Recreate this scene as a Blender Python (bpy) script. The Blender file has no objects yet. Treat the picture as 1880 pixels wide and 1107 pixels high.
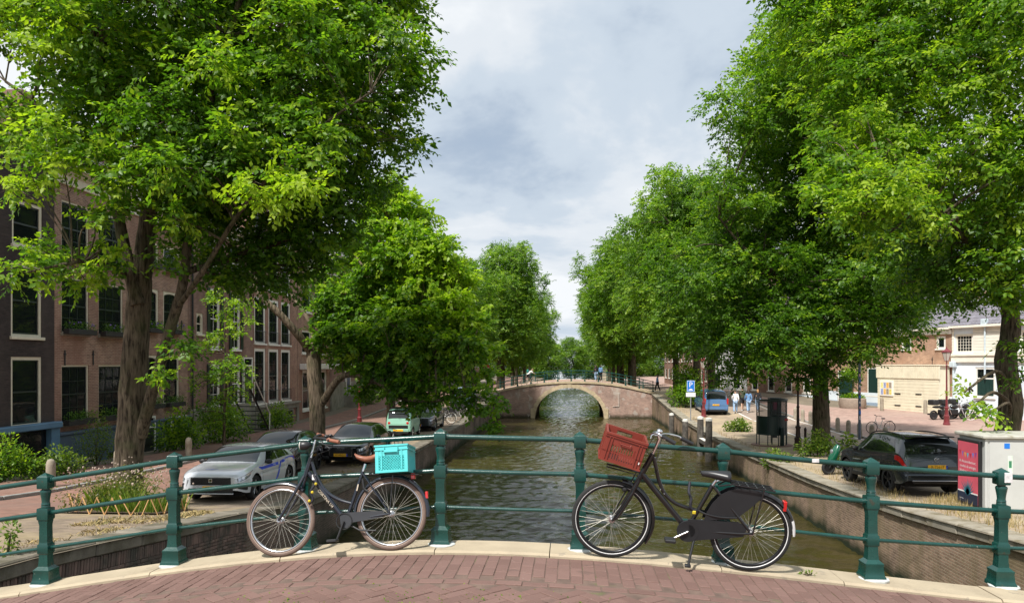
import bpy, math, random
import numpy as np
from mathutils import Vector, Matrix, Euler

random.seed(7)
RNG = np.random.default_rng(11)
R = math.radians
SC = bpy.context.scene
COL = SC.collection

# ------------------------------------------------------------------ camera, sky, sun, exposure
YAW = math.atan(105 / 1368.0)
EYE = 5.2
FPX = 1368.0
cam_data = bpy.data.cameras.new('camera')
cam_data.sensor_width = 36.0
cam_data.lens = FPX / 1880.0 * 36.0
cam_data.shift_y = (668 - 553.5) / 1880.0
cam_data.clip_start = 0.1
cam_data.clip_end = 4000
cam = bpy.data.objects.new('camera', cam_data)
COL.objects.link(cam)
cam.location = (0, 0, EYE)
cam.rotation_euler = (R(90), 0, YAW)
SC.camera = cam

SUN_EL = R(54)
SUN_FROM = Vector((-0.45, -0.80, 0))            # horizontal direction the sunlight comes from
world = bpy.data.worlds.new('World')
SC.world = world
world.use_nodes = True
wn, wl = world.node_tree.nodes, world.node_tree.links
wn.clear()


def wnode(t, **k):
    n = wn.new(t)
    for a, b in k.items():
        setattr(n, a, b)
    return n


w_out = wnode('ShaderNodeOutputWorld')
w_sky = wnode('ShaderNodeTexSky', sky_type='NISHITA')
w_sky.sun_disc = False
w_sky.sun_elevation = SUN_EL
w_sky.sun_rotation = math.atan2(SUN_FROM.x, SUN_FROM.y)
w_bg1 = wnode('ShaderNodeBackground')
w_bg1.inputs['Strength'].default_value = 0.10
wl.new(w_sky.outputs[0], w_bg1.inputs['Color'])
w_tc = wnode('ShaderNodeTexCoord')
w_sep = wnode('ShaderNodeSeparateXYZ')
wl.new(w_tc.outputs['Generated'], w_sep.inputs[0])
w_zm = wnode('ShaderNodeMath', operation='ABSOLUTE')
wl.new(w_sep.outputs['Z'], w_zm.inputs[0])
w_za = wnode('ShaderNodeMath', operation='ADD')
w_za.inputs[1].default_value = 0.16
wl.new(w_zm.outputs[0], w_za.inputs[0])
w_dx = wnode('ShaderNodeMath', operation='DIVIDE')
w_dy = wnode('ShaderNodeMath', operation='DIVIDE')
wl.new(w_sep.outputs['X'], w_dx.inputs[0]); wl.new(w_za.outputs[0], w_dx.inputs[1])
wl.new(w_sep.outputs['Y'], w_dy.inputs[0]); wl.new(w_za.outputs[0], w_dy.inputs[1])
w_cmb = wnode('ShaderNodeCombineXYZ')
wl.new(w_dx.outputs[0], w_cmb.inputs[0]); wl.new(w_dy.outputs[0], w_cmb.inputs[1])
w_cmb.inputs[2].default_value = 3.7
w_n1 = wnode('ShaderNodeTexNoise')
w_n1.inputs['Scale'].default_value = 1.25
w_n1.inputs['Detail'].default_value = 6
w_n1.inputs['Roughness'].default_value = 0.56
w_n1.inputs['Distortion'].default_value = 0.25
w_n2 = wnode('ShaderNodeTexNoise')
w_n2.inputs['Scale'].default_value = 0.55
w_n2.inputs['Detail'].default_value = 3
wl.new(w_cmb.outputs[0], w_n1.inputs['Vector']); wl.new(w_cmb.outputs[0], w_n2.inputs['Vector'])
w_mx = wnode('ShaderNodeMath', operation='MULTIPLY_ADD')
wl.new(w_n2.outputs['Fac'], w_mx.inputs[0])
w_mx.inputs[1].default_value = 0.6
w_half = wnode('ShaderNodeMath', operation='MULTIPLY')
w_half.inputs[1].default_value = 0.62
wl.new(w_n1.outputs['Fac'], w_half.inputs[0]); wl.new(w_half.outputs[0], w_mx.inputs[2])
w_cr = wnode('ShaderNodeValToRGB')
w_cr.color_ramp.interpolation = 'EASE'
ce = w_cr.color_ramp.elements
ce[0].position = 0.455; ce[0].color = (0.44, 0.53, 0.65, 1)
ce[1].position = 0.69; ce[1].color = (0.90, 0.93, 0.96, 1)
e = ce.new(0.55); e.color = (0.60, 0.685, 0.78, 1)
e = ce.new(0.62); e.color = (0.76, 0.81, 0.865, 1)
wl.new(w_mx.outputs[0], w_cr.inputs['Fac'])
w_bg2 = wnode('ShaderNodeBackground')
w_bg2.inputs['Strength'].default_value = 0.83
wl.new(w_cr.outputs['Color'], w_bg2.inputs['Color'])
w_mk = wnode('ShaderNodeMapRange')
w_mk.inputs['From Min'].default_value = 0.40; w_mk.inputs['From Max'].default_value = 0.52
w_mk.inputs['To Min'].default_value = 0.72; w_mk.inputs['To Max'].default_value = 1.0
wl.new(w_mx.outputs[0], w_mk.inputs['Value'])
w_mix = wnode('ShaderNodeMixShader')
wl.new(w_mk.outputs[0], w_mix.inputs['Fac'])
wl.new(w_bg1.outputs[0], w_mix.inputs[1]); wl.new(w_bg2.outputs[0], w_mix.inputs[2])
wl.new(w_mix.outputs[0], w_out.inputs['Surface'])

sun_data = bpy.data.lights.new('sun', 'SUN')
sun_data.energy = 5.0
sun_data.angle = R(3.0)
sun_data.color = (1.0, 0.965, 0.91)
sun = bpy.data.objects.new('sun', sun_data)
COL.objects.link(sun)
sd = SUN_FROM.normalized() * math.cos(SUN_EL) + Vector((0, 0, math.sin(SUN_EL)))
sun.rotation_euler = sd.to_track_quat('Z', 'Y').to_euler()
sun.location = (-20, -30, 60)

SC.view_settings.view_transform = 'Standard'
SC.view_settings.look = 'None'
SC.view_settings.gamma = 1.0
SC.view_settings.exposure = 0.33
SC.view_settings.use_curve_mapping = False
SC.render.engine = 'CYCLES'
SC.cycles.max_bounces = 6
SC.cycles.transparent_max_bounces = 8
SC.cycles.use_denoising = True
SC.cycles.caustics_reflective = False
SC.cycles.caustics_refractive = False
SC.cycles.sample_clamp_indirect = 6


def at(px, py, Y):
    """a point of the photograph at the along-canal distance Y -> world point"""
    u = (px - 940) / FPX
    t = Y / (math.cos(YAW) + u * math.sin(YAW))
    return Vector((t * (-math.sin(YAW) + u * math.cos(YAW)), Y, EYE - (py - 668) / FPX * t))


# ------------------------------------------------------------------ materials
class NT:
    def __init__(s, name):
        s.m = bpy.data.materials.new(name)
        s.m.use_nodes = True
        s.t = s.m.node_tree
        s.b = s.t.nodes['Principled BSDF']

    def n(s, typ, **k):
        nd = s.t.nodes.new(typ)
        for a, b in k.items():
            if a in nd.inputs.keys():
                nd.inputs[a].default_value = b
            else:
                setattr(nd, a, b)
        return nd

    def l(s, a, b):
        s.t.links.new(a, b)

    def ramp(s, fac, stops):
        r = s.n('ShaderNodeValToRGB')
        el = r.color_ramp.elements
        el[0].position, el[0].color = stops[0][0], (*stops[0][1], 1)
        el[1].position, el[1].color = stops[-1][0], (*stops[-1][1], 1)
        for p, c in stops[1:-1]:
            x = el.new(p); x.color = (*c, 1)
        s.l(fac, r.inputs['Fac'])
        return r.outputs['Color']

    def noise(s, scale, detail=4, vec=None, rough=0.55):
        nd = s.n('ShaderNodeTexNoise', Scale=scale, Detail=detail, Roughness=rough)
        if vec is not None:
            s.l(vec, nd.inputs['Vector'])
        return nd.outputs['Fac']

    def mix(s, fac, a, b, mode='MIX'):
        nd = s.n('ShaderNodeMix', data_type='RGBA', blend_type=mode)
        for sock, v in ((nd.inputs[0], fac), (nd.inputs[6], a), (nd.inputs[7], b)):
            if isinstance(v, (int, float)):
                sock.default_value = v
            elif isinstance(v, tuple):
                sock.default_value = (*v, 1)
            else:
                s.l(v, sock)
        return nd.outputs[2]

    def bump(s, h, strength=0.3, dist=0.01, normal=None):
        nd = s.n('ShaderNodeBump', Strength=strength, Distance=dist)
        s.l(h, nd.inputs['Height'])
        if normal is not None:
            s.l(normal, nd.inputs['Normal'])
        return nd.outputs['Normal']

    def pos(s):
        return s.n('ShaderNodeNewGeometry').outputs['Position']

    def obj(s):
        return s.n('ShaderNodeTexCoord').outputs['Object']

    def axes(s, vec, order, scale=(1, 1, 1)):
        sp = s.n('ShaderNodeSeparateXYZ'); s.l(vec, sp.inputs[0])
        c = s.n('ShaderNodeCombineXYZ')
        for i, a in enumerate(order):
            if a is None:
                continue
            if scale[i] == 1:
                s.l(sp.outputs[a], c.inputs[i])
            else:
                m = s.n('ShaderNodeMath', operation='MULTIPLY'); m.inputs[1].default_value = scale[i]
                s.l(sp.outputs[a], m.inputs[0]); s.l(m.outputs[0], c.inputs[i])
        return c.outputs[0]


def sc(c, k):
    return tuple(min(1.0, x * k) for x in c)


MATS = {}


def pm(name, col, rough=0.6, metal=0.0, var=0.18, scale=6.0, bump=0.0, bscale=40.0, spec=0.5, coat=0.0, dirt=None, dscale=1.2, dth=(0.5, 0.7), world=True):
    """a plain surface with uneven colour, fine relief and optional dirt patches"""
    if name in MATS:
        return MATS[name]
    t = NT(name)
    v = t.pos() if world else t.obj()
    f = t.noise(scale, 5, v)
    c = t.ramp(f, [(0.25, sc(col, 1 - var)), (0.75, sc(col, 1 + var))])
    if dirt:
        g = t.noise(dscale, 6, v, 0.65)
        mr = t.n('ShaderNodeMapRange'); mr.inputs['From Min'].default_value = dth[0]; mr.inputs['From Max'].default_value = dth[1]
        t.l(g, mr.inputs['Value'])
        c = t.mix(mr.outputs[0], c, dirt)
    t.l(c, t.b.inputs['Base Color'])
    rr = t.n('ShaderNodeMapRange'); rr.inputs['To Min'].default_value = max(0.02, rough * 0.85); rr.inputs['To Max'].default_value = min(1, rough * 1.2)
    t.l(f, rr.inputs['Value']); t.l(rr.outputs[0], t.b.inputs['Roughness'])
    t.b.inputs['Metallic'].default_value = metal
    t.b.inputs['Specular IOR Level'].default_value = spec
    t.b.inputs['Coat Weight'].default_value = coat
    t.b.inputs['Coat Roughness'].default_value = 0.05
    if bump:
        t.l(t.bump(t.noise(bscale, 4, v), bump, 0.01), t.b.inputs['Normal'])
    MATS[name] = t.m
    return t.m


def specks(m, scale, th, col, amount=0.9):
    """small worn or dirty flecks over an existing surface"""
    nt = m.node_tree
    b = nt.nodes['Principled BSDF'].inputs['Base Color']
    src = b.links[0].from_socket
    g = nt.nodes.new('ShaderNodeNewGeometry')
    n = nt.nodes.new('ShaderNodeTexNoise'); n.inputs['Scale'].default_value = scale; n.inputs['Detail'].default_value = 3
    nt.links.new(g.outputs['Position'], n.inputs['Vector'])
    r = nt.nodes.new('ShaderNodeMapRange'); r.inputs['From Min'].default_value = th; r.inputs['From Max'].default_value = th + .03; r.inputs['To Max'].default_value = amount
    nt.links.new(n.outputs['Fac'], r.inputs['Value'])
    x = nt.nodes.new('ShaderNodeMix'); x.data_type = 'RGBA'; x.inputs[7].default_value = (*col, 1)
    nt.links.new(r.outputs[0], x.inputs[0]); nt.links.new(src, x.inputs[6]); nt.links.new(x.outputs[2], b)
    return m


def brick_mat(name, col, col2, mortar, order=(1, 2, None), bw=0.21, bh=0.062, rough=0.85, stain=None, sscale=0.35, sth=(0.45, 0.7), bump=0.6, low=None, offset=0.5, msize=0.012):
    """brickwork: order says which world axes run along the courses and across them"""
    if name in MATS:
        return MATS[name]
    t = NT(name)
    p = t.pos()
    v = t.axes(p, order)
    br = t.n('ShaderNodeTexBrick', offset=offset)
    br.inputs['Scale'].default_value = 1.0
    br.inputs['Brick Width'].default_value = bw
    br.inputs['Row Height'].default_value = bh
    br.inputs['Mortar Size'].default_value = msize
    br.inputs['Mortar Smooth'].default_value = 0.3
    br.inputs['Color1'].default_value = (*sc(col, .82), 1)
    br.inputs['Color2'].default_value = (*sc(col2, 1.1), 1)
    br.inputs['Mortar'].default_value = (*sc(mortar, 1.25), 1)
    t.l(v, br.inputs['Vector'])
    c = br.outputs['Color']
    f = t.noise(2.2, 5, p)
    shade = t.ramp(f, [(0.3, (0.72, 0.72, 0.72)), (0.7, (1.2, 1.18, 1.15))])
    c = t.mix(1.0, c, shade, 'MULTIPLY')
    f2 = t.noise(30, 3, p)
    c = t.mix(0.16, c, t.ramp(f2, [(0.3, sc(col, 0.6)), (0.7, sc(col2, 1.35))]))
    if stain:
        g = t.noise(sscale, 7, t.axes(p, (0, 1, 2), (1, 1, 0.45)), 0.68)
        mr = t.n('ShaderNodeMapRange'); mr.inputs['From Min'].default_value = sth[0]; mr.inputs['From Max'].default_value = sth[1]
        t.l(g, mr.inputs['Value'])
        c = t.mix(mr.outputs[0], c, stain)
    if low:      # growth that clings to the masonry just above the water line
        sp = t.n('ShaderNodeSeparateXYZ'); t.l(p, sp.inputs[0])
        ad = t.n('ShaderNodeMath', operation='MULTIPLY_ADD'); t.l(t.noise(1.5, 5, p), ad.inputs[0]); ad.inputs[1].default_value = -0.7
        t.l(sp.outputs['Z'], ad.inputs[2])
        mr = t.n('ShaderNodeMapRange'); mr.inputs['From Min'].default_value = 0.12; mr.inputs['From Max'].default_value = -0.25
        t.l(ad.outputs[0], mr.inputs['Value'])
        c = t.mix(mr.outputs[0], c, low)
    t.l(c, t.b.inputs['Base Color'])
    t.b.inputs['Roughness'].default_value = rough
    t.b.inputs['Specular IOR Level'].default_value = 0.25
    inv = t.n('ShaderNodeMath', operation='SUBTRACT'); inv.inputs[0].default_value = 1.0
    t.l(br.outputs['Fac'], inv.inputs[1])
    nrm = t.bump(inv.outputs[0], bump, 0.008)
    nrm = t.bump(f2, 0.25, 0.01, nrm)
    t.l(nrm, t.b.inputs['Normal'])
    MATS[name] = t.m
    return t.m


def glass_mat(name, tint=(0.02, 0.025, 0.028), rough=0.03, clear=0.0):
    if name in MATS:
        return MATS[name]
    t = NT(name)
    t.b.inputs['Base Color'].default_value = (*tint, 1)
    t.b.inputs['Roughness'].default_value = rough
    t.b.inputs['Specular IOR Level'].default_value = 0.9
    t.l(t.bump(t.noise(1.3, 2, t.pos()), 0.12, 0.02), t.b.inputs['Normal'])
    if clear:
        tr = t.n('ShaderNodeBsdfTransparent')
        fr = t.n('ShaderNodeFresnel', IOR=1.5)
        ms = t.n('ShaderNodeMixShader')
        mm = t.n('ShaderNodeMapRange'); mm.inputs['To Min'].default_value = 1 - clear; mm.inputs['To Max'].default_value = 1.0
        t.l(fr.outputs[0], mm.inputs['Value'])
        t.l(mm.outputs[0], ms.inputs['Fac']); t.l(tr.outputs[0], ms.inputs[1]); t.l(t.b.outputs[0], ms.inputs[2])
        t.l(ms.outputs[0], t.t.nodes['Material Output'].inputs['Surface'])
    MATS[name] = t.m
    return t.m


def leaf_mat(name, dark, mid, light, trans=0.42):
    if name in MATS:
        return MATS[name]
    t = NT(name)
    a = t.n('ShaderNodeAttribute', attribute_name='tint')
    isl = t.n('ShaderNodeNewGeometry').outputs['Random Per Island']
    ad = t.n('ShaderNodeMath', operation='MULTIPLY_ADD'); t.l(isl, ad.inputs[0]); ad.inputs[1].default_value = 0.4
    t.l(a.outputs['Fac'], ad.inputs[2])
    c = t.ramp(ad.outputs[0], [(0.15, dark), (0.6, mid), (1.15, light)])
    t.l(c, t.b.inputs['Base Color'])
    t.b.inputs['Roughness'].default_value = 0.42
    t.b.inputs['Specular IOR Level'].default_value = 0.35
    tr = t.n('ShaderNodeBsdfTranslucent')
    t.l(t.mix(1.0, c, (1.6, 1.75, 0.65), 'MULTIPLY'), tr.inputs['Color'])
    ms = t.n('ShaderNodeMixShader'); ms.inputs['Fac'].default_value = trans
    t.l(t.b.outputs[0], ms.inputs[1]); t.l(tr.outputs[0], ms.inputs[2])
    t.l(ms.outputs[0], t.t.nodes['Material Output'].inputs['Surface'])
    MATS[name] = t.m
    return t.m


# ------------------------------------------------------------------ mesh helpers
class MB:
    """collects shapes; build() links them as ONE mesh object"""

    def __init__(s):
        s.v, s.f = [], []

    def add(s, verts, faces):
        k = len(s.v)
        s.v.extend([tuple(p) for p in verts])
        s.f.extend([tuple(i + k for i in fc) for fc in faces])
        return s

    def mark(s):
        return len(s.v)

    def xf(s, M, start=0):
        for i in range(start, len(s.v)):
            s.v[i] = tuple(M @ Vector(s.v[i]))
        return s

    def box(s, x0, x1, y0, y1, z0, z1):
        return s.add([(x0, y0, z0), (x1, y0, z0), (x1, y1, z0), (x0, y1, z0), (x0, y0, z1), (x1, y0, z1), (x1, y1, z1), (x0, y1, z1)],
                     [(0, 3, 2, 1), (4, 5, 6, 7), (0, 1, 5, 4), (1, 2, 6, 5), (2, 3, 7, 6), (3, 0, 4, 7)])

    def cbox(s, x0, x1, y0, y1, z0, z1, b=0.01):
        """box with chamfered edges"""
        xs, ys, zs = (x0, x1), (y0, y1), (z0, z1)
        k = len(s.v)
        idx = {}
        for i in (0, 1):
            for j in (0, 1):
                for l in (0, 1):
                    dx, dy, dz = (b if i == 0 else -b), (b if j == 0 else -b), (b if l == 0 else -b)
                    for a, p in enumerate(((xs[i], ys[j] + dy, zs[l] + dz), (xs[i] + dx, ys[j], zs[l] + dz), (xs[i] + dx, ys[j] + dy, zs[l]))):
                        idx[i, j, l, a] = len(s.v); s.v.append(p)
        g = lambda i, j, l, a: idx[i, j, l, a]
        F = s.f
        F.append((g(0, 0, 0, 0), g(0, 0, 1, 0), g(0, 1, 1, 0), g(0, 1, 0, 0)))
        F.append((g(1, 0, 0, 0), g(1, 1, 0, 0), g(1, 1, 1, 0), g(1, 0, 1, 0)))
        F.append((g(0, 0, 0, 1), g(1, 0, 0, 1), g(1, 0, 1, 1), g(0, 0, 1, 1)))
        F.append((g(0, 1, 0, 1), g(0, 1, 1, 1), g(1, 1, 1, 1), g(1, 1, 0, 1)))
        F.append((g(0, 0, 0, 2), g(0, 1, 0, 2), g(1, 1, 0, 2), g(1, 0, 0, 2)))
        F.append((g(0, 0, 1, 2), g(1, 0, 1, 2), g(1, 1, 1, 2), g(0, 1, 1, 2)))
        for j in (0, 1):
            for l in (0, 1):
                F.append((g(0, j, l, 1), g(1, j, l, 1), g(1, j, l, 2), g(0, j, l, 2)))
        for i in (0, 1):
            for l in (0, 1):
                F.append((g(i, 0, l, 0), g(i, 1, l, 0), g(i, 1, l, 2), g(i, 0, l, 2)))
            for j in (0, 1):
                F.append((g(i, j, 0, 0), g(i, j, 1, 0), g(i, j, 1, 1), g(i, j, 0, 1)))
        for i in (0, 1):
            for j in (0, 1):
                for l in (0, 1):
                    F.append((g(i, j, l, 0), g(i, j, l, 1), g(i, j, l, 2)))
        return s

    def tube(s, path, r, n=8, cap=True, flat=1.0):
        path = [Vector(p) for p in path]
        m = len(path)
        rs = list(r) if hasattr(r, '__len__') else [r] * m
        d0 = (path[1] - path[0]).normalized()
        up = Vector((0, 0, 1)) if abs(d0.z) < 0.9 else Vector((1, 0, 0))
        side = d0.cross(up).normalized()
        k = len(s.v)
        for i, p in enumerate(path):
            if i == 0:
                d = path[1] - path[0]
            elif i == m - 1:
                d = path[-1] - path[-2]
            else:
                d = path[i + 1] - path[i - 1]
            d = d.normalized() if d.length > 1e-9 else d0
            side = (side - d * side.dot(d))
            side = side.normalized() if side.length > 1e-6 else d.orthogonal().normalized()
            o = d.cross(side)
            for j in range(n):
                a = 2 * math.pi * j / n
                s.v.append(tuple(p + side * (math.cos(a) * rs[i]) + o * (math.sin(a) * rs[i] * flat)))
        for i in range(m - 1):
            for j in range(n):
                j2 = (j + 1) % n
                s.f.append((k + i * n + j, k + i * n + j2, k + (i + 1) * n + j2, k + (i + 1) * n + j))
        if cap:
            s.f.append(tuple(k + j for j in reversed(range(n))))
            s.f.append(tuple(k + (m - 1) * n + j for j in range(n)))
        return s

    def lathe(s, prof, n=16, c=(0, 0, 0), ang0=0.0, axis='z', cap=True):
        k = len(s.v)
        for r, z in prof:
            for j in range(n):
                a = ang0 + 2 * math.pi * j / n
                p = (r * math.cos(a), r * math.sin(a), z)
                if axis == 'x':
                    p = (z, p[0], p[1])
                elif axis == 'y':
                    p = (p[1], z, p[0])
                s.v.append((p[0] + c[0], p[1] + c[1], p[2] + c[2]))
        m = len(prof)
        for i in range(m - 1):
            for j in range(n):
                j2 = (j + 1) % n
                s.f.append((k + i * n + j, k + i * n + j2, k + (i + 1) * n + j2, k + (i + 1) * n + j))
        if cap:
            s.f.append(tuple(k + j for j in reversed(range(n))))
            s.f.append(tuple(k + (m - 1) * n + j for j in range(n)))
        return s

    def ring(s, c, axis, Rr, r, n=32, m=8, flat=1.0):
        ax = Vector(axis).normalized()
        u = ax.orthogonal().normalized(); w = ax.cross(u)
        k = len(s.v); c = Vector(c)
        for i in range(n):
            a = 2 * math.pi * i / n
            o = u * math.cos(a) + w * math.sin(a)
            for j in range(m):
                b = 2 * math.pi * j / m
                s.v.append(tuple(c + o * (Rr + r * math.cos(b)) + ax * (r * math.sin(b) * flat)))
        for i in range(n):
            for j in range(m):
                i2, j2 = (i + 1) % n, (j + 1) % m
                s.f.append((k + i * m + j, k + i2 * m + j, k + i2 * m + j2, k + i * m + j2))
        return s

    def prism(s, poly, axis, a0, a1):
        """polygon (2-D, counter-clockwise) pushed along an axis; axis x: poly=(y,z), y: poly=(x,z), z: poly=(x,y)"""
        n = len(poly); k = len(s.v)
        for a in (a0, a1):
            for p in poly:
                s.v.append({'x': (a, p[0], p[1]), 'y': (p[0], a, p[1]), 'z': (p[0], p[1], a)}[axis])
        s.f.append(tuple(k + i for i in reversed(range(n))))
        s.f.append(tuple(k + n + i for i in range(n)))
        for i in range(n):
            j = (i + 1) % n
            s.f.append((k + i, k + j, k + n + j, k + n + i))
        return s

    def ball(s, c, r, n=12, m=8, sq=(1, 1, 1)):
        prof = [(max(1e-4, math.sin(math.pi * i / m)), -math.cos(math.pi * i / m)) for i in range(m + 1)]
        k = len(s.v)
        s.lathe(prof, n)
        for i in range(k, len(s.v)):
            p = s.v[i]
            s.v[i] = (c[0] + p[0] * r * sq[0], c[1] + p[1] * r * sq[1], c[2] + p[2] * r * sq[2])
        return s

    def grid(s, pts):
        """pts[i][j] -> quads"""
        k = len(s.v); m = len(pts[0])
        for row in pts:
            s.v.extend([tuple(p) for p in row])
        for i in range(len(pts) - 1):
            for j in range(m - 1):
                s.f.append((k + i * m + j, k + i * m + j + 1, k + (i + 1) * m + j + 1, k + (i + 1) * m + j))
        return s

    def mesh(s, name, mat=None, smooth=None):
        me = bpy.data.meshes.new(name)
        me.from_pydata(s.v, [], s.f)
        if mat is not None:
            me.materials.append(mat)
        if smooth is not None:
            me.polygons.foreach_set('use_smooth', [True] * len(me.polygons))
            if smooth < 180:
                me.set_sharp_from_angle(angle=R(smooth))
        me.update()
        return me

    def build(s, name, mat=None, parent=None, smooth=None, loc=None):
        return link(name, s.mesh(name, mat, smooth), parent, loc)


def link(name, data, parent=None, loc=None, rot=None, scale=None):
    o = bpy.data.objects.new(name, data)
    COL.objects.link(o)
    if parent is not None:
        o.parent = parent
    if loc is not None:
        o.location = loc
    if rot is not None:
        o.rotation_euler = rot
    if scale is not None:
        o.scale = scale
    return o


def tag(o, label=None, cat=None, group=None, kind=None):
    if label: o['label'] = label
    if cat: o['category'] = cat
    if group: o['group'] = group
    if kind: o['kind'] = kind
    return o


def thing(name, label, cat, loc=(0, 0, 0), rotz=0.0, group=None, rot=None):
    o = bpy.data.objects.new(name, None)
    o.empty_display_size = 0.2
    COL.objects.link(o)
    o.location = loc
    o.rotation_euler = rot if rot is not None else (0, 0, rotz)
    return tag(o, label, cat, group)


def copy_tree(o, parent=None):
    c = o.copy()
    COL.objects.link(c)
    c.parent = parent
    for ch in list(KIDS(o)):
        copy_tree(ch, c)
    return c


def KIDS(o):
    return [x for x in COL.objects if x.parent == o] if not hasattr(o, 'children') else list(o.children)


def text_mesh(txt, size, mat, depth=0.0, align='CENTER'):
    cu = bpy.data.curves.new('lettering', 'FONT')
    cu.body = txt
    cu.size = size
    cu.align_x = align
    cu.align_y = 'CENTER'
    cu.extrude = depth
    cu.resolution_u = 2
    o = bpy.data.objects.new('lettering', cu)
    COL.objects.link(o)
    bpy.context.view_layer.update()
    me = bpy.data.meshes.new_from_object(o.evaluated_get(bpy.context.evaluated_depsgraph_get()))
    bpy.data.objects.remove(o)
    me.materials.clear()
    me.materials.append(mat)
    return me


def interp(tab, x):
    return float(np.interp(x, [p[0] for p in tab], [p[1] for p in tab]))


def lerp(a, b, t):
    return a + (b - a) * t


def crv(pts, n=6):
    """smooth path through the points (Catmull-Rom)"""
    P = [Vector(p) for p in pts]
    P = [P[0] * 2 - P[1]] + P + [P[-1] * 2 - P[-2]]
    out = []
    for i in range(1, len(P) - 2):
        for k in range(n):
            t = k / n
            a, b, c, d = P[i - 1], P[i], P[i + 1], P[i + 2]
            out.append(0.5 * ((2 * b) + (c - a) * t + (2 * a - 5 * b + 4 * c - d) * t * t + (3 * b - a - 3 * c + d) * t ** 3))
    out.append(P[-2])
    return out

# ------------------------------------------------------------------ the setting: levels
XL, XR = -6.9, 7.9
TL = [(-60, 2.9), (0, 2.9), (6.5, 2.9), (9.5, 2.71), (12.4, 2.38), (14.7, 2.15), (16.2, 1.93), (18, 1.72), (20, 1.58), (23, 1.5), (26, 1.44), (35, 1.38), (50, 1.35), (58, 1.6), (66, 2.1), (72, 2.4), (82, 2.4), (90, 2.0), (100, 1.45), (140, 1.35), (700, 1.35)]
TR = [(-60, 2.85), (0, 2.85), (6.5, 2.8), (10, 2.42), (13.6, 2.11), (17.8, 1.8), (21, 1.62), (25, 1.47), (33, 1.32), (41.7, 1.24), (52, 1.38), (62, 1.85), (72, 2.38), (82, 2.4), (90, 2.0), (100, 1.45), (140, 1.35), (700, 1.35)]
ZL = lambda y: interp(TL, y)
ZR = lambda y: interp(TR, y)
TD = [(-9, 2.8), (-7.2, 2.8), (-6.2, 2.88), (-4.98, 3.078), (-3.71, 3.285), (-2.44, 3.45), (-1.17, 3.52), (-0.5, 3.525), (0.1, 3.51), (1.37, 3.416), (2.64, 3.284), (3.87, 3.189), (5.1, 3.05), (6.5, 2.9), (7.5, 2.82), (9, 2.78)]
_dc = np.polyfit([p[0] for p in TD], [p[1] for p in TD], 8, w=[4 if abs(p[0]) < 5 else 1 for p in TD])
ZD = lambda x: float(np.polyval(_dc, max(-8.5, min(8.5, x))))
SD = lambda x: (ZD(x + .02) - ZD(x - .02)) / .04
YS = sorted(set([-60, -20, 0] + [i * 1.5 for i in range(0, 70)] + [110, 125, 140, 170, 220, 300, 450, 700]))


def sheet(name, xs, zf, off, mat, ys=YS, ya=None, yb=None):
    b = MB()
    yy = [y for y in ys if (ya is None or y >= ya) and (yb is None or y <= yb)]
    if ya is not None: yy = [ya] + [y for y in yy if y > ya]
    if yb is not None: yy = [y for y in yy if y < yb] + [yb]
    b.grid([[(x, y, zf(y) + off) for x in xs] for y in yy])
    o = b.build(name, mat, smooth=30)
    if o.data.polygons[0].normal.z < 0:
        o.data.flip_normals()
    return tag(o, kind='structure')


M_earth = pm('earth', (0.17, 0.14, 0.10), 0.95, var=0.35, scale=0.6, bump=0.4, bscale=12)
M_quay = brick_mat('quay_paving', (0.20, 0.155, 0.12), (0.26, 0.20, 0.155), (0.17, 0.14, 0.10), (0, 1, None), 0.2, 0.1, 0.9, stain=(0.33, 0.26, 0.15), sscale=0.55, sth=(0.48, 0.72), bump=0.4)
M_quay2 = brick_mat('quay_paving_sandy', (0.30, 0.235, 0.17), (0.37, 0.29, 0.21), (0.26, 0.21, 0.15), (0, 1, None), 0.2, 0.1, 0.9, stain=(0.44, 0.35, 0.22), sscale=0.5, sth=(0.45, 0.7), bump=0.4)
M_road = brick_mat('road_clinker', (0.235, 0.125, 0.095), (0.29, 0.155, 0.12), (0.17, 0.12, 0.095), (1, 0, None), 0.2, 0.1, 0.85, stain=(0.21, 0.14, 0.115), sscale=0.4, bump=0.4)
M_road2 = brick_mat('road_brown', (0.30, 0.235, 0.19), (0.36, 0.28, 0.225), (0.25, 0.2, 0.165), (0, 1, None), 0.2, 0.1, 0.85, stain=(0.33, 0.26, 0.21), sscale=0.4, bump=0.35)
M_plaza = brick_mat('plaza_clinker', (0.33, 0.215, 0.18), (0.39, 0.26, 0.22), (0.29, 0.21, 0.175), (0, 1, None), 0.2, 0.1, 0.85, stain=(0.37, 0.27, 0.225), sscale=0.3, bump=0.35)
M_kerb = pm('grey_kerb_stone', (0.27, 0.26, 0.24), 0.85, var=0.25, scale=5, bump=0.3)
M_line = pm('white_road_paint', (0.72, 0.70, 0.66), 0.7, var=0.12, scale=9, dirt=(0.42, 0.36, 0.3), dscale=4, dth=(0.5, 0.75))

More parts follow.
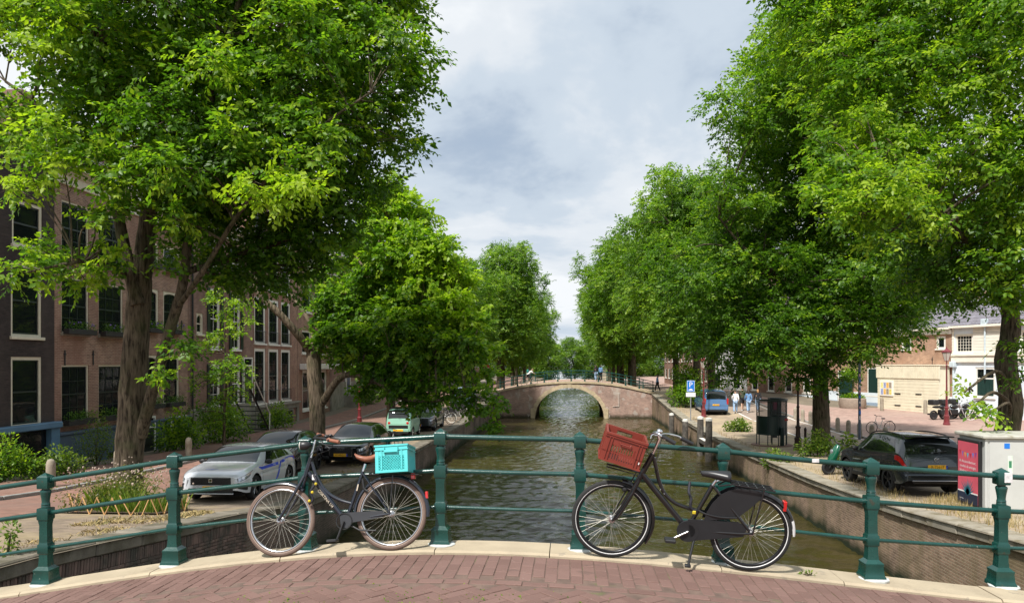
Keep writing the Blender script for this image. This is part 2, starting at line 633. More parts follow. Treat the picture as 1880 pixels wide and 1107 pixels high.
sheet('ground', [-400, -60, -18, XL + .1], ZL, -0.02, M_earth)
g2 = sheet('ground', [XR - .1, 18, 60, 400], ZR, -0.02, M_earth)
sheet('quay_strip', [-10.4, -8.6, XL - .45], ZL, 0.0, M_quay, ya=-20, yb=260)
sheet('road', [-14.4, -12.4, -10.4], ZL, 0.004, M_road, ya=-20, yb=260)
sheet('pavement', [-17.0, -14.55], ZL, 0.09, M_road, ya=-20, yb=260)
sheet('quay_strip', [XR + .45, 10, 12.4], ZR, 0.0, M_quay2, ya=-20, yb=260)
sheet('road', [12.4, 14, 15.7], ZR, 0.004, M_road2, ya=-20, yb=260)
TPZ = [(-60, 2.6), (6, 2.5), (12, 2.0), (25, 1.5), (41, 1.42), (52, 1.56), (62, 1.74), (72, 1.92), (82, 2.0), (100, 1.6), (260, 1.4)]
def ZP(x, y):
    k = max(0.0, min(1.0, (x - 16) / 6)); k = k * k * (3 - 2 * k)
    return lerp(ZR(y), interp(TPZ, y), k) + 0.05
_b = MB().grid([[(x, y, ZP(x, y)) for x in (15.7, 17, 18.5, 20, 22, 26, 34, 60)] for y in YS if -20 <= y <= 260])
_o = tag(_b.build('pavement', M_plaza, smooth=30), kind='structure')
if _o.data.polygons[0].normal.z < 0: _o.data.flip_normals()
for xk, zf in ((-14.48, ZL), (15.62, ZR)):
    k = tag(link('kerb', None), kind='structure')
    for y0 in range(6, 70, 2):
        b = MB(); z = zf(y0 + 1)
        b.cbox(-.075, .075, 0.006, 1.994, -.2, .10, .012)
        s = b.build('kerb_stone', M_kerb, k, loc=(xk, y0, zf(y0)))
        s.rotation_euler.x = math.atan2(zf(y0 + 2) - zf(y0), 2)
mk = MB()
for (x0, y0, x1, y1) in ((15.25, 12, 15.25, 66), (12.45, 38, 12.45, 56)):
    n = 30
    L = math.hypot(x1 - x0, y1 - y0); nx, ny = (y1 - y0) / L * .06, -(x1 - x0) / L * .06
    mk.grid([[(lerp(x0, x1, i / n) + s * nx, lerp(y0, y1, i / n) + s * ny, ZR(lerp(y0, y1, i / n)) + .009) for s in (-1, 1)] for i in range(n + 1)])
tag(mk.build('road_marking', M_line), kind='structure')

# ------------------------------------------------------------------ water
tw = NT('canal_water')
p_ = tw.pos()
nz = tw.noise(0.35, 4, p_)
tw.l(tw.ramp(nz, [(0.3, (0.031, 0.028, 0.009)), (0.7, (0.050, 0.041, 0.013))]), tw.b.inputs['Base Color'])
tw.b.inputs['Roughness'].default_value = 0.025
tw.b.inputs['IOR'].default_value = 1.33
v1 = tw.axes(p_, (0, 1, 2), (1.0, 2.1, 1))
h1 = tw.noise(1.7, 5, v1, 0.62)
n1 = tw.bump(h1, 0.5, 0.05)
h2 = tw.noise(5.5, 3, tw.axes(p_, (0, 1, 2), (1.0, 1.7, 1)), 0.5)
n2 = tw.bump(h2, 0.5, 0.03, n1)
tw.l(n2, tw.b.inputs['Normal'])
gw = np.random.default_rng(4)
wx = np.concatenate([[XL - .5], np.arange(XL, XR + .05, .10), [XR + .5]])
wy = [-20.0, 0.0, 6.0]
while wy[-1] < 150: wy.append(wy[-1] + max(.07, .0042 * wy[-1]))
wy = np.array(wy + [300])
GX, GY = np.meshgrid(wx, wy)
GZ = np.zeros_like(GX)
for k in range(80):                            # wind ripples: many short wave trains, mostly running along the canal
    lam = gw.uniform(.24, .60) if k % 3 else gw.uniform(.6, 1.5); an = gw.normal(math.pi / 2, .75); ph = gw.uniform(0, 6.28)
    env = .55 + .45 * np.sin(GX * gw.uniform(.15, .6) + GY * gw.uniform(.1, .4) + gw.uniform(0, 6.28))
    GZ += .0066 * lam ** .85 * env * np.sin((GX * math.cos(an) + GY * math.sin(an)) * 6.283 / lam + ph)
GZ *= np.where((GY > 6) & (GY < 150), 1, 0)
me = bpy.data.meshes.new('water')
nv = GX.size; nc = len(wx); nr = len(wy)
me.vertices.add(nv); me.vertices.foreach_set('co', np.stack([GX, GY, GZ], -1).astype(np.float32).ravel())
a_ = (np.arange(nr - 1)[:, None] * nc + np.arange(nc - 1)[None, :]).ravel()
lp = np.stack([a_, a_ + 1, a_ + nc + 1, a_ + nc], 1).astype(np.int32).ravel()
me.loops.add(len(lp)); me.loops.foreach_set('vertex_index', lp)
me.polygons.add(len(a_)); me.polygons.foreach_set('loop_start', np.arange(0, len(lp), 4, dtype=np.int32))
me.materials.append(tw.m); me.update(calc_edges=True)
me.polygons.foreach_set('use_smooth', [True] * len(a_))
wt = link('water', me)
tag(wt, kind='structure')

# ------------------------------------------------------------------ quay walls with coping stones and bricks
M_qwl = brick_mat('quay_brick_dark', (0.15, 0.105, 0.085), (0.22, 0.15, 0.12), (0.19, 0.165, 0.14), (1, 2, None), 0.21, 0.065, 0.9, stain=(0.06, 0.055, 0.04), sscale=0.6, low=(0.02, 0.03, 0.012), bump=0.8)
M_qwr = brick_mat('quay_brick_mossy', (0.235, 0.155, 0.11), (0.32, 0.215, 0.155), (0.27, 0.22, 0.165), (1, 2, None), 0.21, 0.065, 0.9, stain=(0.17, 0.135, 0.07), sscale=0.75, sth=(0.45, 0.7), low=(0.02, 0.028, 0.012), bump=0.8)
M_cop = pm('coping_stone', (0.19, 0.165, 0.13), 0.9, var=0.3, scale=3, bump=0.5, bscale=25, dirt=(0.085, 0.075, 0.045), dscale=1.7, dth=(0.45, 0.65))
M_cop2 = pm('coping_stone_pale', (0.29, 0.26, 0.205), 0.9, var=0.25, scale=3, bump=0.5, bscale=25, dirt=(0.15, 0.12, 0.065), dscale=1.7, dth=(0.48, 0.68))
M_brick1 = NT('loose_dark_brick')
_oi = M_brick1.n('ShaderNodeObjectInfo').outputs['Random']
_is = M_brick1.n('ShaderNodeNewGeometry').outputs['Random Per Island']
_ad = M_brick1.n('ShaderNodeMath', operation='ADD'); M_brick1.l(_oi, _ad.inputs[0]); M_brick1.l(_is, _ad.inputs[1])
_fr = M_brick1.n('ShaderNodeMath', operation='FRACT'); M_brick1.l(_ad.outputs[0], _fr.inputs[0])
_c = M_brick1.ramp(_fr.outputs[0], [(0, (0.11, 0.078, 0.066)), (0.5, (0.18, 0.118, 0.096)), (1, (0.25, 0.165, 0.135))])
_c = M_brick1.mix(M_brick1.ramp(M_brick1.noise(2.5, 6, M_brick1.pos()), [(0.42, (0, 0, 0)), (0.62, (1, 1, 1))]), _c, (0.075, 0.068, 0.055))
M_brick1.l(_c, M_brick1.b.inputs['Base Color']); M_brick1.b.inputs['Roughness'].default_value = 0.9
M_brick1.l(M_brick1.bump(M_brick1.noise(60, 4, M_brick1.pos()), 0.5, 0.01), M_brick1.b.inputs['Normal'])
M_mortar = pm('grey_mortar', (0.14, 0.12, 0.10), 0.95, var=0.2, scale=8, bump=0.3)


def quay(side):
    X, zf = (XL, ZL) if side < 0 else (XR, ZR)
    w = thing('quay_wall', 'dark brick canal wall with soldier course below the parked silver car' if side < 0 else 'mossy brown brick canal wall below the grey SUV', 'wall')
    ys = [-10] + [6 + i * 1.5 for i in range(0, 62)] + [110, 140, 200, 300]
    b = MB()
    # retaining wall body with a slab back so that it has depth
    b.grid([[(X, y, z) for z in (-1.5, zf(y) - .2)] + [(X + side * .9, y, zf(y) - .2)] for y in ys])
    o = b.build('wall', M_qwl if side < 0 else M_qwr, w)
    y = 6.95
    rr = random.Random(3 + side)
    while y < 110:
        L = rr.uniform(0.85, 1.35)
        b = MB()
        o1, o2 = rr.uniform(-.012, .012), rr.uniform(-.012, .012)
        yA, yB = y + .006, y + L - .006
        xa, xb = (X + .06 + o1, X - .52) if side < 0 else (X - .06 + o1, X + .52)
        x0, x1 = min(xa, xb), max(xa, xb)
        b.cbox(x0, x1, 0, yB - yA, -.21, .012 + o2, .022)
        s = b.build('coping_stone', M_cop if side < 0 else M_cop2, w, loc=(0, yA, zf(yA)))
        s.rotation_euler.x = math.atan2(zf(yB) - zf(yA), yB - yA)
        y += L
    return w


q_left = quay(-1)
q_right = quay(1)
# individual bricks on the near stretch of the dark wall
sold = MB().cbox(0, .035, -.026, .026, -.205, -.006, .006).mesh('brick', M_brick1.m)
strc = MB().cbox(0, .035, -.098, .098, -.027, .027, .006).mesh('brick', M_brick1.m)
spots = []
y = 7.4
while y < 15.5:
    spots.append((y, -.215, sold)); y += .0635
for row in range(13):
    y = 7.4 + (row % 2) * .105
    while y < 15.5:
        spots.append((y, -.455 - row * .0655, strc)); y += .2105


def seen_rank(y, dz):
    z = ZL(y) + dz
    t = y * math.cos(YAW) - XL * math.sin(YAW)
    py = 668 + (EYE - z) * FPX / t
    c = (math.cos(YAW) * XL + math.sin(YAW) * y)
    px = 940 + c * FPX / t
    kz = ZD(XL / y * 6.9)
    vis = px > -10 and py < 668 + (EYE - kz) * FPX / 6.9 + 12
    return (0 if vis else 1, y)


spots.sort(key=lambda s: seen_rank(s[0], s[1]))
rest = MB()
for i, (y, dz, me) in enumerate(spots):
    sl = math.atan2(ZL(y + .1) - ZL(y - .1), .2)
    j = random.uniform(-.004, .006)
    if me is sold: dz -= 0
    loc = Vector((XL + j - .012, y, ZL(y) + (dz if me is strc else -.215)))
    rt = Euler((sl + random.uniform(-.006, .006), 0, random.uniform(-.01, .01)))
    if i < 300:
        link('brick', me, q_left, loc, rt)
    elif seen_rank(y, dz)[0] == 0:
        k = rest.mark()
        rest.add([v.co[:] for v in me.vertices], [tuple(p.vertices) for p in me.polygons])
        rest.xf(Matrix.Translation(loc) @ rt.to_matrix().to_4x4(), k)
if rest.v:
    tag(rest.build('bricks', M_brick1.m, q_left), kind='stuff')

# ------------------------------------------------------------------ the bridge the camera stands on: paving bricks, kerb stones
YR = 6.76                                   # line of the railing
M_pave = NT('paving_brick')
t = M_pave
_oi = t.n('ShaderNodeObjectInfo').outputs['Random']
_is = t.n('ShaderNodeNewGeometry').outputs['Random Per Island']
_ad = t.n('ShaderNodeMath', operation='ADD'); t.l(_oi, _ad.inputs[0]); t.l(_is, _ad.inputs[1])
_fr = t.n('ShaderNodeMath', operation='FRACT'); t.l(_ad.outputs[0], _fr.inputs[0])
_c = t.ramp(_fr.outputs[0], [(0, (0.125, 0.067, 0.053)), (0.5, (0.158, 0.088, 0.071)), (1, (0.195, 0.112, 0.092))])
_c = t.mix(0.45, _c, t.ramp(t.noise(1.1, 6, t.pos()), [(0.3, (0.12, 0.068, 0.056)), (0.7, (0.205, 0.122, 0.102))]))
_c = t.mix(t.ramp(t.noise(24, 4, t.pos(), 0.7), [(0.55, (0, 0, 0)), (0.8, (.6, .6, .6))]), _c, (0.11, 0.068, 0.058))
t.l(_c, t.b.inputs['Base Color']); t.b.inputs['Roughness'].default_value = 0.78
t.l(t.bump(t.noise(110, 4, t.pos()), 0.35, 0.006), t.b.inputs['Normal'])
M_joint = pm('joint_sand', (0.135, 0.09, 0.07), 0.95, var=0.35, scale=9, bump=0.5, bscale=90, dirt=(0.10, 0.13, 0.03), dscale=2.3, dth=(0.60, 0.72))
specks(M_pave.m, 55, .70, (.33, .27, .22), .7); specks(M_pave.m, 3.2, .66, (.10, .065, .052), .5)
M_deckfar = brick_mat('deck_paving', (0.30, 0.165, 0.135), (0.37, 0.21, 0.17), (0.22, 0.16, 0.13), (0, 1, None), 0.2, 0.1, 0.85, bump=0.4)
M_sand = pm('sandstone_kerb', (0.38, 0.315, 0.22), 0.85, var=0.18, scale=2.5, bump=0.35, bscale=30, dirt=(0.27, 0.215, 0.15), dscale=2.6, dth=(0.55, 0.78))
specks(M_sand, 7, .66, (.22, .19, .15), .5); specks(M_sand, 45, .70, (.2, .17, .13), .6)

XD = [i * .25 for i in range(-34, 35)]
deck = MB().grid([[(x, y, ZD(x) - .006) for x in XD] for y in (4.0, 5.2, 6.53)]).build('pavement', M_joint, smooth=60)
if deck.data.polygons[0].normal.z < 0: deck.data.flip_normals()
tag(deck, kind='structure')
back = MB().grid([[(x, y, ZD(x) - .002) for x in XD] for y in (-14, 0, 3.995)]).build('road', M_deckfar, smooth=60)
if back.data.polygons[0].normal.z < 0: back.data.flip_normals()
tag(back, kind='structure')
body = MB()
for i in range(len(XD) - 1):
    x0, x1 = XD[i], XD[i + 1]
    body.add([(x0, 6.9, ZD(x0) - .22), (x1, 6.9, ZD(x1) - .22), (x1, 6.9, ZD(x1) - .75), (x0, 6.9, ZD(x0) - .75),
              (x0, -14, ZD(x0) - .22), (x1, -14, ZD(x1) - .22), (x1, -14, ZD(x1) - .75), (x0, -14, ZD(x0) - .75)],
             [(0, 3, 2, 1), (3, 7, 6, 2), (4, 5, 6, 7), (0, 1, 5, 4)])
tag(body.build('bridge_slab', M_qwl), kind='structure')

pave_mesh = [MB().cbox(-.0985 + .002 * k, .0985 - .002 * k, -.048, .048 - .002 * k, -.05, 0, .0035).mesh('paving_brick', M_pave.m) for k in range(3)]
half_mesh = MB().cbox(-.048, .048, -.048, .048, -.05, 0, .0035).mesh('paving_brick', M_pave.m)
bricks = []                                   # (x, y, rotz, mesh)
rr = random.Random(5)
xc = -5.9
while xc < 5.6:                               # border of headers running towards the kerb
    for r_ in range(-1, 4):
        y = 6.49 - .1 - r_ * .2005 - (.1 if int(round(xc / .101)) % 2 else 0)
        if y > 6.45:
            continue
        if y - .1 < 5.78 - .05:
            if y > 5.8: bricks.append((xc, y + .0, math.pi / 2, half_mesh))
            continue
        bricks.append((xc, y, math.pi / 2, rr.choice(pave_mesh)))
    if int(round(xc / .101)) % 2: bricks.append((xc, 6.44, 0, half_mesh))
    xc += .101
x = -5.9
while x < 5.6:                                # one stretcher course between border and herringbone
    bricks.append((x, 5.70, 0, rr.choice(pave_mesh))); x += .2015
c45 = math.cos(math.pi / 4)
for i in range(-95, 96):
    for j in range(-95, 96):
        m = (i - j) % 4
        if m == 0: cx, cy, ro = i + 1, j + .5, 0
        elif m == 3: cx, cy, ro = i + .5, j + 1, math.pi / 2
        else: continue
        X = (cx * c45 - cy * c45) * .101; Y = (cx * c45 + cy * c45) * .101 + 5.0
        if -5.9 < X < 5.6 and 4.05 < Y < 5.54:
            bricks.append((X, Y, ro + math.pi / 4, rr.choice(pave_mesh)))


def in_frame(x, y):
    t = y * math.cos(YAW) - x * math.sin(YAW)
    px = 940 + (math.cos(YAW) * x + math.sin(YAW) * y) * FPX / t
    py = 668 + (EYE - ZD(x)) * FPX / t
    return -15 < px < 1895 and py < 1118


bricks.sort(key=lambda q: (0 if in_frame(q[0], q[1]) else 1, q[1]))
rest = MB()
for i, (x, y, rz, me) in enumerate(bricks):
    loc = Vector((x, y, ZD(x) + rr.uniform(-.0035, .0025)))
    rt = Euler((rr.uniform(-.01, .01), -math.atan(SD(x)) + rr.uniform(-.012, .012), rz + rr.uniform(-.015, .015)), 'XYZ')
    M3 = Matrix.Rotation(-math.atan(SD(x)), 4, 'Y') @ Matrix.Rotation(rz + rr.uniform(-.012, .012), 4, 'Z') @ Matrix.Rotation(rr.uniform(-.012, .012), 4, 'X')
    if i < 300:
        o = link('paving_brick', me, deck); o.matrix_local = Matrix.Translation(loc) @ M3
    else:
        k = rest.mark()
        rest.add([v.co[:] for v in me.vertices], [tuple(p.vertices) for p in me.polygons])
        rest.xf(Matrix.Translation(loc) @ M3, k)
tag(rest.build('paving_bricks', M_pave.m, deck), kind='stuff')
kb = tag(link('kerb', None), kind='structure')
xk = -8.2
while xk < 8:
    L = rr.uniform(0.9, 1.5)
    b = MB()
    n = 6
    for i in range(n):
        pass
    e1, e2 = rr.uniform(-.008, .008), rr.uniform(-.012, .012)
    prof = [(6.505 + e2, -.2), (6.505 + e2, .012), (6.525 + e2, .03), (6.90, .03), (6.925, .01), (6.925, -.2)]
    rows = [[(xk + .004 + (L - .008) * i / n, p[0], ZD(xk + L * i / n) + p[1] + e1 * .5) for p in prof] for i in range(n + 1)]
    b.grid([r_ + [r_[0]] for r_ in rows])
    b.add(rows[0], [tuple(range(6))]); b.add(rows[-1], [tuple(reversed(range(6)))])
    b.build('kerb_stone', M_sand, kb, smooth=35)
    xk += L

# ------------------------------------------------------------------ railing of the near bridge
M_green = pm('bridge_green_paint', (0.0065, 0.050, 0.041), 0.26, var=0.22, scale=7, bump=0.10, bscale=55, spec=0.6, dirt=(0.010, 0.062, 0.05), dscale=9, dth=(0.6, 0.75))
specks(M_green, 26, .735, (.30, .31, .27)); specks(M_green, 9, .70, (.05, .03, .016), .55)
M_lead = pm('lead_pad', (0.52, 0.54, 0.52), 0.6, var=0.2, scale=12, bump=0.2)


def post_mesh():
    b = MB()
    q = math.sqrt(2)
    sq = lambda prof: b.lathe([(r_ * q, z) for r_, z in prof], 4, ang0=math.pi / 4)
    sq([(.118, .0), (.118, .028), (.108, .04), (.104, .052), (.096, .12), (.1, .128), (.1, .142), (.078, .158), (.060, .172)])
    sq([(.062, .165), (.055, .225), (.054, .285), (.066, .297), (.066, .375), (.054, .387), (.052, .40), (.050, .56), (.058, .60), (.058, .612)])
    sq([(.066, .612), (.069, .62), (.069, .715), (.066, .722)])
    b.lathe([(.05, .722), (.052, .74), (.047, .748), (.052, .757), (.047, .766), (.044, .78), (.05, .82), (.061, .865), (.063, .878), (.058, .89), (.044, .896), (.044, .915)], 16)
    sq([(.062, .908), (.067, .914), (.067, 1.016), (.062, 1.022), (.004, 1.056)])
    b.v = [(x * .78, y * .78, z) for x, y, z in b.v]
    return b.mesh('post', M_green, smooth=38)


PM = post_mesh()
pad_me = MB().lathe([(.125, -.01), (.127, .006), (.11, .012)], 10).mesh('foot_pad', M_lead, smooth=40)
rail_t = thing('bridge_railing', 'dark green cast iron railing along the near bridge behind the two bicycles', 'railing')
px_posts = [-200 + 0] * 0
pts = [(.1 + 1.271 * k, YR) for k in range(-6, 3)] + [(3.87, 7.02), (5.1, 7.45), (6.35, 7.95)]
for i, (x, y) in enumerate(pts):
    tilt = random.uniform(-.006, .006)
    p = link('post', PM, rail_t, (x, y, ZD(x) + .03), (random.uniform(-.008, .008), tilt, random.uniform(-.03, .03)))
    link('foot_pad', pad_me, rail_t, (x + .01, y - .03, ZD(x) + .032))
for i in range(len(pts) - 1):
    (xa, ya), (xb, yb) = pts[i], pts[i + 1]
    for h, r_ in ((.98, .0235), (.668, .0215), (.336, .017)):
        b = MB()
        A = Vector((xa, ya, ZD(xa) + .03 + h)); B = Vector((xb, yb, ZD(xb) + .03 + h))
        d = (B - A).normalized()
        b.tube([A + d * .03, A.lerp(B, .5) - Vector((0, 0, random.uniform(0, .006))), B - d * .03], r_, 12)
        for s_, P in ((1, A), (-1, B)):
            b.tube([P + d * s_ * .045, P + d * s_ * .07], r_ + .005, 12)
        b.build('rail', M_green, rail_t, smooth=50)
M_stick = pm('torn_white_sticker', (0.62, 0.60, 0.60), 0.6, var=0.25, scale=40, bump=0.3)
b = MB().cbox(-.028, .04, -.004, .004, -.045, .045, .002)
st = b.build('sticker', M_stick, rail_t, loc=(3.87 + .03, 7.02 - .056, ZD(3.87) + 1.005)); st['label'] = 'torn white sticker on the post'
b = MB().cbox(-.03, .03, -.003, .003, -.016, .016, .002)
st = b.build('sticker', M_stick, rail_t, loc=(2.16, YR - .025, ZD(2.16) + 1.01)); st['label'] = 'small round white sticker on the top rail'

# ------------------------------------------------------------------ the arched brick bridge across the canal
M_bb = brick_mat('bridge_brick', (0.30, 0.175, 0.145), (0.40, 0.245, 0.20), (0.36, 0.30, 0.25), (0, 2, None), 0.21, 0.065, 0.9, stain=(0.50, 0.44, 0.38), sscale=0.9, sth=(0.52, 0.68), low=(0.06, 0.05, 0.03), bump=0.5)
specks(M_bb, 1.5, .60, (.50, .45, .40), .55); specks(M_bb, 14, .66, (.48, .42, .36), .6)
M_ash = pm('bridge_sandstone', (0.50, 0.40, 0.26), 0.88, var=0.25, scale=2.0, bump=0.4, bscale=14, dirt=(0.32, 0.24, 0.15), dscale=1.5, dth=(0.55, 0.75))
br = thing('arch_bridge', 'low brick arch bridge with sandstone arch ring crossing the canal', 'bridge')
YB0, YB1 = 72.0, 82.0
TB = [(-10, 2.3), (-7.4, 2.50), (-4.65, 3.06), (-2.4, 3.38), (-.1, 3.52), (2.3, 3.44), (4.7, 3.2), (7.0, 2.78), (8.2, 2.42), (10, 2.3)]
_bc = np.polyfit([p[0] for p in TB], [p[1] for p in TB], 6)
ZB = lambda x: float(np.polyval(_bc, max(-9, min(9.2, x))))
AX, AA, AB = 0.02, 3.3, 2.86
arch = lambda x: AB * math.sqrt(max(0, 1 - ((x - AX) / AA) ** 2)) + .03 if abs(x - AX) < AA else -1.5
xs = sorted(set([-9, -8, -7, -6, -5, -4.2, -3.6, AX - AA - .001, AX + AA + .001, 3.7, 4.3, 5, 6, 7, 8, 9] + [AX - AA * math.cos(math.pi * i / 28) for i in range(1, 28)]))
b = MB()
for ff, yy in ((1, YB0), (-1, YB1)):
    b.grid([[(x, yy, arch(x)), (x, yy, ZB(x) - .12)] for x in xs])
b.grid([[(AX - AA * math.cos(math.pi * i / 28), yy, arch(AX - AA * math.cos(math.pi * i / 28)) if 0 < i < 28 else -1.5) for yy in (YB0, YB1)] for i in range(29)])
b.build('wall', M_bb, br)
b = MB().grid([[(x, yy, ZB(x) - .02) for yy in (YB0 + .3, YB1 - .3)] for x in [i * .5 for i in range(-18, 19)]])
o = b.build('deck', M_plaza, br)
if o.data.polygons[0].normal.z < 0: o.data.flip_normals()
nst = 27
for i in range(nst):
    a0, a1 = math.pi * (i + .02) / nst, math.pi * (i + .98) / nst
    th = .34 + (.05 if i % 2 else 0)
    q = []
    for a, k in ((a0, 0), (a1, 0), (a1, th), (a0, th)):
        q.append((AX - (AA + k) * math.cos(a), (AB + k) * math.sin(a) + .03))
    MB().prism(q, 'y', YB0 - .045, YB0 + .2).build('arch_stone', M_ash, br)
for s_ in (-1, 1):
    for j in range(2):
        MB().cbox(AX + s_ * 3.54 - .2, AX + s_ * 3.54 + .2, YB0 - .07, YB0 + .1, -.3 + j * .62, .3 + j * .62, .02).build('pier_stone', M_ash, br)
x = -9.0
while x < 9:
    L = 1.0
    b = MB()
    for yy0, yy1 in ((YB0 - .09, YB0 + .42),):
        b.prism([(0.004, ZB(x) - .17), (L - .004, ZB(x + L) - .17), (L - .004, ZB(x + L) + .03), (0.004, ZB(x) + .03)], 'y', yy0, yy1)
    b.build('coping_stone', M_ash, br, loc=(x, 0, 0))
    MB().prism([(0.004, ZB(x) - .17), (L - .004, ZB(x + L) - .17), (L - .004, ZB(x + L) + .03), (0.004, ZB(x) + .03)], 'y', YB1 - .42, YB1 + .09).build('coping_stone', M_ash, br, loc=(x, 0, 0))
    x += L
b = MB().tube([(4.75, YB0 - .03, 2.45), (4.75, YB0 - .03, 1.15), (4.15, YB0 - .03, 1.1)], .03, 6)
b.build('drain_pipe', pm('pale_pipe', (0.5, 0.45, 0.4), 0.6), br)
M_green2 = pm('weathered_green_paint', (0.0065, 0.050, 0.041), 0.7, var=0.2, spec=0.2)
for yy, lab in ((YB0 + .2, 'dark green railing along the near side of the arch bridge'), (YB1 - .2, 'dark green railing along the far side of the arch bridge')):
    rl = thing('bridge_railing', lab, 'railing')
    xs2 = [-7.6 + i * 1.3 for i in range(13)]
    for x in xs2:
        link('post', PM, rl, (x, yy, ZB(x) + .025))
    for h, r_ in ((.98, .03), (.668, .027), (.336, .024)):
        for i in range(12):
            MB().tube([(xs2[i], yy, ZB(xs2[i]) + .025 + h), (xs2[i + 1], yy, ZB(xs2[i + 1]) + .025 + h)], r_, 6).build('rail', M_green2, rl)

# ------------------------------------------------------------------ houses
XF = -18.5
M_cream = pm('cream_paint', (0.68, 0.63, 0.50), 0.5, var=0.1, scale=4, bump=0.08, dirt=(0.5, 0.45, 0.35), dscale=2.0, dth=(0.58, 0.8))
M_white = pm('white_paint', (0.78, 0.76, 0.70), 0.5, var=0.06, scale=3, bump=0.06, dirt=(0.62, 0.58, 0.5), dscale=1.4, dth=(0.6, 0.8))
M_sashd = pm('dark_green_sash_paint', (0.012, 0.022, 0.02), 0.35, var=0.2)
M_pane = glass_mat('window_glass', clear=0.7)
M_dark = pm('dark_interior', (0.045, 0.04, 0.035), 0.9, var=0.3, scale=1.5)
M_curt = pm('white_curtain', (0.62, 0.61, 0.58), 0.9, var=0.1, scale=3)
M_curty = pm('cream_curtain', (0.48, 0.42, 0.26), 0.9, var=0.15, scale=3)
M_rooft = brick_mat('dark_roof_tiles', (0.07, 0.06, 0.06), (0.11, 0.09, 0.085), (0.03, 0.03, 0.03), (1, 2, None), 0.22, 0.25, 0.7)
M_bdark = brick_mat('brick_black', (0.042, 0.033, 0.032), (0.063, 0.048, 0.045), (0.039, 0.035, 0.033), stain=(0.075, 0.060, 0.054), bump=0.4)
M_bbrown = brick_mat('brick_brown', (0.255, 0.149, 0.110), (0.338, 0.204, 0.155), (0.373, 0.310, 0.248), stain=(0.228, 0.117, 0.086), bump=0.5, msize=0.009)
M_bbrown2 = brick_mat('brick_brown_dark', (0.207, 0.117, 0.091), (0.276, 0.161, 0.127), (0.290, 0.241, 0.200), stain=(0.166, 0.090, 0.069), bump=0.5, msize=0.009)
M_bred = brick_mat('brick_red', (0.276, 0.149, 0.110), (0.359, 0.200, 0.152), (0.345, 0.276, 0.221), stain=(0.262, 0.124, 0.090), bump=0.5, msize=0.009)
M_bpurp = brick_mat('brick_purple', (0.235, 0.121, 0.103), (0.310, 0.166, 0.138), (0.304, 0.255, 0.221), stain=(0.179, 0.103, 0.090), bump=0.5, msize=0.009)
M_blue = pm('blue_plinth_paint', (0.10, 0.205, 0.32), 0.6, var=0.14, scale=2, bump=0.12, dirt=(0.075, 0.15, 0.235), dscale=1.0, dth=(0.45, 0.7))
M_slate = pm('slate_blue_plinth_paint', (0.075, 0.115, 0.165), 0.65, var=0.2, scale=2, bump=0.12, dirt=(0.05, 0.075, 0.105), dscale=1.0, dth=(0.45, 0.7))
M_stone = pm('grey_plinth_stone', (0.27, 0.25, 0.21), 0.85, var=0.25, scale=2.5, bump=0.25, dirt=(0.17, 0.15, 0.11), dscale=1.3, dth=(0.45, 0.7))
M_iron = pm('black_iron', (0.012, 0.013, 0.014), 0.45, var=0.2)
_cache = {}


def shared(key, fn):
    if key not in _cache:
        _cache[key] = fn()
    return _cache[key]


def ray_local(root, px, py):
    """where the ray of a photo point meets the facade plane of a house (its local x = 0)"""
    M = root.matrix_basis
    Mi = M.inverted()
    u = (px - 940) / FPX
    d = Vector((-math.sin(YAW) + u * math.cos(YAW), math.cos(YAW) + u * math.sin(YAW), -(py - 668) / FPX))
    o = Mi @ Vector((0, 0, EYE)); d = Mi.to_3x3() @ d
    t = -o.x / d.x
    p = o + d * t
    return p.y, p.z


def rect(root, px0, px1, pyt, pyb):
    y0, _ = ray_local(root, px0, pyt); y1, _ = ray_local(root, px1, pyt)
    pm_ = (px0 + px1) / 2
    _, zt = ray_local(root, pm_, pyt); _, zb = ray_local(root, pm_, pyb)
    return (y0, y1, zb, zt)


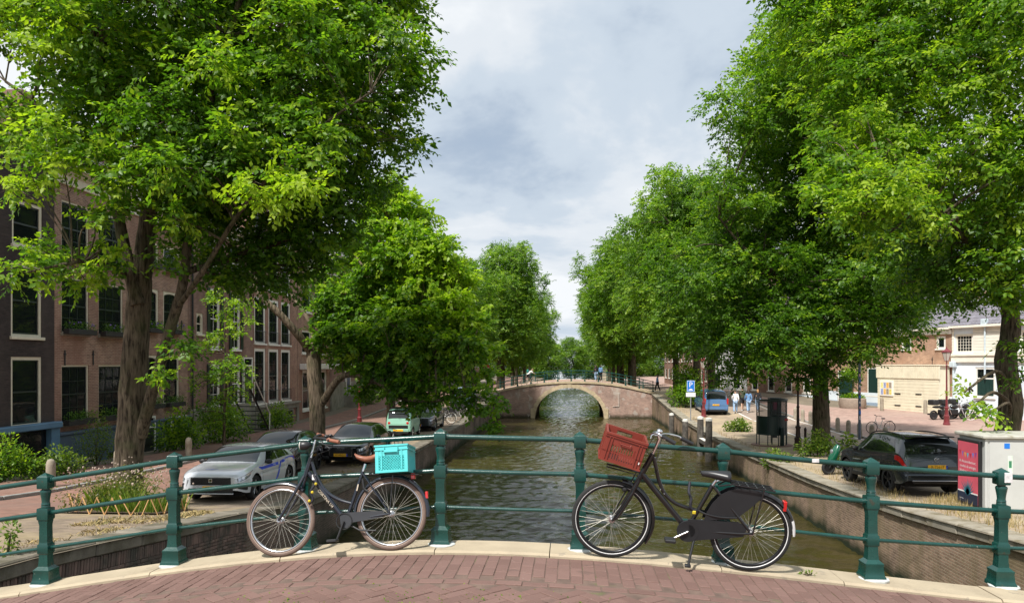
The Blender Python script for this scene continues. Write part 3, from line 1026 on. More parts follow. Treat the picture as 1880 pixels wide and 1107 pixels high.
def facade(root, W, H, holes, mat, depth=8.5, z0=-.6, name='wall', zlow=None, x=0.0, rev=.2):
    """a wall with real openings and reveals, plus the block behind it"""
    ys = sorted(set([0, W] + [v for h in holes for v in h[:2]]))
    zs = sorted(set([z0, H] + [v for h in holes for v in h[2:4]]))
    b = MB()
    vid = {}

    def V(y, z):
        if (y, z) not in vid:
            vid[y, z] = len(b.v); b.v.append((x, y, z))
        return vid[y, z]
    for i in range(len(ys) - 1):
        for j in range(len(zs) - 1):
            cy, cz = (ys[i] + ys[i + 1]) / 2, (zs[j] + zs[j + 1]) / 2
            if any(h[0] < cy < h[1] and h[2] < cz < h[3] for h in holes):
                continue
            b.f.append((V(ys[i], zs[j]), V(ys[i + 1], zs[j]), V(ys[i + 1], zs[j + 1]), V(ys[i], zs[j + 1])))
    for (a, c, lo, hi) in [h[:4] for h in holes]:
        r_ = x - rev
        b.add([(x, a, lo), (x, c, lo), (x, c, hi), (x, a, hi), (r_, a, lo), (r_, c, lo), (r_, c, hi), (r_, a, hi)],
              [(0, 4, 5, 1), (1, 5, 6, 2), (2, 6, 7, 3), (3, 7, 4, 0)])
    b.add([(x, 0, z0), (x, 0, H), (-depth, 0, H), (-depth, 0, z0), (x, W, z0), (x, W, H), (-depth, W, H), (-depth, W, z0)],
          [(0, 1, 2, 3), (4, 7, 6, 5), (1, 5, 6, 2), (3, 2, 6, 7)])
    b.build(name, mat, root)
    k = MB()
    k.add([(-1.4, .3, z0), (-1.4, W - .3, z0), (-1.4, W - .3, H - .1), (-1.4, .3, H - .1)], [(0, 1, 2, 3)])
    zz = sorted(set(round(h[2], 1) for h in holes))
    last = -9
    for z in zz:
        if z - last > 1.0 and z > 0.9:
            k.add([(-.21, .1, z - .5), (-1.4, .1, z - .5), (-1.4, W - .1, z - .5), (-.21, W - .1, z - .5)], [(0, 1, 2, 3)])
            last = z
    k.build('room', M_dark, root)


def window(root, r, cols=2, rows=4, frame=None, sash=None, fw=.085, sill=True, curtain=None, arch=0.0, x=0.0, dbl=True, sillm=None, glass=None):
    frame = frame or M_cream; sash = sash or M_sashd
    y0, y1, z0, z1 = r
    w, h = y1 - y0, z1 - z0
    b = MB()
    xi, xo = -.15, -.035
    b.box(xi, xo, .0, fw, 0, h); b.box(xi, xo, w - fw, w, 0, h)
    b.box(xi, xo, fw, w - fw, h - fw, h); b.box(xi, xo, fw, w - fw, 0, fw * .7)
    if arch:
        n = 8
        poly = [(fw, h - fw)] + [(fw + (w - 2 * fw) * i / n, h - fw - arch * (2 * i / n - 1) ** 2) for i in range(n + 1)] + [(w - fw, h - fw)]
        poly = [(fw, h - fw + .001)] + [(lerp(fw, w - fw, i / n), h - fw - .001 - arch * (2 * i / n - 1) ** 2) for i in range(n + 1)] + [(w - fw, h - fw + .001)]
        b.prism(list(reversed(poly)), 'x', xi, xo - .004)
    wo = b.build('window', frame, root, loc=(x, y0, z0))
    a0, a1, c0, c1 = fw, w - fw, fw * .7, h - fw
    s = MB()
    sw = .045
    xs0, xs1 = -.135, -.075
    s.box(xs0, xs1, a0, a0 + sw, c0, c1); s.box(xs0, xs1, a1 - sw, a1, c0, c1)
    s.box(xs0, xs1, a0 + sw, a1 - sw, c0, c0 + sw * 1.3); s.box(xs0, xs1, a0 + sw, a1 - sw, c1 - sw, c1)
    mid = (c0 + c1) / 2
    if dbl:
        s.box(xs0 + .004, xs1 + .012, a0 + sw, a1 - sw, mid - .028, mid + .028)
    bw = .022
    pw = (a1 - a0 - 2 * sw) / cols; ph = (c1 - c0 - 2 * sw) / rows
    for i in range(1, cols):
        yy = a0 + sw + pw * i
        s.box(xs0 + .01, xs1 - .01, yy - bw / 2, yy + bw / 2, c0 + sw, c1 - sw)
    for j in range(1, rows):
        zz = c0 + sw + ph * j
        if dbl and abs(zz - mid) < .05: continue
        s.box(xs0 + .012, xs1 - .012, a0 + sw, a1 - sw, zz - bw / 2, zz + bw / 2)
    s.build('sash', sash, wo)
    key = ('pane', round(pw, 2), round(ph, 2), glass)
    me = shared(key, lambda: MB().box(-.003, .003, .004, pw - .004, .004, ph - .004).mesh('pane', glass or M_pane))
    for i in range(cols):
        for j in range(rows):
            link('pane', me, wo, (-.105, a0 + sw + pw * i, c0 + sw + ph * j), (random.uniform(-.004, .004), random.uniform(-.006, .006), random.uniform(-.006, .006)))
    if sill:
        MB().cbox(-.15, .09, -.06, w + .06, -.11, -.003, .012).build('sill', sillm or frame, wo)
    if curtain is None and h > 1.0 and w > .6:
        k_ = random.random()
        curtain = (M_curt, [(0, .27, 0, 1), (.73, 1, 0, 1)]) if k_ < .22 else (M_curty, [(0, .2, 0, 1), (.8, 1, 0, 1)]) if k_ < .38 else (M_curt, [(0, 1, 0, .42)]) if k_ < .55 else (M_curt, [(0, 1, .62, 1)]) if k_ < .68 else None
    if curtain:
        m, parts = curtain
        for (f0, f1, g0, g1) in parts:
            n = 26
            g = [[(-.30 + .03 * math.sin(i * 1.7) + random.uniform(-.006, .006), lerp(a0, a1, lerp(f0, f1, i / n)), lerp(c0, c1, q)) for q in (g0, g1)] for i in range(n + 1)]
            MB().grid(g).build('curtain', m, wo, smooth=180)
    return wo


def cornice(root, W, z, mat=None, hgt=.55, out=.45, x=0.0):
    b = MB()
    prof = [(x - .1, z), (x + .10, z), (x + .12, z + hgt * .45), (x + .18, z + hgt * .5), (x + out * .8, z + hgt * .72), (x + out, z + hgt * .78), (x + out, z + hgt), (x - .1, z + hgt)]
    rows = [[(p[0], yy, p[1]) for p in prof] for yy in (-.03, W + .03)]
    b.grid([r_ + [r_[0]] for r_ in rows]); b.add(rows[0], [tuple(range(8))]); b.add(rows[1], [tuple(reversed(range(8)))])
    return b.build('cornice', mat or M_cream, root)


def roof(root, W, z, rise=3.0, depth=8.5, mat=None):
    b = MB()
    b.prism([(0.05, z), (-depth / 2, z + rise), (-depth, z)], 'y', 0.02, W - .02)
    o = b.build('roof', mat or M_rooft, root)
    MB().cbox(-depth / 2 - .5, -depth / 2 + .4, W * .78, W * .78 + .7, z + rise - .8, z + rise + 1.0, .03).build('chimney', M_bbrown2, o)
    return o


def house(name, label, pxa, pxb, ground_z=None):
    th = lambda p: math.atan((p - 940) / FPX) - YAW
    ya = -18.5 * -1 / math.tan(-th(pxa)); yb = 18.5 / math.tan(-th(pxb))
    ya = 18.5 / math.tan(-th(pxa))
    root = thing(name, label, 'house', (XF, ya, ZL((ya + yb) / 2)))
    return root, yb - ya


def door(root, y0, y1, z0, z1, mat, frame=None, x=0.0, light=True):
    b = MB()
    b.cbox(-.13, -.06, y0 + .08, y1 - .08, z0, z1 - (.5 if light else .08), .01)
    d = b.build('door', mat, root, loc=(x, 0, 0))
    f = MB()
    f.box(-.16, -.02, y0, y0 + .08, z0, z1); f.box(-.16, -.02, y1 - .08, y1, z0, z1); f.box(-.16, -.02, y0 + .08, y1 - .08, z1 - .08, z1)
    if light: f.box(-.16, -.02, y0 + .08, y1 - .08, z1 - .5, z1 - .43)
    f.build('frame', frame or M_cream, d)
    if light: MB().box(-.10, -.09, y0 + .08, y1 - .08, z1 - .43, z1 - .08).build('pane', M_pane, d)
    for k in range(2):
        zc = lerp(z0, z1 - .5, .28 + .42 * k)
        MB().cbox(-.062, -.045, y0 + .2, y1 - .2, zc - .35, zc + .3, .008).build('panel', mat, d)
    MB().ball((-.03, y0 + .17, z0 + 1.0), .03, 8, 6).build('handle', pm('brass', (0.5, 0.36, 0.13), 0.3, metal=1), d)
    return d


M_leafy = leaf_mat('window_box_leaves', (0.035, 0.085, 0.012), (0.07, 0.16, 0.02), (0.14, 0.25, 0.03))
M_planter = pm('dark_window_box', (0.025, 0.024, 0.023), 0.7)
M_violet = pm('violet_petals', (0.22, 0.12, 0.5), 0.6)


def leaf_cloud(centers, radii, n, size, droop=0.2, seed=0):
    """numpy: n small folded leaves in ellipsoids -> (verts, faces, tint)"""
    g = np.random.default_rng(seed)
    C = np.asarray(centers, float); Rr = np.asarray(radii, float)
    k = g.integers(0, len(C), n)
    d = g.normal(size=(n, 3)); d /= np.linalg.norm(d, axis=1)[:, None]
    r = g.random(n) ** 0.45
    P = C[k] + d * r[:, None] * Rr[k]
    ax = d + g.normal(size=(n, 3)) * .6; ax[:, 2] -= droop
    ax /= np.linalg.norm(ax, axis=1)[:, None]
    up = np.tile([0, 0, 1.0], (n, 1)) + g.normal(size=(n, 3)) * .45
    sd_ = np.cross(ax, up); sd_ /= np.linalg.norm(sd_, axis=1)[:, None] + 1e-9
    nn = np.cross(sd_, ax)
    s_ = size * g.uniform(.65, 1.25, n)[:, None]
    v = np.stack([P, P + ax * s_ * .5 + sd_ * s_ * .27 + nn * s_ * .08, P + ax * s_, P + ax * s_ * .5 - sd_ * s_ * .27 + nn * s_ * .08], 1).reshape(-1, 3)
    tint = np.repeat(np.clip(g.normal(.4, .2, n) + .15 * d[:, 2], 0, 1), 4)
    return v, tint


def np_mesh(name, v, tint, mat, quad=True):
    me = bpy.data.meshes.new(name)
    n = len(v) // 4
    me.vertices.add(len(v)); me.vertices.foreach_set('co', np.ascontiguousarray(v, np.float32).ravel())
    idx = np.arange(n)[:, None] * 4
    tri = np.concatenate([idx + np.array([[0, 1, 2]]), idx + np.array([[0, 2, 3]])], 1).reshape(-1)
    me.loops.add(len(tri)); me.loops.foreach_set('vertex_index', tri.astype(np.int32))
    me.polygons.add(len(tri) // 3)
    me.polygons.foreach_set('loop_start', np.arange(0, len(tri), 3, dtype=np.int32))
    a = me.attributes.new('tint', 'FLOAT', 'POINT')
    a.data.foreach_set('value', np.ascontiguousarray(tint, np.float32))
    me.materials.append(mat)
    me.update(calc_edges=True)
    return me


_wb = 0


def window_box(root, y0, y1, z, label=None, flowers=True, x=0.0, hgt=.3):
    global _wb
    _wb += 1
    w = y1 - y0
    t_ = MB().cbox(x + .10, x + .34, y0, y1, z, z + .2, .012).build('window_box', M_planter, root)
    v, tn = leaf_cloud([(x + .22, lerp(y0, y1, k), z + .22 + hgt * .25) for k in (.12, .37, .63, .88)], [(.17, w / 6, hgt * .75)] * 4, 520, .07, seed=_wb)
    link('foliage', np_mesh('foliage', v, tn, M_leafy), t_)
    if flowers:
        b = MB()
        for i in range(9):
            b.ball((x + random.uniform(.15, .36), random.uniform(y0, y1), z + .22 + hgt * random.uniform(.4, .85)), .028, 6, 4)
        b.build('flowers', M_violet, t_)


def anchor(root, y, z):
    b = MB().tube([(.03, y, z - .28), (.03, y, z + .28)], .022, 6)
    b.tube([(.03, y - .06, z + .12), (.03, y, z + .2), (.03, y + .06, z + .12)], .018, 6)
    b.build('wall_anchor', M_iron, root)


# --- black house with blue plinth
h, W = house('canal_house', 'black brick house with cream window frames and light blue plinth', -60, 100)
rs = [rect(h, 22, 78, 372, 453), rect(h, 20, 77, 486, 618), rect(h, 20, 77, 655, 782)]
extra = [(r_[0] - 2.6, r_[1] - 2.6, r_[2], r_[3]) for r_ in rs]
zb = ray_local(h, 100, 783)[1]
facade(h, W, 10.9, rs + extra, M_bdark)
for k, r_ in enumerate(rs + extra):
    window(h, r_, 1, 2, M_cream, M_sashd, fw=.11, curtain=(M_curt, [(0.02, .98, 0.0, .8)]) if k == 1 else ((M_curt, [(.75, 1, 0, .9)]) if k == 2 else None))
cornice(h, W, 10.9, M_cream, 1.2, .7)
roof(h, W, 12.1)
b = MB()
hole = (ray_local(h, -40, 850)[0], ray_local(h, 84, 850)[0], .1, 1.55)
b.cbox(.002, .22, 0, hole[0], -.6, zb, .01); b.cbox(.002, .22, hole[1], W, -.6, zb, .01)
b.box(.002, .218, hole[0], hole[1], hole[3], zb - .001)
pl = b.build('plinth', M_blue, h)
MB().cbox(-.0, .33, -.02, W + .01, zb - .02, zb + .2, .03).build('ledge', M_blue, pl)
MB().cbox(.0, .18, hole[0] - .05, hole[1] + .05, hole[3] - .12, hole[3] + .0, .01).build('lintel', M_cream, pl)
MB().box(.003, .02, hole[0], hole[1], hole[2], hole[3]).build('pane', M_pane, pl)

# --- brown house with two wide bays
h, W = house('canal_house', 'brown brick house with dark multi-pane sashes and violet window boxes', 100, 232)
cols_ = [(113, 163), (181, 226)]
holes = []
info = []
for ci, (a, c) in enumerate(cols_):
    f = lambda p, a=a: 668 - (668 - p) * (1045 - (a + 25)) / (1045 - 138)
    for (t_, bt) in ((374, 470), (511, 612), (670, 776)):
        r_ = rect(h, a, c, f(t_), f(bt)); holes.append(r_); info.append((r_, t_))
facade(h, W, 10.35, holes, M_bbrown)
for r_, t_ in info:
    window(h, r_, 3, 4, M_cream, M_sashd, fw=.06, curtain=(M_curty, [(.0, .22, 0, 1), (.7, 1, 0, 1)]) if t_ == 511 else ((M_curt, [(0, 1, 0, .38)]) if t_ == 670 else None), sillm=M_stone)
    if t_ != 374: window_box(h, r_[0] - .05, r_[1] + .02, r_[2] - .05, flowers=t_ == 511)
    else: window_box(h, r_[0] - .05, r_[1] + .02, r_[2] - .1, flowers=False, hgt=.15)
for px in (118, 170, 228):
    y_, z_ = ray_local(h, px, 657); anchor(h, y_, z_)
cornice(h, W, 10.35, M_cream, .7, .5)
roof(h, W, 11.05)
zb = ray_local(h, 140, 795)[1]
b = MB().cbox(.002, .16, 0, W, zb - .95, zb, .01); b.cbox(.002, .16, 0, 1.0, -.6, zb - .952, .01); b.cbox(.002, .16, 2.2, 2.9, -.6, zb - .952, .01); b.cbox(.002, .16, 4.4, W, -.6, zb - .952, .01)
pl = b.build('plinth', M_slate, h)
MB().cbox(0, .24, 0, W, zb, zb + .12, .02).build('ledge', M_slate, pl)
door(h, 1.05, 2.15, -.3, zb - .98, pm('pale_door_paint', (0.55, 0.55, 0.5), 0.4), M_cream, x=.14)
window(h, (2.95, 4.35, .1, zb - .98), 3, 2, M_sashd, M_sashd, x=.16, sill=False, dbl=False)

# --- brown house with arched windows
h, W = house('canal_house', 'narrow brown brick house with arched cream window heads beside the elm trunk', 232.6, 345)
holes = []; info = []
for ci, (a, c) in enumerate([(263, 291), (300, 329)]):
    f = lambda p, a=a: 668 - (668 - p) * (1045 - (a + 14)) / (1045 - 277)
    for (t_, bt) in ((444, 488), (530, 606), (652, 745)):
        r_ = rect(h, a, c, f(t_), f(bt)); holes.append(r_); info.append((r_, t_))
facade(h, W, 10.15, holes, M_bbrown)
for r_, t_ in info:
    window(h, r_, 2, 4 if t_ != 444 else 2, M_cream, M_sashd, fw=.1, arch=.1, curtain=(M_curt, [(0, .4, 0, 1)]) if t_ == 530 else None)
    window_box(h, r_[0], r_[1], r_[2] - .12, flowers=t_ == 530)
anchor(h, 1.0, 5.6); anchor(h, 4.4, 5.6)
cornice(h, W, 10.15, M_white, .6, .5); roof(h, W, 10.75)
zb = ray_local(h, 300, 772)[1]
pl = MB().cbox(.002, .14, 0, W, -.6, zb, .01).build('plinth', M_slate, h)
MB().cbox(0, .2, 0, W, zb, zb + .1, .02).build('ledge', M_slate, pl)
door(h, .9, 1.9, -.4, 1.5, M_sashd, M_white, x=.2)
window(h, (3.2, 4.6, .3, 1.35), 3, 1, M_white, M_sashd, x=.2, sill=False, dbl=False)

# --- house with drainpipe, small arched window and dark shutters
h, W = house('canal_house', 'brick house with small arched window, drainpipe and dark shutters behind the sapling', 345.6, 465)
holes = []; info = []
for (a, c) in ((385, 404), (425, 441)):
    f = lambda p, a=a: 668 - (668 - p) * (1045 - (a + 9)) / (1045 - 394)
    for (t_, bt) in ((440, 505), (530, 640), (668, 745)):
        r_ = rect(h, a, c, f(t_), f(bt)); holes.append(r_); info.append(r_)
ra = rect(h, 361, 373, 575, 613)
holes.append(ra)
facade(h, W, 10.6, holes, M_bbrown2)
for r_ in info:
    w_ = window(h, r_, 2, 4, M_white, M_white, fw=.1)
    for y_ in (-.32, r_[1] - r_[0] + .02):
        MB().cbox(.02, .06, y_, y_ + .3, 0, r_[3] - r_[2], .01).build('shutter', M_sashd, w_)
window(h, ra, 1, 2, M_cream, M_cream, arch=.2)
MB().tube([(.09, .25, -.3), (.09, .25, 10.6)], .05, 8).build('drainpipe', M_iron, h)
cornice(h, W, 10.6, M_white, .6, .5); roof(h, W, 11.2)
MB().cbox(.002, .12, 0, W, -.6, 1.6, .01).build('plinth', M_stone, h)
door(h, W - 1.6, W - .4, 1.6, 4.2, M_sashd, M_white, x=.18)

# --- house with three columns of tall white framed windows
h, W = house('canal_house', 'brick house with three columns of tall white framed windows and iron balconettes', 465.6, 546)
holes = []; info = []
for (a, c) in ((467, 487.5), (493, 511.5), (516, 533)):
    f = lambda p, a=a: 668 - (668 - p) * (1045 - (a + 9)) / (1045 - 503)
    for (t_, bt) in ((385, 445), (470, 535), (551, 632), (641, 737)):
        r_ = rect(h, a, c, f(t_), f(bt)); holes.append(r_); info.append((r_, t_))
facade(h, W, 14.6, holes, M_bred)
for r_, t_ in info:
    w_ = window(h, r_, 2, 4, M_white, M_sashd, fw=.17, sill=True)
    b = MB()
    wd = r_[1] - r_[0]
    for i in range(9):
        yy = .12 + (wd - .24) * i / 8
        b.tube([(.1, yy, .02), (.1, yy, .72)], .011, 5)
    b.tube([(.1, .08, .72), (.1, wd - .08, .72)], .018, 5); b.tube([(.1, .08, .1), (.1, wd - .08, .1)], .014, 5)
    b.build('balconette', M_iron, w_)
cornice(h, W, 14.6, M_white, .7, .5); roof(h, W, 15.3)
zb = ray_local(h, 520, 741)[1]
b = MB()
for y_ in (0, 2.1, 4.2, W - .35):
    b.cbox(.002, .13, y_, y_ + .35, -.6, zb - .35, .01)
b.cbox(.002, .15, 0, W, zb - .35, zb - .05, .02)
pl = b.build('plinth', M_stone, h)
MB().cbox(.0, .28, 0, W, zb - .05, zb + .08, .02).build('ledge', M_stone, pl)
for y_ in (.35, 2.45, 4.55):
    door(h, y_ + .2, y_ + 1.5, -.2, zb - .4, M_sashd, M_stone, x=.15)

# --- the rest of the row
row = [
    ('red brick house with white cornice and shop front behind the pollarded maple', 546.6, 605, 10.4, M_bred, M_white, 2, [(4.5, 6.1), (7.4, 9.2)], True),
    ('purple brick house with white windows and stone stoop beyond the maple', 605.6, 652, 11.6, M_bpurp, M_white, 2, [(3.4, 5.3), (6.5, 8.2), (9.2, 10.6)], False),
    ('white plastered house with blue door at the stone stoop', 652.5, 700, 11.0, pm('white_plaster', (0.62, 0.60, 0.55), 0.8, var=0.1, scale=1.2, bump=.1), M_white, 3, [(3.4, 5.3), (6.4, 8.0), (8.9, 10.2)], False),
    ('brown brick house with white windows in the middle of the far row', 700.5, 742, 12.2, M_bbrown, M_white, 4, [(3.2, 5.2), (6.3, 8.2), (9.3, 11.0)], False),
    ('dark red brick house with white windows opposite the mint green car', 742.5, 790, 11.4, M_bred, M_cream, 5, [(3.2, 5.2), (6.3, 8.2), (9.2, 10.6)], False),
    ('purple brown brick house near the left end of the arch bridge', 790.5, 838, 12.6, M_bpurp, M_white, 6, [(3.2, 5.2), (6.3, 8.2), (9.3, 11.2)], False),
    ('red brick house past the left end of the arch bridge', 838.5, 880, 12.0, M_bbrown, M_white, 7, [(3.2, 5.2), (6.3, 8.2), (9.3, 11.0)], False),
]
for lab, a, c, H, m, fm, nb, lv, shop in row:
    h, W = house('canal_house', lab, a, c)
    nb = max(2, int(W / 2.4))
    holes = []
    bw = W / nb
    for (z0, z1) in lv:
        for i in range(nb):
            holes.append((bw * i + bw * .24, bw * i + bw * .76, z0, z1))
    gh = (.9, W - .7, .5, 3.3)
    if shop: holes.append(gh)
    facade(h, W, H, holes, m)
    for r_ in holes:
        if shop and r_ is gh:
            window(h, r_, 4, 2, M_white, M_white, fw=.14, dbl=False)
            MB().cbox(.0, .5, .3, W - .3, 3.35, 3.75, .04).build('shop_cornice', M_white, h)
        else:
            window(h, r_, 2, 4, fm, M_sashd, fw=.12)
    if not shop:
        MB().cbox(.002, .15, 0, W, -.6, 2.0, .02).build('plinth', M_stone, h)
        door(h, W * .55, W * .55 + 1.15, 1.1, 3.0 if lv[0][0] > 3.1 else 2.9, pm('blue_door_paint', (0.08, 0.11, 0.2), 0.4), M_white, x=.2)
        for k in range(6):
            MB().cbox(.15 + .0, .15 + .34 * (6 - k), W * .55 - .5, W * .55 + 1.7, -.1 + .2 * k, .1 + .2 * k, .012).build('step', M_stone, h)
    cornice(h, W, H, M_white, .6, .45); roof(h, W, H + .6)

# --- stair of the three column house
st = thing('steep_stair', 'dark steep wooden stair with white handrail leading to a raised door', 'stair', (XF + .3, 38.6, ZL(40)), 0)
for k in range(9):
    MB().cbox(.1, 1.2, .28 * k, .28 * k + .3, 2.3 - .27 * k, 2.34 - .27 * k, .008).build('step', M_sashd, st)
for x_ in (.08, 1.2):
    MB().tube([(x_, -.1, 2.6), (x_, 2.7, -.1)], .06, 4).build('stringer', M_iron, st)
MB().tube([(1.25, -.3, 3.75), (1.25, 2.6, .95)], .035, 6).build('handrail', M_white, st)
MB().tube([(1.25, 2.5, .0), (1.25, 2.5, 1.05)], .03, 6).build('newel', M_white, st)

# ------------------------------------------------------------------ houses across the square
M_rb = brick_mat('brick_ochre', (0.34, 0.19, 0.125), (0.41, 0.24, 0.165), (0.40, 0.33, 0.26), (1, 2, None), stain=(0.29, 0.165, 0.11), bump=0.4, msize=0.009)
M_pblue = pm('pale_blue_plaster', (0.72, 0.79, 0.85), 0.8, var=0.06, scale=1.5, bump=0.08, dirt=(0.55, 0.62, 0.68), dscale=0.8)
M_dgreen = pm('dark_green_shutter', (0.008, 0.035, 0.03), 0.4, var=0.2)
M_cream2 = pm('cream_planks', (0.72, 0.66, 0.50), 0.6, var=0.08, scale=2, dirt=(0.6, 0.54, 0.4), dscale=1.2, dth=(.55, .75))
M_wboard = pm('white_planks', (0.78, 0.74, 0.64), 0.6, var=0.06, scale=2, dirt=(0.66, 0.62, 0.52), dscale=1.2, dth=(.55, .75))
M_tile = pm('grey_blue_pantile', (0.17, 0.16, 0.185), 0.65, var=0.3, scale=2.5, dirt=(0.10, 0.09, 0.10), dscale=1.0)
RA = R(201.4)
A = Vector((22.0, 68.4, 0))
along = Vector((-math.sin(RA), math.cos(RA), 0))


def rhouse(label, px_a, px_b, off=0.0):
    t0 = thing('town_house', label, 'house', (A.x, A.y, 1.72), RA)
    bpy.context.view_layer.update()
    ya = ray_local(t0, px_a, 740)[0]; yb = ray_local(t0, px_b, 740)[0]
    p = A + along * ya
    t0.location = (p.x, p.y, 1.66 + .0 * ya)
    return t0, yb - ya


def pantiles(root, W, z, rise, depth):
    """pantile roof: every tile row and roll is real relief, joined"""
    b = MB()
    nr, nc = 12, max(6, int(W / .24))
    rows = []
    for i in range(nr):
        for e in (0, 1):
            u = (i + e * .98) / nr
            r_ = []
            for j in range(nc * 2 + 1):
                r_.append((.25 - u * depth * .5, W * j / (nc * 2), z + u * rise + (.05 if j % 2 else 0) + (.035 if e == 0 else 0)))
            rows.append(r_)
    b.grid(rows)
    o = b.build('roof', M_tile, root)
    g = MB().add([(.2, 0, z - .03), (-depth * .5, 0, z + rise - .03), (-depth, 0, z), (.2, W, z - .03), (-depth * .5, W, z + rise - .03), (-depth, W, z)], [(0, 1, 2), (3, 5, 4), (1, 4, 5, 2), (0, 3, 4, 1)])
    g.build('gable', M_rb, root)
    MB().cbox(.2, .36, -.02, W + .02, z - .14, z + .02, .02).build('gutter', M_wboard, root)


# brick house with cream shed
h, W = rhouse('ochre brick house with green shuttered door and cream plank shed', 1500, 1748)
wr = [rect(h, 1719, 1736, 617, 640), rect(h, 1655, 1673, 618, 641), rect(h, 1590, 1606, 620, 642), rect(h, 1535, 1550, 622, 643)]
dr = rect(h, 1592, 1617, 674, 726); dr = (dr[0], dr[1], dr[2], dr[3])
dr2 = rect(h, 1538, 1566, 680, 742)
facade(h, W, ray_local(h, 1716, 603)[1], wr + [dr, dr2], M_rb)
Hh = ray_local(h, 1716, 603)[1]
for r_ in wr:
    window(h, r_, 2, 2, M_white, M_sashd, fw=.16, dbl=False)
w_ = window(h, dr, 1, 1, M_white, M_dgreen, fw=.14, dbl=False)
MB().cbox(-.1, .03, .16, dr[1] - dr[0] - .16, .12, dr[3] - dr[2] - .16, .01).build('shutter', M_dgreen, w_)
door(h, dr2[0], dr2[1], -.05, dr2[3], M_dgreen, M_white)
b = MB(); zp = ray_local(h, 1600, 721)[1]
for (a, c) in ((0, dr2[0]), (dr2[1], W)):
    b.cbox(.002, .08, a, c, .42, zp, .01)
b.build('plinth', M_pblue, h)
b = MB()
for (a, c) in ((0, dr2[0]), (dr2[1], W)):
    b.cbox(.002, .1, a, c, -.5, .418, .01)
b.build('base_course', pm('blue_grey_base', (0.28, 0.36, 0.46), .8), h)
pantiles(h, W, Hh, 3.4, 8)
b = MB().cbox(.01, .16, 0, W, Hh - .45, Hh - .15, .02); b.build('frieze', M_white, h)
for px in (1638, 1712):
    y_, z_ = ray_local(h, px, 663); anchor(h, y_, z_)
# the shed standing against it
sh = thing('plank_shed', 'cream wooden plank shed with notice board against the ochre brick house', 'shed', h.location[:], RA)
ya, zt = ray_local(h, 1632, 671); yb, _ = ray_local(h, 1746, 671)
zm = ray_local(h, 1690, 694)[1]
dp = 1.1
MB().box(.1, dp - .03, ya + .02, yb - .02, -.3, zt - .02).build('frame', M_cream2, sh)
n = 11
for i in range(n):
    z0 = -.05 + (zm + .05) * i / n
    MB().cbox(dp - .03, dp + .0, ya, yb, z0 + .008, z0 + (zm + .05) / n - .008, .006).build('plank', M_cream2, sh)
nv = 34
for i in range(nv):
    y0 = lerp(ya - .1, yb + .1, i / nv); y1 = lerp(ya - .1, yb + .1, (i + 1) / nv)
    MB().cbox(dp - .02, dp + .06, y0 + .01, y1 - .01, zm - .02, zt + random.uniform(-.02, .02), .008).build('plank', M_cream2, sh)
MB().cbox(.05, dp + .1, ya - .12, yb + .12, zt, zt + .08, .02).build('roof', M_cream2, sh)
y0, zt2 = ray_local(h, 1637, 698); y1, zb2 = ray_local(h, 1662, 727)
nb = MB().cbox(dp + .0, dp + .07, y0, y1, zb2, zt2, .015).build('notice_board', M_white, sh)
cols_n = [(0.30, 0.34, 0.55), (0.75, 0.62, 0.18), (0.75, 0.76, 0.78), (0.72, 0.42, 0.10), (0.45, 0.5, 0.6), (0.8, 0.7, 0.3), (0.3, 0.25, 0.2), (0.7, 0.7, 0.65)]
for i in range(4):
    for j in range(2):
        c_ = cols_n[(i * 3 + j * 5) % 8]
        w_ = (y1 - y0 - .24) / 4
        MB().box(dp + .07, dp + .076, y0 + .12 + w_ * i + .02, y0 + .12 + w_ * (i + 1) - .02, lerp(zb2, zt2, .1 + .42 * j), lerp(zb2, zt2, .46 + .42 * j)).build('notice', pm('notice_%d' % ((i * 3 + j * 5) % 8), c_, .7, var=.35, scale=8), nb)
for (pa, pb, py) in ((1664, 1675, 722), (1703, 1714, 723), (1664, 1675, 743), (1703, 1714, 745)):
    a_, z_ = ray_local(h, pa, py); c_, _ = ray_local(h, pb, py)
    MB().cbox(dp + .0, dp + .04, a_, c_, z_ - .04, z_ + .04, .01).build('hinge', M_iron, sh)

# white and pale blue house
h, W = rhouse('pale blue and white plank house with grey pantile roof', 1748.4, 1960)
Hh = ray_local(h, 1800, 597)[1]
w1 = rect(h, 1753, 1786, 613, 648); w2 = rect(h, 1790, 1827, 674, 729); w3 = rect(h, 1872, 1910, 605, 650); w4 = rect(h, 1880, 1915, 672, 730)
facade(h, W, Hh, [w1, w2, w3, w4], M_pblue)
window(h, w1, 5, 5, M_wboard, M_wboard, fw=.12, dbl=False)
window(h, w3, 5, 5, M_wboard, M_wboard, fw=.12, dbl=False)
for w_r in (w2, w4):
    w_ = window(h, w_r, 5, 6, M_white, M_sashd, fw=.14, dbl=False)
    wd, hg = w_r[1] - w_r[0], w_r[3] - w_r[2]
    for i in range(4):
        MB().cbox(-.07, .0, .16 + (wd - .32) * i / 4 + .01, .16 + (wd - .32) * (i + 1) / 4 - .01, .12, hg * .6, .01).build('shutter_plank', M_dgreen, w_)
    MB().box(-.07, -.02, .1, wd - .1, hg * .6, hg * .6 + .09).build('rail', M_white, w_)
zl = ray_local(h, 1800, 656)[1]
yy0 = w1[1] + .1
segs = [(0, w1[0] - .05), (w1[1] + .05, w3[0] - .05), (w3[1] + .05, W)]
nb = 9
for (a, c) in segs:
    if c - a < .05: continue
    for i in range(nb):
        z0 = lerp(zl + .3, Hh - .1, i / nb); z1 = lerp(zl + .3, Hh - .1, (i + 1) / nb)
        MB().cbox(.003, .045 if i % 2 else .05, a, c, z0 + .008, z1 - .008, .006).build('plank', M_wboard, h)
b = MB().cbox(.002, .14, -.02, W, zl - .35, zl + .28, .03); b.cbox(0.0, .22, -.02, W, zl + .1, zl + .27, .02)
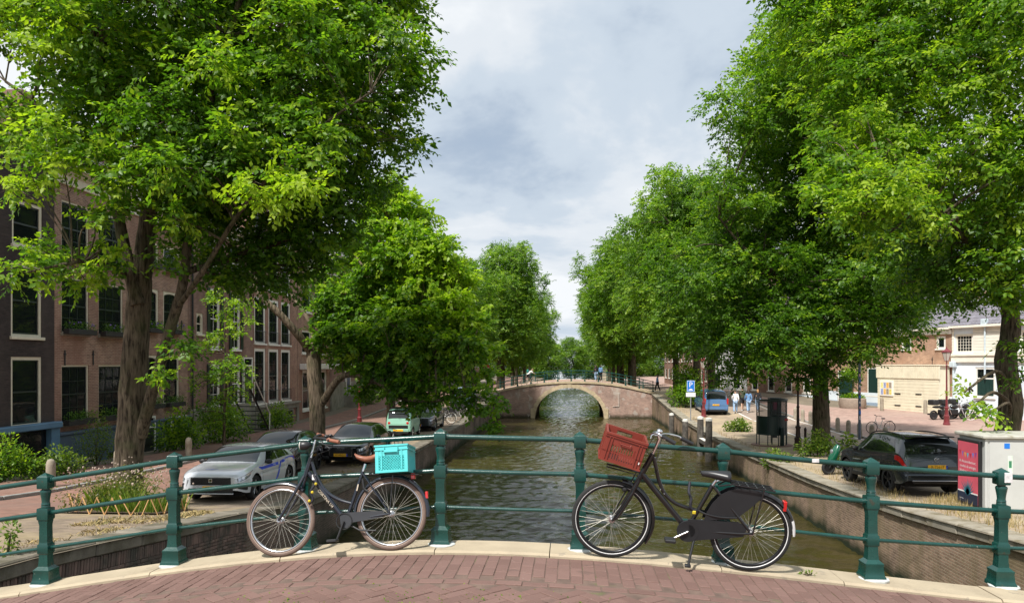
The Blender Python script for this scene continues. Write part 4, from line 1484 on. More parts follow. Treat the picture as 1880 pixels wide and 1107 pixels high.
b.build('ledge', M_wboard, h)
pantiles(h, W, Hh, 3.0, 8)
for px in (1753, 1811):
    y_, z_ = ray_local(h, px, 640 if px > 1800 else 700)
    b = MB().tube([(.14, y_, z_ - (2 if px > 1800 else 2.6)), (.14, y_, z_ + (2.0 if px > 1800 else 1.1))], .06, 8); b.cbox(.03, .32, y_ - .2, y_ + .2, z_ + (1.6 if px > 1800 else 1.0), z_ + (2.0 if px > 1800 else 1.4), .03)
    b.build('drainpipe', pm('pale_blue_pipe', (0.5, 0.58, 0.62), .5), h)

# brick houses further along the square, behind the trees
row2 = [
    ('brown brick house with white windows beside the planter tree on the square', 1432, 1499.5, 6.6, M_rb, [(.9, 2.3), (4.2, 5.6)]),
    ('low brick house with white window behind the green urinal', 1372, 1431.5, 7.6, M_bred, [(.9, 2.4), (4.0, 5.6)]),
    ('pale plastered house behind the scaffolding on the square', 1300, 1371.5, 8.6, pm('grey_plaster', (0.46, 0.46, 0.45), .8), [(.9, 2.5), (4.0, 5.8)]),
]
for lab, a, c, H, m, lv in row2:
    h, W = rhouse(lab, a, c)
    nb = max(2, int(W / 3.2)); bw = W / nb
    holes = [(bw * i + bw * .28, bw * i + bw * .68, z0, z1) for (z0, z1) in lv for i in range(nb)]
    facade(h, W, H, holes, m)
    for r_ in holes:
        window(h, r_, 2, 4, M_white, M_sashd, fw=.13)
    MB().cbox(.002, .08, 0, W, -.5, .7, .01).build('plinth', M_pblue, h)
    cornice(h, W, H, M_white, .4, .3); roof(h, W, H + .4, 2.6)

for i, (lab, y0, W, H, m) in enumerate([
    ('brown brick house on the right bank just past the arch bridge', 88, 8, 11.0, M_bbrown), ('purple brick house, second on the right bank past the arch bridge', 96.2, 8, 12.4, M_bpurp),
    ('red brick house, third on the right bank past the arch bridge', 104.4, 9, 11.4, M_bred), ('dark brick house, fourth on the right bank past the arch bridge', 113.6, 9, 12.6, M_bbrown2),
    ('ochre brick house, fifth on the right bank past the arch bridge', 122.8, 10, 11.8, M_rb), ('far brown brick house on the right bank, sixth past the arch bridge', 133, 14, 12.4, M_bbrown)]):
    h = thing('canal_house', lab, 'house', (18.5, y0 + W, ZR(y0)), R(180))
    nb = 3; bw = W / nb
    holes = [(bw * k + bw * .26, bw * k + bw * .74, z0, z1) for (z0, z1) in ((1.2, 3.0), (4.2, 6.2), (7.3, 9.2)) for k in range(nb)]
    facade(h, W, H, holes, m)
    for r_ in holes: window(h, r_, 2, 4, M_white, M_sashd, fw=.13)
    cornice(h, W, H, M_white, .5, .4); roof(h, W, H + .5)

# ------------------------------------------------------------------ trees


def bark_mat(name, dark, light):
    """furrowed bark: ridges run up the stem"""
    t = NT(name)
    v = t.axes(t.pos(), (0, 1, 2), (1, 1, .16))
    f = t.noise(17, 4, v, .6)
    g = t.noise(2.2, 5, t.pos())
    c = t.ramp(f, [(.36, dark), (.5, sc(light, .7)), (.66, light)])
    c = t.mix(t.ramp(g, [(.48, (0, 0, 0)), (.68, (.55, .55, .55))]), c, (.055, .065, .025))
    t.l(c, t.b.inputs['Base Color']); t.b.inputs['Roughness'].default_value = .95; t.b.inputs['Specular IOR Level'].default_value = .15
    t.l(t.bump(t.noise(60, 3, t.pos()), .4, .01, t.bump(f, 1.0, .06)), t.b.inputs['Normal'])
    return t.m


M_bark = bark_mat('elm_bark', (.028, .021, .015), (.145, .115, .08))
M_bark2 = bark_mat('maple_bark', (.05, .038, .026), (.25, .195, .135))
M_elm = leaf_mat('elm_leaves', (0.032, 0.085, 0.010), (0.108, 0.222, 0.018), (0.31, 0.42, 0.03), .52)
M_maple = leaf_mat('maple_leaves', (0.038, 0.095, 0.010), (0.115, 0.235, 0.018), (0.30, 0.42, 0.027), .52)
M_row = leaf_mat('row_leaves', (0.045, 0.105, 0.014), (0.13, 0.245, 0.026), (0.28, 0.39, 0.042), .52)


def spray_template(g, n, L, leaf, wid=.5):
    """one leafy twig: alternate folded leaves along +x"""
    V = []
    for i in range(n):
        u = (i + .6) / n
        side = 1 if i % 2 else -1
        base = np.array([u * L, side * .012 * L + g.normal(0, .05) * L, -.10 * L * u * u + g.normal(0, .045) * L])
        an = side * g.uniform(.5, 1.25) if i < n - 1 else g.uniform(-.2, .2)
        dr = g.uniform(-.75, .15)
        ax = np.array([math.cos(an) * math.cos(dr), math.sin(an) * math.cos(dr), math.sin(dr)])
        sd_ = np.cross(ax, np.array([g.normal(0, .5), g.normal(0, .5), 1.0])); sd_ /= np.linalg.norm(sd_)
        nn = np.cross(sd_, ax)
        s_ = leaf * g.uniform(.75, 1.2)
        V += [base, base + ax * s_ * .45 + sd_ * s_ * wid * .5 + nn * s_ * .07, base + ax * s_ - nn * s_ * .06, base + ax * s_ * .45 - sd_ * s_ * wid * .5 + nn * s_ * .07]
    return np.array(V)


def crown_data(lobes, dens, leaf, nleaf=13, L=.55, wid=.55, seed=1, droop=.25, skip=.6):
    """lobes: (center, radii, tint). -> verts, tint"""
    g = np.random.default_rng(seed)
    T = [spray_template(g, nleaf, L, leaf, wid) for _ in range(6)]
    C = np.array([l[0] for l in lobes], float); Rd = np.array([l[1] for l in lobes], float); Tn = np.array([l[2] for l in lobes])
    P, D, TT = [], [], []
    for i in range(len(lobes)):
        r_ = Rd[i]
        area = 4 * math.pi * ((r_[0] * r_[1]) ** 1.6 / 3 + (r_[0] * r_[2]) ** 1.6 / 3 + (r_[1] * r_[2]) ** 1.6 / 3) ** (1 / 1.6)
        n = max(4, int(dens * area))
        d = g.normal(size=(n, 3)); d[:, 2] += .25
        d /= np.linalg.norm(d, axis=1)[:, None]
        rad = 1 - .55 * g.random(n) ** 1.6
        rad *= 1 + .22 * np.sin(d[:, 0] * 5 + i) * np.sin(d[:, 1] * 4 + 2 * i) + g.normal(0, .05, n)
        p = C[i] + d * rad[:, None] * r_
        inside = np.zeros(n, bool)
        for j in range(len(lobes)):
            if j != i:
                inside |= (((p - C[j]) / Rd[j]) ** 2).sum(1) < .45
        keep = ~inside | (g.random(n) > skip)
        P.append(p[keep]); D.append(d[keep]); TT.append(np.full(keep.sum(), Tn[i]))
    P = np.concatenate(P); D = np.concatenate(D); TT = np.concatenate(TT)
    n = len(P)
    ax = D * np.array([1, 1, .45]) + g.normal(0, .35, (n, 3)); ax[:, 2] -= droop
    ax /= np.linalg.norm(ax, axis=1)[:, None]
    up = np.tile([0, 0, 1.0], (n, 1)) + D * .55 + g.normal(0, .35, (n, 3))
    sd_ = np.cross(up, ax); sd_ /= np.linalg.norm(sd_, axis=1)[:, None]
    nn = np.cross(ax, sd_)
    M = np.stack([ax, sd_, nn], 1) * g.uniform(.75, 1.3, n)[:, None, None]
    which = g.integers(0, 6, n)
    tint = np.clip(TT + g.normal(.03, .17, n), 0, .95)
    out, to = [], []
    for k in range(6):
        s_ = which == k
        v = np.einsum('vk,nkj->nvj', T[k], M[s_]) + P[s_][:, None, :] - (M[s_][:, 0, :] * L * .5)[:, None, :]
        out.append(v.reshape(-1, 3)); to.append(np.repeat(tint[s_], len(T[k])))
    return np.concatenate(out), np.concatenate(to), P


def wood(limbs, lobes, seed=0, twigs=4, trunkn=14):
    """limbs: (points, r0, r1); every lobe gets a branch from the nearest lower limb node and some twigs"""
    g = random.Random(seed)
    b = MB()
    nodes = []
    for (p, r0, r1) in limbs:
        path = crv(p, 5)
        m = len(path)
        rs = [lerp(r0, r1, (i / (m - 1)) ** .8) * (1 + g.uniform(-.05, .05)) for i in range(m)]
        b.tube(path, rs, trunkn if r0 > .15 else 9)
        nodes += [(q, rs[i]) for i, q in enumerate(path)]
    for c, r_, _ in lobes:
        c = Vector(c)
        best = min(nodes, key=lambda q: (q[0] - c).length + (2.5 if q[0].z > c.z + .3 else 0) + (1.0 if q[1] > .3 else 0))
        q, rq = best
        dist = (c - q).length
        if dist < .3: continue
        mid = q.lerp(c, .5) + Vector((g.uniform(-.2, .2), g.uniform(-.2, .2), g.uniform(-.05, .25) * dist))
        r0 = min(rq * .6, .025 + .018 * dist)
        pth = crv([q, mid, c], 4)
        b.tube(pth, [lerp(r0, r0 * .35, i / (len(pth) - 1)) for i in range(len(pth))], 6)
        for k in range(twigs):
            a = g.uniform(0, 6.28); e = g.uniform(-.4, 1)
            d = Vector((math.cos(a) * r_[0], math.sin(a) * r_[1], e * r_[2])) * g.uniform(.6, .95)
            s0 = q.lerp(c, g.uniform(.55, 1))
            b.tube([s0, s0.lerp(c + d, .5) + Vector((0, 0, .08)), c + d], [r0 * .4, r0 * .28, .006], 5, cap=False)
    return b


def tree(name, label, base, limbs, lobes, leafm, barkm, dens=9, leaf=.12, nleaf=13, L=.55, wid=.55, seed=1, droop=.25, skip=.6, group=None, twigs=4):
    t_ = thing(name, label, 'tree', base, group=group)
    bv = Vector(base)
    limbs = [([Vector(p) - bv for p in l[0]], l[1], l[2]) for l in limbs]
    lobes = [(Vector(l[0]) - bv, l[1] if hasattr(l[1], '__len__') else (l[1], l[1], l[1] * .85), l[2]) for l in lobes]
    wood(limbs, lobes, seed, twigs).build('trunk', barkm, t_, smooth=60)
    v, tn, _ = crown_data(lobes, dens, leaf, nleaf, L, wid, seed, droop, skip)
    link('crown', np_mesh('crown', v, tn, leafm), t_)
    return t_


def PX(lst, Y):
    return [at(p[0], p[1], p[2] if len(p) > 2 else Y) for p in lst]


gr = random.Random(21)


def lob(lst):
    """(px, py, Y, r, tint): every clump breaks up into a few smaller ones"""
    out = []
    for a, b_, Y, r_, tn in lst:
        c = at(a, b_, Y)
        n = 1 if r_ < .5 else 3 if r_ < .8 else 5 if r_ < 1.3 else 6
        if n == 1:
            out.append((c, (r_ * 1.1, r_ * 1.1, r_ * .8), tn)); continue
        ph = gr.uniform(0, 6.28)
        for k in range(n):
            q_ = r_ * gr.uniform(.48, .66)
            an = ph + k * 2.39996
            zz = 1 - 2 * (k + .5) / n
            rd = r_ * gr.uniform(.55, .8)
            o = Vector((math.cos(an) * math.sqrt(1 - zz * zz) * rd, math.sin(an) * math.sqrt(1 - zz * zz) * rd, zz * rd * .9))
            out.append((c + o, (q_ * gr.uniform(1.0, 1.35), q_ * gr.uniform(1.0, 1.35), q_ * gr.uniform(.55, .8)), tn + gr.uniform(-.1, .12)))
    return out


# --- big elm by the flower bed
limbs = [
    (PX([(232, 945), (236, 860), (244, 720), (252, 600), (258, 520), (262, 470)], 16.5), .36, .225),
    (PX([(254, 560), (232, 470), (215, 380), (206, 290), (196, 180), (190, 40), (200, -120)], 16.3), .16, .05),
    (PX([(262, 490), (272, 400), (284, 300), (290, 180), (300, 40), (310, -120)], 17.0), .24, .05),
    (PX([(258, 800, 16.5), (285, 700, 16.2), (314, 600, 16.0), (336, 520, 15.8), (345, 430, 15.7), (352, 330, 15.6), (392, 170, 15.5), (440, 0, 15.4), (470, -120, 15.4)], 16), .15, .05),
    (PX([(322, 570, 15.9), (375, 495, 15.3), (430, 405, 14.9), (490, 330, 14.6), (580, 240, 14.4), (680, 170, 14.4)], 15), .07, .02),
    (PX([(210, 340, 16.3), (130, 270, 15.6), (70, 195, 15.2), (10, 150, 15)], 15), .09, .03),
    (PX([(240, 510, 16.4), (180, 480, 15.2), (120, 485, 14.4), (50, 500, 14)], 15), .07, .02),
    (PX([(352, 330, 15.6), (450, 210, 16.5), (560, 120, 17), (680, 60, 17.2)], 15), .09, .02),
    (PX([(340, 500, 15.8), (430, 470, 16.5), (530, 440, 16.5), (620, 400, 16.2)], 15), .09, .02),
]
lst = []
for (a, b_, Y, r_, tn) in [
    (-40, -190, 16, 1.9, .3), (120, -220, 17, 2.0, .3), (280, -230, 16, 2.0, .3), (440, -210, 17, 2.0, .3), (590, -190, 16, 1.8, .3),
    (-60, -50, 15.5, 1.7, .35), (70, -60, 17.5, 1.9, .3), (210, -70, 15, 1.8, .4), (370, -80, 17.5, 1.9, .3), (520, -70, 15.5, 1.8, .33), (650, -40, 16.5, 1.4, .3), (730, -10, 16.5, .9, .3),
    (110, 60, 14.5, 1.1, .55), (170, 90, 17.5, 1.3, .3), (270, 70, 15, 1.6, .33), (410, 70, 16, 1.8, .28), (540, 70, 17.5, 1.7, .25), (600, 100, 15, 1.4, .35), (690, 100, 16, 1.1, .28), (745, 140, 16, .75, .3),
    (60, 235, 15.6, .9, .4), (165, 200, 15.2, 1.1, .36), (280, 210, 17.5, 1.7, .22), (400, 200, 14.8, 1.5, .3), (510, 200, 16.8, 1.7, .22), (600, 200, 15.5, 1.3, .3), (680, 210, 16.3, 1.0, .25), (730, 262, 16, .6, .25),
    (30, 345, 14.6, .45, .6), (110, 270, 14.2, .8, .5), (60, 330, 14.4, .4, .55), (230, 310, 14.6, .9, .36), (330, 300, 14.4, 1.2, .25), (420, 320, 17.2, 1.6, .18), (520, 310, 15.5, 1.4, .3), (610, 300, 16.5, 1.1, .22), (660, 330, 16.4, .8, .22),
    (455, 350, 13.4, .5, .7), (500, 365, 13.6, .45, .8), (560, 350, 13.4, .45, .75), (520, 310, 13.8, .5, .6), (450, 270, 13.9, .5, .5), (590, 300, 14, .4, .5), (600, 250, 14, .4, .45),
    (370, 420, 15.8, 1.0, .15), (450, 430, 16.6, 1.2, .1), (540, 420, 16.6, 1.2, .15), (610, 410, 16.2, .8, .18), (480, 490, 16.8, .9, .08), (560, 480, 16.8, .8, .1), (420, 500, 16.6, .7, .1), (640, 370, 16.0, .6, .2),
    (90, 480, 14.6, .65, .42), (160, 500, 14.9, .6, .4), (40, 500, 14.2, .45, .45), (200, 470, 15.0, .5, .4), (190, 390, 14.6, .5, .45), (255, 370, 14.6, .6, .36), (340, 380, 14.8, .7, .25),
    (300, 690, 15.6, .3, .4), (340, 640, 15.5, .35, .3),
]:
    lst.append((a, b_, Y, r_, tn))
base = at(234, 930, 16.5); base.z = ZL(16.5) - .05
tree('elm_tree', 'large spreading elm with forked trunk rising from the flower bed', base, limbs, lob(lst), M_elm, M_bark, dens=9.2, leaf=.125, nleaf=14, L=.55, wid=.6, seed=3, skip=.75, twigs=2)

# --- pollarded maple leaning over the canal
limbs = [
    (PX([(583, 880), (583, 820), (582, 740), (577, 690), (576, 645)], 27.2), .31, .27),
    (PX([(574, 650, 27.2), (545, 612, 26.6), (512, 575, 26.2), (480, 545, 26), (465, 518, 26), (482, 510, 26.2), (515, 515, 26.4)], 27), .17, .06),
    (PX([(578, 660, 27.2), (572, 600, 27.4), (548, 560, 27.4), (530, 530, 27.6)], 27), .14, .05),
    (PX([(582, 650, 27.2), (610, 570, 27.2), (650, 520, 27), (695, 450, 26.8), (712, 408, 26.8), (705, 380, 26.8)], 27), .16, .05),
    (PX([(588, 745, 27.2), (630, 690, 26.5), (690, 700, 26), (735, 730, 25.7), (800, 735, 25.4), (870, 725, 25.2)], 27), .15, .04),
    (PX([(600, 600, 27.2), (680, 570, 26.6), (770, 560, 26.2), (850, 570, 26)], 27), .13, .04),
]
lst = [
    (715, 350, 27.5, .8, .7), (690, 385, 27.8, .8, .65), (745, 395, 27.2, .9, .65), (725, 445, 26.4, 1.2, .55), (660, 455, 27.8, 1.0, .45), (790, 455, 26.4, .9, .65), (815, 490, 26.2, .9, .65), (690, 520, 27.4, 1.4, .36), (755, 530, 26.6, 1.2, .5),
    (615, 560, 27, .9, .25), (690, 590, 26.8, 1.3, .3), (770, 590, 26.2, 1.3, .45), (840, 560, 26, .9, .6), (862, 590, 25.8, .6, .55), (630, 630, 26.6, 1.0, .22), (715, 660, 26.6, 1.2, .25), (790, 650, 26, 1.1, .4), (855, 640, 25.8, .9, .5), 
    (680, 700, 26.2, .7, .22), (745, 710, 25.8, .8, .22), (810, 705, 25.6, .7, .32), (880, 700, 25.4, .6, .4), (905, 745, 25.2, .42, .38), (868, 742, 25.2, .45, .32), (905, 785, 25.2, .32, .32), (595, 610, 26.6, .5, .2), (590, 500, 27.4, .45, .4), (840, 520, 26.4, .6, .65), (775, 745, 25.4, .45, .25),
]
base = at(583, 853, 27.2); base.z = ZL(27.2) - .05
tree('maple_tree', 'gnarled maple with bare cut limbs leaning over the canal', base, limbs, lob(lst), M_maple, M_bark2, dens=13, leaf=.14, nleaf=12, L=.48, wid=.75, seed=8, skip=.5, twigs=2)

# --- thin sapling before the houses
limbs = [(PX([(412, 830), (412, 760), (416, 690), (412, 620), (418, 550)], 30.5), .07, .02)]
lst = [(412, 560, 30.5, .75, .5), (440, 600, 30, .6, .6), (388, 625, 30.5, .6, .45), (420, 680, 30, .8, .4), (372, 700, 30.8, .7, .3), (446, 715, 30.3, .5, .5), (395, 755, 30.5, .8, .25), (350, 650, 31, .5, .3), (450, 560, 30.2, .4, .65)]
base = at(412, 830, 30.5); base.z = ZL(30.5) - .05
tree('young_tree', 'thin young tree with airy light green leaves before the shuttered house', base, limbs, lob(lst), M_maple, M_bark, dens=7, leaf=.13, nleaf=9, L=.5, wid=.6, seed=12, skip=.2)

# --- elm behind the grey cabinet
limbs = [
    (PX([(1852, 930), (1846, 820), (1856, 740), (1846, 660), (1856, 600), (1848, 500), (1838, 380), (1828, 260)], 20.2), .36, .14),
    (PX([(1850, 560, 20.2), (1790, 460, 19.4), (1720, 400, 18.5), (1640, 360, 17.8), (1560, 350, 17.4)], 20), .12, .03),
    (PX([(1840, 400, 20.2), (1770, 250, 20.5), (1690, 170, 21), (1600, 90, 21), (1520, 30, 21)], 20), .14, .03),
    (PX([(1828, 270, 20.2), (1830, 120, 20.2), (1820, -60, 20.2)], 20), .14, .05),
    (PX([(1846, 480, 20.2), (1900, 350, 19), (1940, 200, 18.4)], 20), .12, .03),
    (PX([(1836, 330, 20.2), (1740, 300, 21.5), (1640, 250, 22)], 20), .09, .03),
]
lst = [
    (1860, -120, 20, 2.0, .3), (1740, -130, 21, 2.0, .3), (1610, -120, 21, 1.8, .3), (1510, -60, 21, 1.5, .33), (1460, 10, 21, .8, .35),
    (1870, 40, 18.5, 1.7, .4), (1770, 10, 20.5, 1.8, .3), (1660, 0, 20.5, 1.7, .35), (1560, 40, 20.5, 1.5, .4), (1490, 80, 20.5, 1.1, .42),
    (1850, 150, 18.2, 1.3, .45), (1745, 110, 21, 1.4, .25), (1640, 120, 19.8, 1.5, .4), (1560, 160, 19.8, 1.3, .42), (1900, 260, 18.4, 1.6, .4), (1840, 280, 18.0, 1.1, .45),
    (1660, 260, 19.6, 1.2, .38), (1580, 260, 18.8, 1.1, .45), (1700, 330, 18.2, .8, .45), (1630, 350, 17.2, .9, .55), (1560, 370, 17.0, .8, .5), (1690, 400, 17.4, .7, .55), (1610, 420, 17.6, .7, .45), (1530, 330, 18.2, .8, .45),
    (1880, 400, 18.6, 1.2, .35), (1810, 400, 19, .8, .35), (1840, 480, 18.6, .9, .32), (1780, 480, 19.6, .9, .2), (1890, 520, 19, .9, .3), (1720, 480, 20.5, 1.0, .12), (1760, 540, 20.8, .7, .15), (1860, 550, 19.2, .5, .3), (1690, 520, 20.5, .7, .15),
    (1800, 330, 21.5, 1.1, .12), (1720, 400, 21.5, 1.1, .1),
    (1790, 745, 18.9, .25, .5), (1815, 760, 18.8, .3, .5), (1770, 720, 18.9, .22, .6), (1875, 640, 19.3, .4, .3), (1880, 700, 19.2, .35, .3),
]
base = at(1852, 918, 20.2); base.z = ZR(20.2) - .05
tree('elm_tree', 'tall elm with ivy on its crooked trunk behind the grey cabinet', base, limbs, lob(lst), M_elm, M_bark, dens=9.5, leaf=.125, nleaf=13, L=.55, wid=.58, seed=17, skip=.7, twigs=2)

# --- elm beside the black lamp post
limbs = [
    (PX([(1508, 840), (1507, 740), (1505, 660), (1500, 560), (1490, 440), (1478, 300), (1470, 180)], 34.5), .42, .14),
    (PX([(1502, 600, 34.5), (1440, 520, 33), (1370, 460, 32), (1320, 400, 31.5)], 34), .16, .04),
    (PX([(1500, 560, 34.5), (1560, 470, 33.5), (1620, 420, 33)], 34), .16, .04),
    (PX([(1495, 480, 34.5), (1420, 360, 35), (1360, 260, 35)], 34), .14, .04),
    (PX([(1488, 420, 34.5), (1550, 280, 35), (1590, 180, 35)], 34), .14, .04),
    (PX([(1504, 640, 34.5), (1450, 610, 32.5), (1390, 600, 31.5)], 34), .1, .03),
]
lst = []
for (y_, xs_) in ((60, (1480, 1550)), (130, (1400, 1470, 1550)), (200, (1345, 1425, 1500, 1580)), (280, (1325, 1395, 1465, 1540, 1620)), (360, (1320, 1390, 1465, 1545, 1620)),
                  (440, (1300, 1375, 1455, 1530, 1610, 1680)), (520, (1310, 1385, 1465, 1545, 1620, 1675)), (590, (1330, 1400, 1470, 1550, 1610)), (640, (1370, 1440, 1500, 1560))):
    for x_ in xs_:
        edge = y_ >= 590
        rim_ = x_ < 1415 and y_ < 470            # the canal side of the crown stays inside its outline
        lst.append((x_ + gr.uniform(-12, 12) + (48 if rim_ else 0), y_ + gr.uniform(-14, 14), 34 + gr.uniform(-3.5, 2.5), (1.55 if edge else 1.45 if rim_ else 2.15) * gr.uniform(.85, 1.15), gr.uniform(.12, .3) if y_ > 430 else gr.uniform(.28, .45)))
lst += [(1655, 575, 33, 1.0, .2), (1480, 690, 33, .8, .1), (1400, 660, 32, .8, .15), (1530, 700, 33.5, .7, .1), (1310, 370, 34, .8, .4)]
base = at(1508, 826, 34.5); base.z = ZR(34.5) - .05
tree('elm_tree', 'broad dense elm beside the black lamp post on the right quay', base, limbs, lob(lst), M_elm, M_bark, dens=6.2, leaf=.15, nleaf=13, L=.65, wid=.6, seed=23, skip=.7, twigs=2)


# --- rows of trees further along, one crown shape each in four variants
def auto_lobes(seed, Hc, rx, ry, rz, n=30, lr=(1.5, 2.3), cx=0.0, cy=0.0):
    g = random.Random(seed)
    out = []
    for i in range(n):
        z = 1 - 2 * (i + .5) / n
        a = i * 2.39996 + g.uniform(-.3, .3)
        q = math.sqrt(1 - z * z) * g.uniform(.55, .95)
        zz = z * g.uniform(.8, 1.0)
        wd = 1.0 if zz < 0 else 1 - .25 * zz
        r_ = g.uniform(*lr)
        out.append((Vector((cx + q * math.cos(a) * (rx - r_ * .6) * wd, cy + q * math.sin(a) * (ry - r_ * .6) * wd, Hc + zz * (rz - r_ * .5))), (r_ * 1.1, r_ * 1.1, r_ * .85), g.uniform(.2, .48)))
    for i in range(12):
        a = g.uniform(0, 6.28); e = g.uniform(.05, 1.0); q = math.sqrt(1 - e * e)
        r_ = g.uniform(.55, .85)
        out.append((Vector((cx + math.cos(a) * q * rx * 1.02, cy + math.sin(a) * q * ry * 1.02, Hc + e * rz * 1.04)), (r_, r_, r_ * 1.3), g.uniform(.3, .6)))
    return out


def row_proto(seed, H, rx, rz, lean=0.0, leaf=.19, dens=4.4, n=30):
    g = random.Random(seed)
    zc = H - rz
    limbs = [([Vector((0, 0, -.1)), Vector((.05, 0, zc * .4)), Vector((lean * .3, .1, zc * .75)), Vector((lean * .7, 0, zc)), Vector((lean, 0, H - 2))], .34, .08)]
    for k in range(6):
        a = k * 1.05 + g.uniform(-.2, .2)
        z0 = zc * g.uniform(.5, .85)
        p0 = Vector((lean * .35, 0, z0))
        limbs.append(([p0, p0 + Vector((math.cos(a) * rx * .3 + lean * .2, math.sin(a) * rx * .3, rz * .3)), p0 + Vector((math.cos(a) * rx * .65 + lean * .5, math.sin(a) * rx * .65, rz * .75))], .13, .04))
    lobes = auto_lobes(seed, zc, rx, rx, rz, int(n * 2.1), (1.0, 1.6), cx=lean)
    b = wood(limbs, lobes, seed, 3, 10).mesh('trunk', M_bark, 60)
    v, tn, _ = crown_data(lobes, dens, leaf, 12, .8, .62, seed, .25, .7)
    return b, np_mesh('crown', v, tn, M_row)


protos = [row_proto(31, 17.5, 5.2, 7.0, lean=.6), row_proto(37, 18.5, 5.6, 7.4, lean=1.2), row_proto(41, 16.5, 5.0, 6.6, lean=.2), row_proto(47, 11.0, 3.3, 4.2, lean=.5, dens=4.8, n=20, leaf=.17)]


def row_tree(label, x, y, z, k, rot, s=1.0, sx=1.0, group=None):
    t_ = thing('elm_tree' if k < 3 else 'small_tree', label, 'tree', (x, y, z), rot, group)
    t_.scale = (s * sx, s * sx, s)
    link('trunk', protos[k][0], t_); link('crown', protos[k][1], t_)
    return t_


row_tree('rounded elm above the blue van, just past the broad dense elm', 10.2, 60.5, ZR(60.5), 0, R(180), 1.08)
row_tree('elm overhanging the bush by the right bridge ramp', 12.2, 65.0, ZR(65), 2, R(150), 1.1)
row_tree('elm standing at the right end of the arch bridge', 9.8, 69.5, ZR(69.5), 1, R(200), .95)
for i, (x, y, k, rot, s_) in enumerate([(7.6, 89, 1, 180, 1.0), (8.2, 101, 0, 160, 1.0), (8.0, 114, 2, 190, 1.05), (8.4, 128, 1, 170, 1.0), (8.6, 145, 0, 200, 1.0), (8.8, 165, 2, 120, 1.05)]):
    row_tree(['leafy elm reaching over the water behind the right half of the arch bridge', 'second elm behind the arch bridge on the right bank', 'third elm behind the arch bridge on the right bank', 'fourth elm behind the arch bridge on the right bank', 'fifth elm behind the arch bridge on the right bank', 'sixth elm behind the arch bridge on the right bank'][i], x, y, ZR(y), k, R(rot), s_, 1.12, 'elms on the right bank past the bridge')
row_tree('slim tree with thin trunk beside the mint green car', -9.4, 38.7, ZL(38.7), 3, R(40), .85)
row_tree('small tree between the parked cars and the parked bicycles', -9.4, 52.5, ZL(52.5), 3, R(130), 1.0)
row_tree('small tree at the left end of the arch bridge', -9.0, 64, ZL(64), 3, R(220), 1.15)
for i, (x, y, k, rot, s_) in enumerate([(-8.4, 89, 0, 0, 1.02), (-9.0, 101, 2, 40, .95), (-8.6, 113, 1, 10, .92), (-9.0, 127, 0, 80, .95), (-8.8, 146, 2, 10, 1.0), (-8.8, 166, 1, 30, 1.0)]):
    row_tree(['round elm behind the cyclist on the left bank', 'second elm behind the arch bridge on the left bank', 'third elm behind the arch bridge on the left bank', 'fourth elm behind the arch bridge on the left bank', 'fifth elm behind the arch bridge on the left bank', 'sixth elm behind the arch bridge on the left bank'][i], x, y, ZL(y), k, R(rot), s_, 1.0, 'elms on the left bank past the bridge')
for i in range(11):
    row_tree('distant elm closing the canal view, %s from the left' % ['first', 'second', 'third', 'fourth', 'fifth', 'sixth', 'seventh', 'eighth', 'ninth', 'tenth', 'eleventh'][i], -24 + 6.2 * i + random.uniform(-1, 1), 205 + (i % 3) * 16, -2.5, i % 3, R(50 * i), .85, 1.25, 'elms closing the far end of the canal')
for i, (x, y, k, s_) in enumerate([(26, 84, 1, 1.0), (19, 92, 0, 1.05), (34, 96, 2, 1.0)]):
    row_tree(['elm rising behind the roofs of the square', 'elm behind the scaffolded house', 'elm above the far roofs of the square'][i], x, y, 1.8, k, R(70 * i), s_)

# ------------------------------------------------------------------ cars
M_tyre = pm('tyre_rubber', (0.018, 0.018, 0.018), 0.85, var=0.2, bump=0.15)
M_rimA = pm('alloy_rim', (0.42, 0.43, 0.45), 0.3, metal=0.9, var=0.1)
M_rimB = pm('black_rim', (0.03, 0.03, 0.032), 0.35, metal=0.5, var=0.1)
M_trim = pm('black_plastic', (0.014, 0.014, 0.015), 0.5, var=0.15)
M_under = pm('underbody', (0.006, 0.006, 0.006), 0.95, var=0.1)
M_cglass = glass_mat('car_glass', (0.010, 0.013, 0.013), 0.02)
M_lens = pm('headlight_lens', (0.55, 0.57, 0.6), 0.08, metal=0.6, var=0.3, scale=30)
M_red = pm('tail_light_red', (0.50, 0.012, 0.012), 0.12, var=0.25, scale=20, coat=1)
M_yel = pm('plate_yellow', (0.86, 0.46, 0.02), 0.5, var=0.05)
M_plblue = pm('plate_blue', (0.01, 0.06, 0.42), 0.5, var=0.05)
M_ink = pm('plate_ink', (0.02, 0.015, 0.01), 0.6)
M_chrome = pm('chrome', (0.7, 0.7, 0.72), 0.12, metal=1, var=0.05)


def paint(name, col, metal=0.35, rough=0.25):
    return pm(name, col, rough, metal=metal, var=0.05, scale=2, coat=1.0, dirt=sc(col, .85), dscale=1.5, dth=(.55, .8), world=False)


